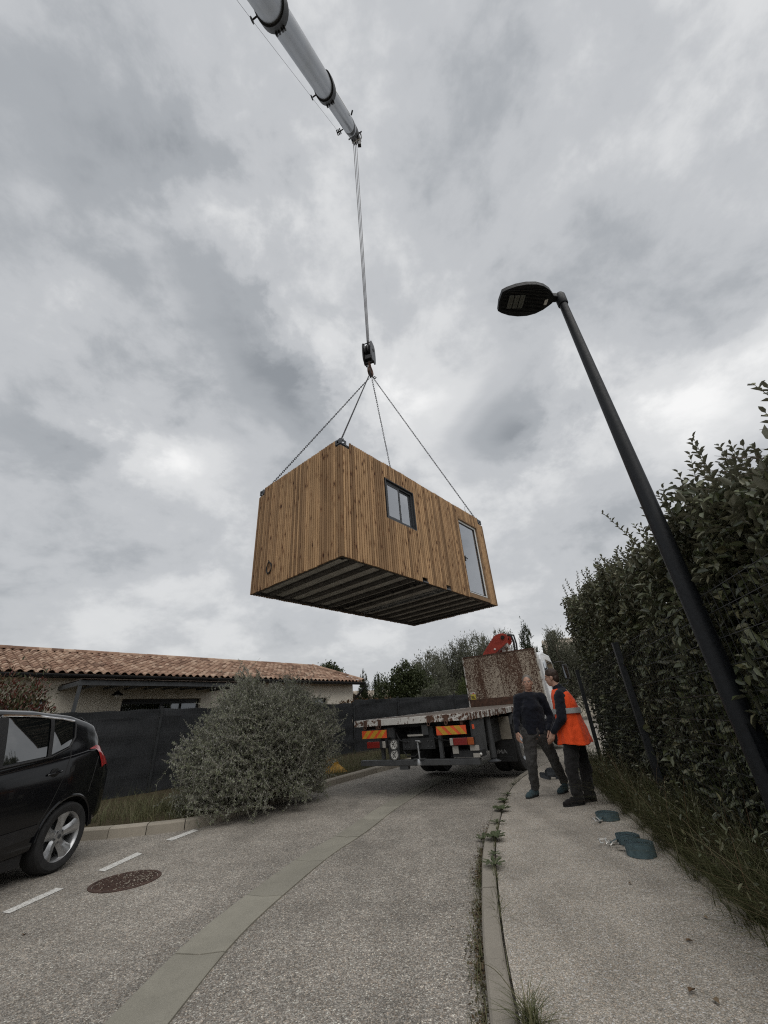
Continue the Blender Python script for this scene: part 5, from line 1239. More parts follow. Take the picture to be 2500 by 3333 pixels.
# ------------------------------------------------------------------ people
def remesh(o, size, smooth=4, disp=0.0, dscale=.12):
    m = o.modifiers.new('remesh', 'REMESH'); m.mode = 'VOXEL'; m.voxel_size = size; m.use_smooth_shade = True
    s = o.modifiers.new('smooth', 'SMOOTH'); s.factor = .5; s.iterations = smooth
    if disp:
        tx = bpy.data.textures.new('folds', 'CLOUDS'); tx.noise_scale = dscale; tx.noise_depth = 2
        d = o.modifiers.new('folds', 'DISPLACE'); d.texture = tx; d.strength = disp; d.mid_level = .5; d.texture_coords = 'LOCAL'
def V3(*a): return Vector(a)
def hand(mb, wrist, fdir, palm_n, side, curl=.35, sc=1.0):
    """palm and five fingers; fdir: direction of the fingers, palm_n: out of the palm, side: towards the thumb"""
    f, n, s = Vector(fdir).normalized(), Vector(palm_n).normalized(), Vector(side).normalized(); w = Vector(wrist)
    for k in (-1, -.33, .33, 1): mb.limb([w + f * .01 + s * k * .016 * sc, w + f * .085 * sc + s * k * .030 * sc], [.016 * sc, .0135 * sc], 8)
    for k, ln in ((-.034, .060), (-.012, .075), (.011, .080), (.033, .072)):
        b = w + f * .085 * sc + s * k * sc; p1 = b + (f * .45 * ln + n * curl * .15 * ln) * sc; p2 = p1 + (f * .32 * ln + n * curl * .5 * ln) * sc; p3 = p2 + (f * .20 * ln + n * curl * .6 * ln) * sc
        mb.limb([b, p1, p2, p3], [.0105 * sc, .0095 * sc, .0088 * sc, .0075 * sc], 8)
    b = w + f * .028 * sc + s * .030 * sc; p1 = b + (f * .032 + s * .026 + n * .012) * sc; p2 = p1 + (f * .030 + s * .012 + n * .014) * sc
    mb.limb([b, p1, p2], [.0145 * sc, .0115 * sc, .009 * sc], 8)
def head_shape(mb, c, fwd):
    f = Vector(fwd).normalized(); r = f.cross(Vector((0, 0, 1))).normalized(); M = Matrix((r, f, Vector((0, 0, 1)))).transposed(); c = Vector(c)
    def q(x, y, z): return c + M @ Vector((x, y, z))
    mb.sphere(q(0, -.012, .035), (.074, .094, .085), 20, 14, M); mb.sphere(q(0, .012, -.03), (.062, .074, .085), 18, 12, M); mb.sphere(q(0, .030, -.085), (.040, .040, .030), 14, 10, M)
    mb.limb([q(0, .078, .020), q(0, .092, -.014), q(0, .088, -.026)], [.007, .0095, .008], 8); mb.sphere(q(.010, .082, -.025), .006, 8, 6); mb.sphere(q(-.010, .082, -.025), .006, 8, 6)
    for x in (-1, 1):
        mb.sphere(q(x * .074, -.008, -.008), (.010, .020, .032), 10, 8, M); mb.sphere(q(x * .03, .078, .030), (.022, .012, .008), 10, 6, M); mb.sphere(q(x * .036, .056, -.020), (.020, .020, .02), 10, 8, M)
    mb.sphere(q(0, .075, -.055), (.020, .010, .005), 10, 6, M); mb.sphere(q(0, .073, -.064), (.018, .010, .006), 10, 6, M)
    return q, M
def shoe(name, heel, toe, mat, parent, ankle):
    h, t = Vector(heel), Vector(toe); d = (t - h).normalized(); s = d.cross(Vector((0, 0, 1))).normalized(); ln = (t - h).length; mb = MB()
    z = h.z
    for k, (wd, ht) in ((.08, (.036, .06)), (.3, (.038, .06)), (.55, (.042, .05)), (.78, (.046, .038)), (.93, (.036, .03))):
        p = h + d * ln * k; mb.sphere((p.x, p.y, z + ht), (wd, wd, ht), 12, 8)
        for e in (-.55, .55): mb.sphere(Vector((p.x, p.y, z + ht * .8)) + s * wd * e, (wd * .62, wd * .62, ht * .8), 10, 6)
    mb.limb([h + d * ln * .15 + Vector((0, 0, .05)), Vector(ankle) + Vector((0, 0, .02))], [.045, .048], 12); mb.tube([h + d * .03 + Vector((0, 0, .055)), h + d * ln * .82 + Vector((0, 0, .04))], [.036, .04], 10)
    o = mb.build(name, mat, parent, smooth=True); remesh(o, .008, 3)
    mb = MB(); pts = []
    for k in range(20):
        a = 2 * math.pi * k / 20; c_, s_ = math.cos(a), math.sin(a); wd = .043 + .008 * c_
        pts.append(h + d * (ln * .5 + (ln * .5 + .008) * math.copysign(abs(c_) ** .7, c_)) + s * wd * math.copysign(abs(s_) ** .7, s_) + Vector((0, 0, .0)))
    mb.prism(pts, (0, 0, .022)); mb.build('sole', 'rubber', o)
G1 = .078
# --- man in the dark pullover, legs apart, facing the camera
p1 = empty('person', (2.13, 7.25, 0), 0, 'person in navy pullover, grey trousers and teal shoes standing beside the truck', 'person')
O = Vector((2.13, 7.25, 0)); fw1 = Vector((-.35, -.93, 0)).normalized()
def L1(*a): return Vector(a) - O
J = dict(pel=L1(2.13, 7.23, .93), waist=L1(2.135, 7.225, 1.06), chest=L1(2.14, 7.22, 1.30), neck=L1(2.15, 7.205, 1.49), head=L1(2.155, 7.17, 1.645),
         sl=L1(1.965, 7.23, 1.425), sr=L1(2.335, 7.19, 1.415), el=L1(1.885, 7.24, 1.16), er=L1(2.415, 7.21, 1.14), wl=L1(1.835, 7.17, .965), wr=L1(2.30, 7.08, .955),
         hl=L1(2.035, 7.24, .90), hr=L1(2.225, 7.22, .90), kl=L1(1.985, 7.26, .53), kr=L1(2.36, 7.33, .54), al=L1(2.015, 7.45, .165), ar=L1(2.53, 7.62, .21))
mb = MB()
mb.limb([J['pel'], J['waist'], J['chest'], J['chest'] + V3(0, 0, .10)], [.13, .12, .135, .12], 14); mb.limb([J['sl'], J['chest'] + V3(0, 0, .13), J['sr']], [.055, .08, .055]); mb.limb([J['chest'] + V3(0, 0, .14), J['neck'], J['head']], [.07, .056, .055])
for a, b, c in (('sl', 'el', 'wl'), ('sr', 'er', 'wr')): mb.limb([J[a], J[b], J[c]], [.050, .038, .026])
for a, b, c in (('hl', 'kl', 'al'), ('hr', 'kr', 'ar')): mb.limb([J[a], J[b], J[c]], [.085, .055, .040])
hand(mb, J['wl'], (-.10, -.12, -.96), (.8, -.5, 0), (.35, -.9, -.1), .45); hand(mb, J['wr'], (-.10, -.15, -.96), (-.75, -.3, 0), (-.55, -.75, -.1), .5)
q, M = head_shape(mb, J['head'], fw1)
b1 = mb.build('body', 'skin', p1, smooth=True); remesh(b1, .0065, 2)
for x in (-1, 1):
    e = MB(); e.sphere(q(x * .030, .078, .012), (.013, .008, .006), 10, 6, M); eo = e.build('eye', 'eye_white', p1); e = MB(); e.sphere(q(x * .030, .0855, .012), (.005, .003, .005), 8, 6, M); e.build('iris', 'ink_black', eo)
mb = MB(); mb.sphere(q(0, -.020, .045), (.079, .095, .086), 20, 12, M); mb.sphere(q(0, -.055, .0), (.070, .055, .07), 14, 10, M); mb.build('hair', 'hair_grey', p1, smooth=True)
mb = MB(); mb.limb([J['waist'], J['chest'], J['chest'] + V3(0, 0, .10)], [.150, .160, .135], 16)
for dx_ in (-.05, 0, .05): mb.tube([J['pel'] + V3(dx_, 0, -.02), J['waist'] + V3(dx_, 0, 0), J['chest'] + V3(dx_ * 1.1, 0, 0)], [.142, .135, .135], 16)
mb.limb([J['sl'], J['chest'] + V3(0, 0, .13), J['sr']], [.072, .095, .072]); mb.limb([J['chest'] + V3(0, 0, .14), J['neck'] + V3(0, 0, -.01)], [.085, .066])
for a, b, c in (('sl', 'el', 'wl'), ('sr', 'er', 'wr')): mb.limb([J[a], J[b], J[c] + (J[b] - J[c]) * .06], [.075, .060, .044])
o = mb.build('pullover', 'navy_knit', p1, smooth=True); remesh(o, .011, 3, .030, .07)
mb = MB(); mb.limb([J['hl'] + V3(0, 0, .03), J['hr'] + V3(0, 0, .03)], [.125, .125]); mb.limb([J['pel'], J['pel'] + V3(0, 0, .06)], [.145, .14])
for a, b, c in (('hl', 'kl', 'al'), ('hr', 'kr', 'ar')): mb.limb([J[a], J[a] * .5 + J[b] * .5, J[b], J[b] * .5 + J[c] * .5, J[c] + V3(0, 0, .03)], [.118, .098, .079, .070, .066], 14)
o = mb.build('trousers', 'grey_trousers', p1, smooth=True); remesh(o, .011, 3, .045, .07)
shoe('shoe', L1(2.05, 7.50, G1), L1(1.83, 7.31, G1), 'teal_shoe', p1, J['al'] + V3(0, 0, -.03)); shoe('shoe', L1(2.57, 7.68, G1), L1(2.37, 7.49, G1), 'teal_shoe', p1, J['ar'] + V3(0, 0, -.04))
# --- man in the orange vest, turned away to the left
p2 = empty('person', (2.46, 6.70, 0), 0, 'person in orange high visibility vest and black trousers standing near the hedge', 'person')
O = Vector((2.46, 6.70, 0)); fw2 = Vector((-.90, .40, 0)).normalized()
J = dict(pel=L1(2.49, 6.71, .93), waist=L1(2.505, 6.705, 1.06), chest=L1(2.50, 6.70, 1.30), neck=L1(2.455, 6.71, 1.51), head=L1(2.405, 6.735, 1.665),
         sl=L1(2.395, 6.555, 1.40), sr=L1(2.575, 6.875, 1.42), el=L1(2.335, 6.50, 1.12), er=L1(2.48, 6.94, 1.14), wl=L1(2.205, 6.60, .94), wr=L1(2.30, 6.90, .96),
         hl=L1(2.45, 6.63, .88), hr=L1(2.54, 6.79, .88), kl=L1(2.335, 6.60, .50), kr=L1(2.60, 6.80, .50), al=L1(2.335, 6.61, .17), ar=L1(2.565, 6.79, .17))
mb = MB()
mb.limb([J['pel'], J['waist'], J['chest'], J['chest'] + V3(0, 0, .10)], [.13, .125, .135, .12], 14); mb.limb([J['sl'], J['chest'] + V3(0, 0, .12), J['sr']], [.055, .08, .055]); mb.limb([J['chest'] + V3(0, 0, .14), J['neck'], J['head']], [.07, .058, .055])
for a, b, c in (('sl', 'el', 'wl'), ('sr', 'er', 'wr')): mb.limb([J[a], J[b], J[c]], [.050, .040, .027])
for a, b, c in (('hl', 'kl', 'al'), ('hr', 'kr', 'ar')): mb.limb([J[a], J[b], J[c]], [.085, .055, .040])
hand(mb, J['wl'], (-.45, .15, -.88), (.3, .9, 0), (-.85, .3, -.3), .6); hand(mb, J['wr'], (-.45, -.1, -.88), (.3, -.9, 0), (-.85, -.3, -.3), .6)
q, M = head_shape(mb, J['head'], fw2); b2 = mb.build('body', 'skin', p2, smooth=True); remesh(b2, .0065, 2)
for x in (-1, 1):
    e = MB(); e.sphere(q(x * .030, .078, .012), (.013, .008, .006), 10, 6, M); eo = e.build('eye', 'eye_white', p2); e = MB(); e.sphere(q(x * .030, .0855, .012), (.005, .003, .005), 8, 6, M); e.build('iris', 'ink_black', eo)
mb = MB(); mb.sphere(q(0, -.018, .050), (.082, .098, .090), 20, 12, M); mb.sphere(q(0, -.060, -.005), (.074, .056, .08), 14, 10, M); o = mb.build('hair', 'hair_brown', p2, smooth=True); remesh(o, .008, 2, .012, .03)
mb = MB(); mb.limb([J['waist'], J['chest'], J['chest'] + V3(0, 0, .09)], [.14, .145, .12], 14)
mb.limb([J['sl'], J['chest'] + V3(0, 0, .12), J['sr']], [.078, .105, .078]); mb.limb([J['chest'] + V3(0, 0, .14), J['neck']], [.098, .074])
for a, b, c in (('sl', 'el', 'wl'), ('sr', 'er', 'wr')): mb.limb([J[a], J[b], J[c] + (J[b] - J[c]) * .06], [.078, .066, .048])
o = mb.build('pullover', 'navy_knit', p2, smooth=True); remesh(o, .011, 3, .035, .07)
mb = MB(); mb.limb([J['hl'] + V3(0, 0, .03), J['hr'] + V3(0, 0, .03)], [.125, .125])
for a, b, c in (('hl', 'kl', 'al'), ('hr', 'kr', 'ar')): mb.limb([J[a], J[a] * .5 + J[b] * .5, J[b], J[b] * .5 + J[c] * .5, J[c] + V3(0, 0, .05), J[c]], [.122, .104, .088, .080, .080, .070], 14)
o = mb.build('trousers', 'black_trousers', p2, smooth=True); remesh(o, .011, 3, .045, .07)
shoe('shoe', L1(2.42, 6.66, G1), L1(2.11, 6.565, G1), 'black_shoe', p2, J['al'] + V3(.02, 0, -.02)); shoe('shoe', L1(2.65, 6.82, G1), L1(2.37, 6.76, G1), 'black_shoe', p2, J['ar'] + V3(.02, 0, -.02))
# vest: flared loose shell with folds, open at the neck and arms
def vest_ring(z, rx, ry, cx, cy, n=44, fold=0.0, ph=0.0):
    out = []
    for k in range(n):
        a = 2 * math.pi * k / n; r_ = 1 + fold * 1.5 * (math.sin(a * 7 + ph) * .6 + math.sin(a * 11 + 1.3 + ph) * .4)
        u_, v_ = rx * math.cos(a) * r_, ry * math.sin(a) * r_
        out.append((cx + u_ * -fw2.y + v_ * fw2.x, cy + u_ * fw2.x + v_ * fw2.y, z + .012 * math.sin(a * 3 + ph) * (1 if z < .9 else 0)))
    return out
rings = [(.775, .275, .235, .045, -.01, .055), (.86, .262, .222, .045, -.008, .05), (.96, .246, .205, .045, -.005, .042), (1.06, .230, .190, .045, 0, .032), (1.165, .222, .178, .042, 0, .02), (1.235, .220, .175, .04, 0, .015), (1.32, .215, .170, .035, .0, .01), (1.40, .200, .150, .02, .002, .006), (1.455, .155, .118, .005, .004, .004), (1.50, .088, .088, -.002, .008, 0)]
def ring_mesh(rr, extra=0.0):
    mb = MB(); n = 44; vs = []
    for i, (z, rx, ry, cx, cy, fo) in enumerate(rr): vs += vest_ring(z, rx + extra, ry + extra, cx, cy, n, fo, i * .25)
    mb.add(vs, [(i * n + k, i * n + (k + 1) % n, (i + 1) * n + (k + 1) % n, (i + 1) * n + k) for i in range(len(rr) - 1) for k in range(n)]); return mb
vest = ring_mesh(rings).build('vest', 'orange_vest', p2, smooth=True)
so = vest.modifiers.new('solid', 'SOLIDIFY'); so.thickness = .006; so.offset = 1; ss_ = vest.modifiers.new('sub', 'SUBSURF'); ss_.levels = 2; ss_.render_levels = 2
tx_ = bpy.data.textures.new('creases', 'CLOUDS'); tx_.noise_scale = .075; tx_.noise_depth = 2; dm_ = vest.modifiers.new('creases', 'DISPLACE'); dm_.texture = tx_; dm_.strength = .028; dm_.mid_level = .5; dm_.texture_coords = 'LOCAL'
ring_mesh(rings[4:6], .020).build('reflective_band', 'reflective', vest, smooth=True)

# ------------------------------------------------------------------ straps on the pavement
def strap_coil(name, loc, r, h, label, mat='strap_teal', rz=0.0, tilt=0.0, buckle=True):
    e = empty(name, loc, rz, label, 'strap'); e.rotation_euler = (tilt, 0, rz)
    mb = MB(); n = 40; turns = 13; vs = []; m = turns * n
    for k in range(m + 1):
        a = 2 * math.pi * k / n; rr = .022 + (r - .022) * k / m + random.uniform(-.0004, .0004); dz = .0012 * math.sin(k * .13)
        for z in (0, h): vs.append((rr * math.cos(a), rr * math.sin(a), z + dz + (.0015 * math.sin(k * .7) if z else 0)))
    mb.add(vs, [(2 * k, 2 * k + 2, 2 * k + 3, 2 * k + 1) for k in range(m)])
    mb.add([((r - .006) * math.cos(a), (r - .006) * math.sin(a), .012) for a in [2 * math.pi * k / 24 for k in range(24)]], [tuple(range(24))])
    w_ = mb.build('webbing', mat, e); sd_ = w_.modifiers.new('thick', 'SOLIDIFY'); sd_.thickness = .003
    mb = MB(); mb.cyl((0, 0, .013), (0, 0, h * .93), .021, 14); mb.build('shade_plug', 'ink_black', e)  # black plug, shade of the coil's centre hole put into its colour
    if buckle:
        mb = MB(); vs = []
        for k in range(7): t = k / 6; vs += [(-r * .8 - .12 * t, -.03 - r * .55 * t, .015 + .03 * (1 - t)), (-r * .8 - .12 * t + .02, .03 - r * .55 * t, .015 + .03 * (1 - t))]
        mb.add(vs, [(2 * k, 2 * k + 1, 2 * k + 3, 2 * k + 2) for k in range(6)]); mb.build('tail', mat, e)
        c = Vector((-r * .8 - .15, -r * .6, .02)); mb = MB()
        for s_ in (-.025, .03): mb.tube([c + V3(s_, .04, .02), c + V3(s_ - .01, .0, .035), c + V3(s_ - .015, -.04, .01), c + V3(s_ + .01, -.055, .012)], .006, 6)
        mb.cyl(c + V3(-.035, .03, .02), c + V3(.04, .035, .02), .006, 6); mb.build('hook', 'zinc', e, smooth=True)
strap_coil('strap_coil', (2.31, 5.75, .08), .125, .062, 'teal ratchet strap coil farthest along the verge, closest to the orange vest', rz=.4)
strap_coil('strap_coil', (2.065, 4.80, .08), .105, .064, 'teal ratchet strap coil just behind the biggest coil, metal buckle at its left', rz=-.15)
strap_coil('strap_coil', (1.995, 4.45, .08), .12, .085, 'biggest teal ratchet strap coil, nearest the camera at the grass edge', rz=-1.3)
# heap of loose strap behind the two men
hp_ = empty('strap_heap', (2.80, 9.05, gz(9.05) + .08), 0, 'grey blue heap of loose strap on the pavement behind the two people', 'strap')
for k in range(4):
    mb = MB(); vs = []; cx, cy, rr, zz_ = ((-.12, .0, .10, .0), (.02, .05, .12, .03), (-.02, -.06, .085, .07), (.14, -.02, .08, .0))[k]; tl_ = .5 * (k - 1.5)
    for j in range(41):
        a = 2 * math.pi * j / 40 * 1.6
        for w in (0, .055): vs.append((cx + rr * math.cos(a) * (1 + .1 * math.sin(j)), cy + rr * .7 * math.sin(a), zz_ + w + .03 * (1 + math.sin(a + tl_))))
    mb.add(vs, [(2 * j, 2 * j + 1, 2 * j + 3, 2 * j + 2) for j in range(40)]); mb.build('webbing', 'strap_grey', hp_)
mb = MB(); vs = []
for j in range(15): t = j / 14; vs += [(.12 - .25 * t + .03 * math.sin(t * 6), -.1 - 1.05 * t, .06 * (1 - t) + .012), (.17 - .25 * t + .03 * math.sin(t * 6), -.1 - 1.05 * t, .06 * (1 - t) + .02 + .03 * t)]
mb.add(vs, [(2 * j, 2 * j + 1, 2 * j + 3, 2 * j + 2) for j in range(14)]); mb.build('loose_end', 'strap_grey', hp_)
# yellow plastic tub left on the verge
tub = empty('yellow_tub', (-1.72, 12.0, gz(12) + .115), .4, 'broken yellow plastic tub lying on the verge beside the silver bush', 'tub')
mb = MB(); mb.add([(-.28, -.18, 0), (.30, -.15, 0), (.26, .18, 0), (-.25, .2, 0), (-.20, -.10, .34), (.05, -.08, .20), (.03, .15, .22), (-.19, .16, .36)], [(0, 3, 2, 1), (0, 1, 5, 4), (1, 2, 6, 5), (2, 3, 7, 6), (3, 0, 4, 7)]); o = mb.build('shell', 'yellow_plastic', tub)
s_ = o.modifiers.new('solid', 'SOLIDIFY'); s_.thickness = .012
mb = MB(); mb.tube([(-.20, -.10, .345), (-.02, -.12, .28), (.06, -.08, .20)], .014, 6); mb.build('rim', 'yellow_plastic', tub)

# ------------------------------------------------------------------ hedge and its mesh fence
HH = np.array([.2541, .9672]); HN = np.array([.9672, -.2541])      # along the hedge, into the hedge
P1_ = np.array([3.60, 6.42])
def hw_(t, o, z): t = np.asarray(t, float); return np.stack([P1_[0] + HH[0] * t + HN[0] * o, P1_[1] + HH[1] * t + HN[1] * o, np.broadcast_to(z, np.shape(t))], -1)
hedge = empty('laurel_hedge', (3.6, 6.42, 0), 0, 'tall dense dark green hedge with glossy leaves along the right side of the pavement', 'hedge')
hoff = np.array([3.6, 6.42, 0.0])
T0_, T1_ = -7.2, 4.58
def htop(t): y = 6.42 + .967 * t; return 2.27 + .118 * y + .13 * np.sin(t * 1.7 + .6) + .10 * np.sin(t * 4.1 + 2) + .06 * np.sin(t * 9.3)
def rep(n): return np.arange(n)
# dark sheets added behind the leaves to close see-through gaps
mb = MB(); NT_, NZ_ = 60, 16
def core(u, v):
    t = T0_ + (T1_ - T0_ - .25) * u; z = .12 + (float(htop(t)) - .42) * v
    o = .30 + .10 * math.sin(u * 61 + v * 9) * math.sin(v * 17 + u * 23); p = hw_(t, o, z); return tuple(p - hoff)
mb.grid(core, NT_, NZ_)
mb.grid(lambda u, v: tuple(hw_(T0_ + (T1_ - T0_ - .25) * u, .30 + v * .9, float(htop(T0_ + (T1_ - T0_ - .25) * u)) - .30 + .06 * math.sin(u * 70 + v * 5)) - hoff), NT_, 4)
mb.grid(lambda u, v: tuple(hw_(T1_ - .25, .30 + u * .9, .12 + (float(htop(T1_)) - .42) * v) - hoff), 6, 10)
mb.build('dark_backing', 'hedge_core', hedge)
n_front, n_top, n_end = 30000, 7500, 3000
t = rng.uniform(T0_, T1_, n_front); z = .10 + (htop(t) - .05) * rng.uniform(0, 1, n_front) ** .9
lump = .10 * np.sin(t * 3.3 + z * 2.1) * np.sin(z * 4.2 + t * 1.1) + .05 * np.sin(t * 9 + z * 7)
o = rng.uniform(-.06, .22, n_front) + lump * .8 + .10 * np.clip(z - 2.0, 0, 1.5) * 0
Pf = hw_(t, o, z); Df = np.stack([-HN[0] * .55 + rng.normal(0, .55, n_front), -HN[1] * .55 + rng.normal(0, .55, n_front), rng.normal(-.15, .6, n_front)], 1)
Uf = np.stack([-HN[0] * .75 + rng.normal(0, .35, n_front), -HN[1] * .75 + rng.normal(0, .35, n_front), .55 + rng.normal(0, .35, n_front)], 1)
t = rng.uniform(T0_, T1_, n_top); o = rng.uniform(-.1, 1.15, n_top); Pt = hw_(t, o, 0); Pt[:, 2] = htop(t) + rng.uniform(-.28, .10, n_top)
Dt = rng.normal(0, .6, (n_top, 3)) + [0, 0, .35]; Ut = rng.normal(0, .4, (n_top, 3)) + [0, 0, 1]
t = T1_ + rng.uniform(-.3, .12, n_end); o = rng.uniform(-.1, 1.1, n_end); Pe = hw_(t, o, 0); Pe[:, 2] = .1 + htop(t) * rng.uniform(0, 1, n_end)
De = rng.normal(0, .5, (n_end, 3)) + [.2, .6, 0]; Ue = rng.normal(0, .4, (n_end, 3)) + [0, .5, .5]
# long shoots above the top
shoots = []; SP, SD, SU, SL = [], [], [], []
for k in range(330):
    t0 = rng.uniform(T0_, T1_ + .05); o0 = rng.uniform(-.05, .7); ln = abs(rng.normal(.20, .13)) + .06
    if rng.random() < .07: ln += .22
    b = hw_(t0, o0, float(htop(t0)) - .15); d = unit(np.array([rng.normal(-.05, .15), rng.normal(-.02, .15), 1.0])); bend = rng.normal(0, .15, 3) * [1, 1, 0]
    path = np.stack([b + d * (ln + .15) * s + bend * (ln * s) ** 2 for s in np.linspace(0, 1, 5)]); shoots.append(path)
    nl = int((ln + .15) / .028)
    for j in range(nl):
        s = (j + .5) / nl; p = b + d * (ln + .15) * s + bend * (ln * s) ** 2; a = j * 2.4 + rng.uniform(-.4, .4)
        SP.append(p); SD.append([math.cos(a) * .9, math.sin(a) * .9, .55 + .5 * s]); SU.append([-math.cos(a) * .5, -math.sin(a) * .5, .9]); SL.append(.105 * (1 - .45 * s))
P = np.concatenate([Pf, Pt, Pe, np.array(SP)]); D = np.concatenate([Df, Dt, De, np.array(SD)]); U = np.concatenate([Uf, Ut, Ue, np.array(SU)])
ln = np.concatenate([rng.uniform(.060, .135, n_front + n_top + n_end), np.array(SL)]); wd = ln * rng.uniform(.40, .56, len(ln))
dist = np.linalg.norm(P - [0, 0, CAM_H], axis=1); fdir = np.array([_fw.x, _fw.y, _fw.z]); dep = (P - [0, 0, CAM_H]) @ fdir; rx_ = (P - [0, 0, CAM_H]) @ np.array(_r2)
vis = (dep > .5) & (np.abs(rx_ / np.maximum(dep, .1)) < .97) & (np.arange(len(P)) < n_front) & (((P - np.append(P1_, 0))[:, :2] @ HN) < .02)
score = np.where(vis, ln / np.maximum(dep, .1), 0); order = np.argsort(-score); big = order[:300]; small = np.setdiff1d(np.arange(len(P)), big)
V, Fq = leaf_arrays(P[small] - hoff, D[small], U[small], ln[small], wd[small]); np_obj('leaves', V, Fq, 'hedge_leaf', hedge, 'stuff')
leaf_me = []
for asp in (.42, .5, .56):
    V, Fq = leaf_arrays(np.zeros((1, 3)), np.array([[0, 1., 0]]), np.array([[0, 0, 1.]]), 1.0, asp); leaf_me.append(np_mesh('leaf', V, Fq, 'hedge_leaf'))
def leaf_obj(me, p, d, u, l, parent):
    d = Vector(d).normalized(); s = d.cross(Vector(u)).normalized(); u = s.cross(d)
    o = bpy.data.objects.new('leaf', me); COL.objects.link(o); o.parent = parent
    o.matrix_basis = Matrix.Translation(Vector(p)) @ Matrix((s, d, u)).transposed().to_4x4() @ Matrix.Scale(l, 4); return o
for i in big: leaf_obj(leaf_me[i % 3], P[i] - hoff, D[i], U[i], ln[i], hedge)
V, Fq = twig_arrays(np.array(shoots) - hoff, .0045); np_obj('shoots', V, Fq, 'twig_bark', hedge, 'stuff')
tw = []
for k in range(900):
    t0 = rng.uniform(T0_, T1_); z0 = rng.uniform(.2, 2.8); b = hw_(t0, .28, z0); e = hw_(t0 + rng.normal(0, .12), -.08 + rng.uniform(-.05, .1), z0 + rng.uniform(.0, .3)); tw.append(np.stack([b + (e - b) * s for s in (0, .5, 1)]))
V, Fq = twig_arrays(np.array(tw) - hoff, .004); np_obj('twigs', V, Fq, 'twig_bark', hedge, 'stuff')
# mesh fence in front of the hedge
mf = empty('hedge_fence', (0, 0, 0), 0, 'dark green metal mesh fence with square posts buried in the front of the hedge', 'fence')
PT_ = [-4.53 * 1.5, -4.53 * .5 - 2.0, 0.0, 4.53]
for t0 in (-4.53, 0.0, 4.53):
    p = hw_(t0, -.20, 0); mb = MB(); mb.box(-.04, .04, -.04, .04, gz(p[1]) + .05, 2.06); mb.box(-.043, .043, -.043, .043, 2.06, 2.08); o = mb.build('post', 'fence_post', mf); o.location = (p[0], p[1], 0); o.rotation_euler = (0, 0, math.atan2(HH[1], HH[0]))
mb = MB()
for z0 in (.25, .45, .65, .85, 1.05, 1.25, 1.45, 1.65, 1.85, 2.0):
    a, b = hw_(T0_, -.15, z0), hw_(T1_ - .1, -.15, z0); mb.bar(a, b, .005, .005)
for k in range(int((T1_ - T0_) / .10)):
    a = hw_(T0_ + k * .10, -.145, .15); mb.bar(a, (a[0], a[1], 2.03), .0035, .0035)
tag(mb.build('wire_mesh', 'fence_post', mf), kind='stuff')

# ------------------------------------------------------------------ grasses
def grass(name, P, H, leanx, w, mat, label, seg=3):
    V, Fq = blade_arrays(P, H, leanx, w, seg); o = np_obj(name, V, Fq, mat, None, 'stuff'); return tag(o, label, 'grass')
n = 8000; NC = 330; cy = rng.uniform(1.0, 11.3, NC); co_ = -rng.beta(1.25, 1.15, NC) * .86; ch = rng.gamma(5, .062, NC); cd = rng.normal(-.45, .45, NC); ce = rng.normal(0, .45, NC); cl_ = rng.integers(0, NC, n)
y = cy[cl_] + rng.normal(0, .045, n); x = np.array([hedge_x(v) for v in y]) + co_[cl_] + rng.normal(0, .04, n)
P = np.stack([x, y, np.array([gz(v) for v in y]) + .08], 1); H = np.clip(ch[cl_] * rng.uniform(.45, 1.15, n), .07, .85)
lean = np.stack([cd[cl_] + rng.normal(0, .38, n), ce[cl_] + rng.normal(0, .38, n)], 1) * (H[:, None] * 1.05)
grass('verge_grass', P, H, lean, rng.uniform(.003, .0075, n), 'grass_blade', 'long rough grass leaning over the pavement edge below the hedge', 4)
n = 3400; y = rng.uniform(1.0, 11.0, n); y = y + .10 * np.sin(y * 9); P = np.stack([np.array([hedge_x(v) for v in y]) - .80 + rng.normal(0, .05, n), y, np.array([gz(v) for v in y]) + .08], 1); H = np.clip(rng.gamma(3, .055, n) * (1 + .8 * np.sin(y * 2.9) * np.sin(y * 7.1)), .03, .5)
grass('edge_grass', P, H, np.stack([rng.normal(-.75, .4, n), rng.normal(-.1, .45, n)], 1) * (H[:, None] * 1.2), rng.uniform(.003, .007, n), 'grass_blade', 'grass fringe flopping over the low edging stones onto the right pavement', 4)
n = 260; y = rng.uniform(1.5, 10.5, n); P = np.stack([np.array([hedge_x(v) for v in y]) - rng.uniform(.2, .86, n), y, np.full(n, .08)], 1); H = rng.uniform(.25, .7, n)
grass('dry_stalks', P, H, np.stack([rng.normal(-.5, .5, n), rng.normal(0, .5, n)], 1) * H[:, None], rng.uniform(.003, .005, n), 'dry_leaf', 'straw coloured dry stalks sticking out of the long grass below the hedge', 5)
n = 26000; kx_, kt_ = resample(KL[::-1], .02); i_ = rng.integers(0, len(kx_), n); dd_ = rng.gamma(1.6, .55, n) + .16
P = np.stack([kx_[i_, 0] + kt_[i_, 1] * dd_, kx_[i_, 1] - kt_[i_, 0] * dd_], 1); keep = (P[:, 0] > -8) & (P[:, 0] < 3.5) & (P[:, 1] < 17); P = P[keep]; dd_ = dd_[keep]; n = len(P)
cover = (np.sin(P[:, 0] * 3.1) * np.sin(P[:, 1] * 2.7 + 1) + rng.normal(0, .5, n)) > -.55; P = P[cover]; n = len(P)
P = np.concatenate([P, np.array([[gz(v) + .115] for v in P[:, 1]])], 1); H = np.clip(rng.gamma(3.0, .045, n) + .03, .03, .45)
grass('left_verge_grass', P, H, rng.normal(0, .5, (n, 2)) * H[:, None], rng.uniform(.003, .007, n), 'grass_blade', 'short weedy grass on the verge between the left kerb and the screened fence')
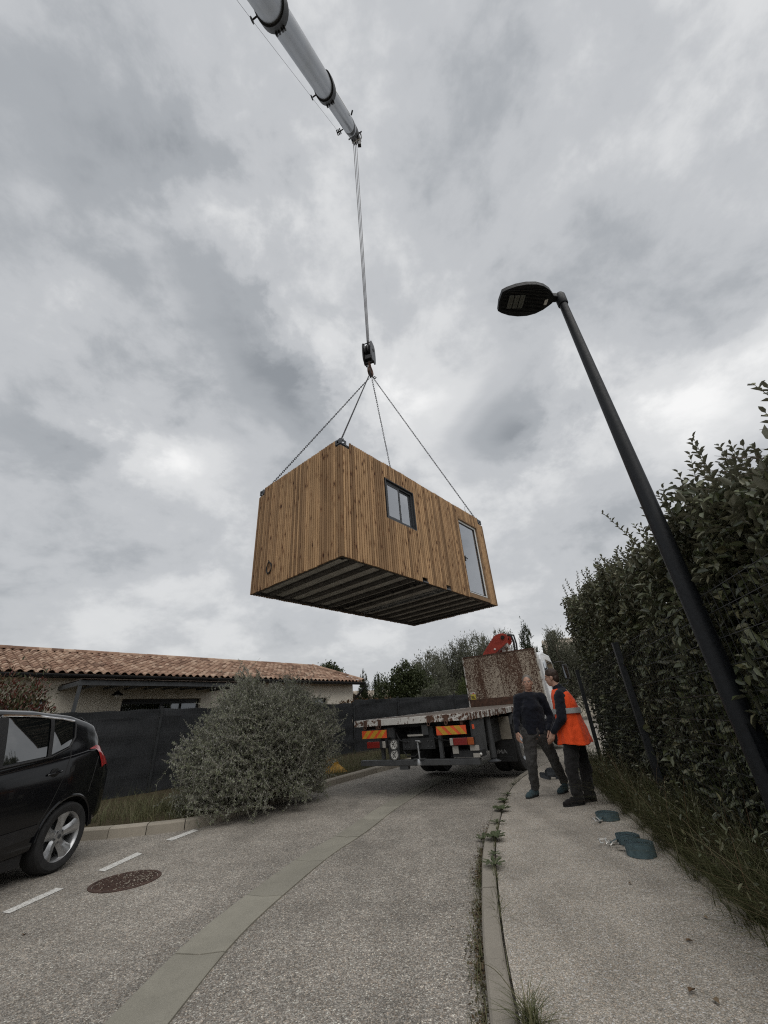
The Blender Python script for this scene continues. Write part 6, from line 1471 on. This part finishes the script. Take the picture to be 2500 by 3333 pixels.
n = 5200; y = rng.uniform(1.2, 11.2, n); P = np.stack([np.array([hedge_x(v) for v in y]) - rng.beta(1, 1.6, n) * .8, y, .09 + np.array([gz(v) for v in y]) + rng.gamma(2, .06, n)], 1); sel = (np.sin(y * 5.1) + np.sin(y * 13.7 + 1) + rng.normal(0, .5, n)) > .1; P = P[sel]; n = len(P)
V, Fq = leaf_arrays(P, rng.normal(0, .7, (n, 3)) + [-.5, -.2, .2], rng.normal(0, .4, (n, 3)) + [-.3, 0, 1], rng.uniform(.03, .075, n), rng.uniform(.012, .03, n), .25, True)
tag(np_obj('verge_weeds', V, Fq, 'hedge_leaf', None, 'stuff'), 'low leafy weeds mixed into the grass at the foot of the hedge', 'weeds')
# gutter litter beside the right kerb
kx_, kt_ = resample(KERB, .01); s0 = [i for i in range(len(kx_)) if 1.8 < kx_[i, 1] < 6.6]; n = 2600; i_ = np.array(s0)[(rng.beta(1, 1.5, n) * len(s0)).astype(int)]
dn = rng.gamma(1.1, .024, n) + .004; P = np.stack([kx_[i_, 0] - kt_[i_, 1] * dn, kx_[i_, 1] + kt_[i_, 0] * dn, rng.uniform(.004, .018, n)], 1); kp = (np.sin(P[:, 1] * 4.3) + np.sin(P[:, 1] * 9.7 + 2) + rng.normal(0, .7, n)) > -.4; P = P[kp]; n = len(P)
V, Fq = leaf_arrays(P, rng.normal(0, 1, (n, 3)) * [1, 1, .25], rng.normal(0, .5, (n, 3)) + [0, 0, 1], rng.uniform(.010, .036, n), rng.uniform(.004, .014, n), .2, False)
tag(np_obj('gutter_litter', V, Fq, 'litter', None, 'stuff'), 'brown leaf litter and dirt gathered along the foot of the right kerb', 'litter')
n = 500; i_ = np.array(s0)[(rng.beta(2, 3, n) * len(s0)).astype(int)]; dn = rng.gamma(1.2, .02, n) + .004
P = np.stack([kx_[i_, 0] - kt_[i_, 1] * dn, kx_[i_, 1] + kt_[i_, 0] * dn, np.zeros(n)], 1); H = rng.uniform(.02, .09, n)
grass('gutter_grass', P, H, rng.normal(0, .7, (n, 2)) * H[:, None], rng.uniform(.002, .005, n), 'grass_blade', 'small green grass sprouts growing in the road joint along the right kerb')
# grass tuft at the kerb by the camera
n = 130; a_ = rng.uniform(0, 6.28, n); P = np.stack([.455 + rng.normal(0, .02, n), 2.42 + rng.normal(0, .035, n), np.full(n, .078)], 1); H = rng.uniform(.05, .17, n)
tuft = empty('grass_tuft', (0, 0, 0), 0, 'single green grass tuft growing behind the kerb at the bottom of the picture', 'grass tuft')
V, Fq = blade_arrays(P, H, np.stack([np.cos(a_), np.sin(a_)], 1) * rng.uniform(.05, .22, (n, 1)), rng.uniform(.003, .006, n), 5); tag(np_obj('blades', V, Fq, 'grass_blade', tuft), kind='stuff')
pts = np.stack([[.455 - .115 * s - .02 * s * s, 2.45 + .50 * s, .08 + .05 * math.sin(3.1 * s)] for s in np.linspace(0, 1, 9)])[None]; V, Fq = twig_arrays(pts, .003); np_obj('stalk', V, Fq, 'grass_blade', tuft)
# weeds along the back of the kerb
def rosette(loc, r, nl, label, tall=.04, up=.3, seed=0):
    g = np.random.default_rng(seed); e = empty('weed', loc, g.uniform(0, 6), label, 'weed', 'weeds rooted along the right kerb'); wf = g.uniform(.55, 1.25)
    for k in range(nl):
        a = 2.4 * k + g.uniform(-.3, .3); l = r * g.uniform(.65, 1.05); d = (math.cos(a), math.sin(a), up * g.uniform(.3, 1.3)); mb = MB(); n_ = 7; vs = []
        dv = Vector((d[0], d[1], 0)); sv = Vector((-d[1], d[0], 0))
        for j in range(n_):
            s = j / (n_ - 1); w = wf * l * .17 * (.25 + 1.9 * s * (1.12 - s)) * (1.15 if j % 2 else .8) if j < n_ - 1 else .002
            c = dv * l * s + Vector((0, 0, .01 + l * up * g.uniform(.8, 1.2) * (s - .55 * s * s) * 1.6)); vs += [c - sv * w + Vector((0, 0, w * .4)), c, c + sv * w + Vector((0, 0, w * .4))]
        mb.add(vs, [(3 * j, 3 * j + 3, 3 * j + 4, 3 * j + 1) for j in range(n_ - 1)] + [(3 * j + 1, 3 * j + 4, 3 * j + 5, 3 * j + 2) for j in range(n_ - 1)]); mb.build('leaf', 'weed_leaf', e)
    return e
kb = lambda y: float(np.interp(y, kx_[:, 1], kx_[:, 0])) + .118
for i, (y, r, nl, lab) in enumerate(((4.40, .15, 13, 'broad leafed weed rosette nearest the camera on the right kerb joint'), (4.70, .10, 9, 'small weed rosette second from the camera on the right kerb joint'), (5.22, .17, 18, 'largest weed clump on the right kerb joint, third from the camera'), (5.90, .13, 11, 'spiky weed rosette on the right kerb, between the largest clump and the grassy weed'),
        (6.55, .17, 16, 'yellowish weed with thin grass stalks on the right kerb, fifth from the camera'), (7.15, .13, 14, 'rounded dark weed on the right kerb bend near the teal shoe'), (7.70, .12, 9, 'flat weed on the right kerb just beyond the rounded dark one'), (8.70, .08, 7, 'smallest and farthest weed on the right kerb beside the truck'))):
    rosette((kb(y) + .005, y, .082), r * .84, nl, lab, seed=i + 3, up=.35 if nl > 12 else .22)
rosette((kb(5.55) - .17, 5.55, .004), .10, 10, 'weed growing in the road on the gutter side of the right kerb', seed=21, up=.5)
n = 900; y = 2.6 + rng.beta(1.2, 1.0, n) * 7.0; sel = (np.sin(y * 3.7) + np.sin(y * 8.9 + 1.1) + rng.normal(0, .6, n)) > .25; y = y[sel]; n = len(y)
P = np.stack([np.array([kb(v) for v in y]) + rng.normal(.006, .010, n), y, np.full(n, .05)], 1); H = rng.uniform(.04, .13, n)
grass('kerb_joint_grass', P, H, rng.normal(0, .7, (n, 2)) * H[:, None], rng.uniform(.002, .006, n), 'grass_blade', 'straggly grass sprouts in the joint between the right kerb and the pavement')
# single dry leaves on the ground
dl = np_mesh('dry_leaf', *leaf_arrays(np.zeros((1, 3)), np.array([[0, 1., 0]]), np.array([[0, 0, 1.]]), 1.0, .6, .25), 'dry_leaf')
for (x, y, l, lab) in ((1.23, 2.60, .05, 'pale dry leaf on the pavement near the bottom edge'), (1.26, 2.53, .045, 'dark dry leaf on the pavement just below the pale one'), (1.45, 3.01, .04, 'curled brown leaf on the pavement straight above the pale one'), (1.57, 3.83, .035, 'small dark leaf on the pavement in front of the biggest strap coil'), (1.72, 3.27, .035, 'small brown leaf on the pavement close to the long grass'), (-2.88, 3.95, .05, 'dark dry leaf on the asphalt in the lower left, below the manhole cover')):
    o = link_mesh('dry_leaf', dl, None, (x, y, (.078 if x > 0 else .002) + .006), (random.uniform(-.2, .2), random.uniform(-.2, .2), random.uniform(0, 6))); o.scale = (l, l, l); tag(o, lab, 'leaf', 'dry leaves on the ground')

# ------------------------------------------------------------------ silver bush at the kerb corner
bush = empty('silver_bush', (-2.62, 8.72, 0), 0, 'large rounded silvery grey bush spilling over the kerb corner', 'bush')
def bush_r(a, el): return 1 + .09 * np.sin(3 * a + 1) + .07 * np.sin(7 * a + 2 * el) + .06 * np.sin(5 * el + 2 * a) + .12 * np.sin(10 * a + 6 * el) * np.sin(8 * el + 1) + .05 * np.sin(2 * a - .6)
NB = 6500; a = rng.uniform(0, 2 * np.pi, NB); sn_ = rng.uniform(-.45, 1.0, NB); el = np.arcsin(sn_); shell = 1 - .5 * rng.beta(1.0, 1.8, NB); rr = bush_r(a, el) * shell
ce_ = np.cos(el) ** .75
E_ = np.stack([1.20 * ce_ * np.cos(a) * rr - .06 * (sn_ < .2), 1.40 * ce_ * np.sin(a) * rr, np.where(sn_ > 0, .82 + 1.23 * sn_ * rr, .82 + 1.55 * sn_ * rr)], 1); E_[:, 2] = np.maximum(E_[:, 2], .10 + rng.uniform(0, .12, NB))
out = unit(E_ * [1, 1, .9] - [0, 0, .45]); tw_l = rng.uniform(.16, .42, NB)[:, None]
wild = unit(out * .8 + rng.normal(0, .62, (NB, 3)) + [0, 0, .18]); B_ = E_ - wild * tw_l * .75; curl_ = rng.normal(0, .22, (NB, 3)) + [0, 0, .10]; ts = np.linspace(0, 1, 6)
tw_l[:420] = rng.uniform(.4, .85, 420)[:, None]; E_[:420] *= 1.05; B_[:420] = E_[:420] - wild[:420] * tw_l[:420] * .7; curl_[:420] *= 1.6
paths = np.stack([B_ + wild * tw_l * t_ * 1.25 + curl_ * tw_l * (t_ ** 2 - t_) for t_ in ts], 1); paths[..., 2] = np.maximum(paths[..., 2], .02)
nl = 17; LP, LD, LU = [], [], []
for j_ in range(nl):
    t_ = np.clip(.12 + .88 * j_ / (nl - 1) + rng.normal(0, .02, NB), 0, .999) * 5; i0 = t_.astype(int); f0 = (t_ - i0)[:, None]; ar = np.arange(NB); p0_, p1_ = paths[ar, i0], paths[ar, i0 + 1]; tg = unit(p1_ - p0_)
    for sg_ in (1, -1):
        pr = unit(np.cross(tg, np.array([math.cos(j_ * 1.57), math.sin(j_ * 1.57), .3]))) * sg_; LP.append(p0_ + (p1_ - p0_) * f0); LD.append(tg * .6 + pr * .85); LU.append(rng.normal(0, .45, (NB, 3)) + [0, 0, .8])
LP, LD, LU = map(np.concatenate, (LP, LD, LU)); n = len(LP)
V, Fq = leaf_arrays(LP, LD, LU, rng.uniform(.020, .042, n), rng.uniform(.011, .019, n), .25, False); np_obj('foliage', V, Fq, 'silver_leaf', bush, 'stuff')
V, Fq = twig_arrays(paths, rng.uniform(.0022, .0042, NB)); np_obj('twigs', V, Fq, 'silver_twig', bush, 'stuff')
# long woody stems from the root to the outline
ns = 260; pk = rng.choice(NB, ns, False); root = np.stack([rng.normal(0, .18, ns), rng.normal(0, .18, ns), np.full(ns, .1)], 1); mid = (root + B_[pk]) / 2 + np.stack([rng.normal(0, .1, ns), rng.normal(0, .1, ns), rng.uniform(.1, .4, ns)], 1)
V, Fq = twig_arrays(np.stack([(1 - t_) ** 2 * root + 2 * t_ * (1 - t_) * mid + t_ * t_ * B_[pk] for t_ in np.linspace(0, 1, 8)], 1), .010); np_obj('stems', V, Fq, 'silver_twig', bush, 'stuff')
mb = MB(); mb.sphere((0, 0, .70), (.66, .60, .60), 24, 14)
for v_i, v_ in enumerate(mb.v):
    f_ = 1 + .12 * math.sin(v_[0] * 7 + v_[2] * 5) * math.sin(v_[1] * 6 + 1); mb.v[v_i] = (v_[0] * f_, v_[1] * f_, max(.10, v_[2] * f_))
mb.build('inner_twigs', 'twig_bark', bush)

# ------------------------------------------------------------------ trees and shrubs beyond the fence
plain('skylit_tile', (.42, .36, .29), .9, .3, 3)  # paler tile, low-angle sky light on the far roofs put into its colour
def tree(name, label, base, blobs, nleaf, llen, mat, trunk_h=1.2, trunk_r=.12, cat='tree', group=None, up=0.0, aspect=.4, seed=1, limbs=6):
    g = np.random.default_rng(seed); e = empty(name, base, 0, label, cat, group); LP, LD = [], []; tot = sum(b[3] * b[4] * b[5] for b in blobs)
    for (cx, cy, cz, rx, ry, rz) in blobs:
        n = int(nleaf * rx * ry * rz / tot); nc = max(10, n // 55); cc = unit(g.normal(0, 1, (nc, 3))) * (g.random((nc, 1)) ** .33) * [rx, ry, rz] + [cx, cy, cz]
        cid = g.integers(0, nc, n); cr = g.uniform(.10, .26, nc) * min(rx, rz); p = cc[cid] + g.normal(0, 1, (n, 3)) * cr[cid][:, None] * [.7, .7, .7 + up]; LP.append(p); LD.append(unit(p - [cx, cy, cz - rz * .4]) + g.normal(0, .6, (n, 3)) + [0, 0, up])
    LP, LD = np.concatenate(LP), np.concatenate(LD); n = len(LP)
    V, Fq = leaf_arrays(LP, LD, g.normal(0, .6, (n, 3)) + [0, 0, .8], g.uniform(.6, 1.3, n) * llen, g.uniform(.7, 1.2, n) * llen * aspect, .2, False); np_obj('crown', V, Fq, mat, e, 'stuff')
    mb = MB(); b0 = blobs[0]; mb.tube([(0, 0, -.2), (.05, .03, trunk_h * .5), (b0[0] * .4, b0[1] * .4, trunk_h), (b0[0], b0[1], b0[2])], [trunk_r, trunk_r * .85, trunk_r * .7, trunk_r * .3], 8)
    for (cx, cy, cz, rx, ry, rz) in (blobs * limbs)[:limbs]:
        q_ = unit(g.normal(0, 1, 3)) * [rx, ry, rz] * .75 + [cx, cy, cz]; mb.tube([(b0[0] * .4, b0[1] * .4, trunk_h * .9), ((b0[0] * .4 + q_[0]) / 2, (b0[1] * .4 + q_[1]) / 2, (trunk_h + q_[2]) / 2 + .1), tuple(q_)], [trunk_r * .5, trunk_r * .32, trunk_r * .12], 6)
    mb.build('trunk', 'trunk_bark', e); return e
GT = 'trees beyond the fence'
tree('broadleaf_tree', 'dark broadleaf tree poking up behind the right end of the tiled roof', (-4.35, 28, .5), [(-.2, 0, 3.4, .8, .7, .9), (.55, 0, 3.45, .55, .5, .55), (-.9, 0, 3.7, .35, .3, .35), (.2, 0, 4.2, .3, .3, .35)], 5200, .14, 'dark_leaf', 2.4, .12, group=GT, aspect=.6, seed=4)
tree('leafy_tree', 'sparse pale tree crown just above the roof ridge, left of the dark tree', (-5.5, 29, .5), [(-.3, 0, 3.9, .9, .6, .55), (.6, 0, 4.0, .4, .4, .4)], 900, .13, 'olive_leaf', 2.6, .10, group=GT, aspect=.5, seed=5)
for k, (x, h, lab) in enumerate(((-2.45, 3.75, 'slim dark cypress beside the house gable, left of the pair'), (-1.45, 3.60, 'slim dark cypress beside the house gable, right of the pair'))):
    tree('cypress', lab, (x, 32.5, .6), [(0, 0, h * s + .1, .62 * (1 - s) ** .45 + .08, .6 * (1 - s) ** .45 + .08, .42) for s in np.linspace(.1, .97, 9)], 11000, .13, 'cypress_leaf', .8, .10, group=GT, up=1.6, aspect=.3, seed=8 + k)
tree('broadleaf_tree', 'rounded bright green tree above the screen fence left of the truck', (.35, 25, .5), [(-.2, 0, 2.0, 1.35, 1.1, 1.3), (.3, 0, 3.0, .85, .8, .75), (.9, .2, 2.3, .9, .8, 1.2), (-.9, 0, 1.3, .7, .6, .7)], 17000, .13, 'dark_leaf', 1.2, .14, group=GT, aspect=.6, seed=11)
ol = [((2.6, 28, .6), 3.9, 1.6, 'olive tree, leftmost of the olive row behind the truck'), ((4.4, 29, .6), 4.7, 1.6, 'olive tree, second from the left in the row behind the truck'), ((6.2, 29.5, .6), 5.3, 1.7, 'tall olive tree directly left of the red crane arm'), ((7.9, 30, .6), 5.8, 1.5, 'tallest olive tree behind the red crane arm'), ((10.6, 27.5, .6), 4.9, 1.5, 'olive tree behind the white cab, right of the pointed conifer')]
for k, (b, h, r, lab) in enumerate(ol):
    g_ = np.random.default_rng(40 + k); bl = [(g_.normal(0, .3) * r, g_.normal(0, .3) * r, h * s, r * w, r * w, r * .75) for s, w in ((.35, .9), (.55, 1.0), (.72, .8), (.86, .5))]
    tree('olive_tree', lab, b, bl, 21000, .17, 'olive_leaf', 1.2, .18, group=GT, up=.7, aspect=.27, seed=20 + k, limbs=9)
tree('conifer', 'pointed dark conifer behind the truck headboard', (8.3, 26, .6), [(0, 0, 5.6 * s, 1.0 * (1 - s) ** .7 + .06, 1.0 * (1 - s) ** .7 + .06, .55) for s in np.linspace(.2, .99, 11)], 15000, .15, 'cypress_leaf', 1.0, .14, group=GT, up=1.4, aspect=.25, seed=33)
tree('olive_tree', 'low olive bush in front of the pale boundary wall, beside the hedge', (12.6, 27.5, .6), [(0, 0, 2.6, 1.2, 1.0, 1.2), (-.6, 0, 3.6, .8, .7, .8), (.7, 0, 3.4, .8, .7, .8)], 13000, .16, 'olive_leaf', 1.4, .14, group=GT, up=.4, aspect=.22, seed=35)
tree('bright_shrub', 'bright green shrub above the screen fence, against the headboard', (4.2, 22.5, .5), [(0, 0, 1.6, 1.1, .9, .9), (.7, 0, 2.0, .8, .7, .8), (1.3, 0, 1.9, .6, .6, .7)], 13000, .13, 'bright_leaf', .8, .06, 'shrub', group=GT, up=.5, aspect=.25, seed=36)
tree('pale_shrub', 'pale green shrub above the screen fence between the round tree and the olives', (1.9, 22.0, .5), [(0, 0, 1.5, .9, .8, .7), (-.5, 0, 1.2, .6, .6, .6)], 9000, .12, 'olive_leaf', .8, .05, 'shrub', group=GT, aspect=.3, seed=37)
tree('red_shrub', 'reddish shrub behind the fence below the cypress pair', (-1.7, 20.5, .4), [(-.6, 0, 1.5, .6, .5, .4), (.3, 0, 1.45, .8, .5, .4), (1.2, 0, 1.4, .6, .5, .35)], 6000, .09, 'red_shrub_leaf', .8, .04, 'shrub', group=GT, aspect=.4, seed=38)
tree('photinia', 'red tipped photinia shrub at the left edge above the parked car', (-8.35, 9.35, .12), [(-.3, 0, 1.8, .75, .65, .85), (.15, .1, 1.6, .6, .6, .7), (-.7, 0, 1.3, .7, .6, .9)], 6500, .09, 'photinia_leaf', .6, .05, 'shrub', up=.5, aspect=.42, seed=39)

# ------------------------------------------------------------------ far houses and wall
def far_house(name, label, loc, rz, w, d, h, rise, wall, wins, gutter_=True):
    e = empty(name, loc, rz, label, 'house'); mb = MB(); wall_with_openings(mb, 0, w, 0, 0, h, .3, wins); mb.box(0, .3, .302, d, 0, h); mb.box(w - .3, w, .302, d, 0, h); mb.box(.302, w - .302, d - .3, d, 0, h); mb.build('wall', wall, e)
    mb = MB(); o_ = .45; mb.prism([(-o_, -o_, h), (-o_, d / 2, h + rise), (-o_, d + o_, h), (-o_, d + o_, h - .1), (-o_, d / 2, h + rise - .15), (-o_, -o_, h - .1)], (w + 2 * o_, 0, 0)); rf = mb.build('roof', 'skylit_tile', e)
    mb = MB(); sl_ = math.atan2(rise, d / 2 + o_); n_ = int((w + 2 * o_) / .24)
    for k in range(n_):
        x = -o_ + .12 + k * .24; mb.tube([(x, -o_ - .05, h + .03), (x, d / 2, h + rise + .03)], .085, 6)
    tag(mb.build('tile_rows', 'skylit_tile', rf), kind='stuff')
    mb = MB()
    for k in range(n_): x = -o_ + .12 + k * .24; mb.tube([(x, -.30, h - .16), (x, .02, h - .16)], .09, 6)
    tag(mb.build('eaves_tiles', 'skylit_tile', rf), kind='stuff')
    for (x0, x1, z0, z1) in wins:
        mb = MB(); frame4(mb, x0 + .01, x1 - .01, z0 + .01, z1 - .01, .07, .12, .18); mb.box((x0 + x1) / 2 - .03, (x0 + x1) / 2 + .03, .125, .175, z0 + .08, z1 - .08); wo = mb.build('window', 'grey_paint', e)
        mb = MB(); mb.box(x0 + .08, x1 - .08, .145, .155, z0 + .08, z1 - .08); mb.build('pane', 'house_glass', wo)
        mb = MB(); mb.box(x0 - .08, x1 + .08, -.06, .119, z0 - .07, z0 - .002); mb.build('sill', 'far_plaster', wo)
    return e
far_house('stone_villa', 'ochre stone villa with tiled eaves half hidden by the hedge top', (15.2, 41, .75), -.30, 11, 8, 5.6, 1.5, 'stone_plaster', [(1.2, 2.2, 3.2, 4.5), (4, 5, 3.2, 4.5), (7, 8, 3.2, 4.5), (1.2, 2.2, .8, 2.1)])
far_house('distant_bungalow', 'distant bungalow with a pale tiled roof between the cypresses and the round tree', (-2.9, 46, .7), .5, 9, 7, 2.7, 1.1, 'far_plaster', [(1.2, 2.2, .9, 2.1), (5, 6, .9, 2.1)])
wl = empty('boundary_wall', (10.9, 30.6, gz(30.6)), -.05, 'pale cream rendered garden wall at the bend of the street', 'wall')
mb = MB(); mb.box(-4.0, 9, 0, .2, -.1, 2.02); mb.build('wall_face', 'cream_plaster', wl); mb = MB(); mb.box(-4.05, 9.05, -.05, .25, 2.022, 2.09); mb.build('coping', 'kerb_pale', wl)
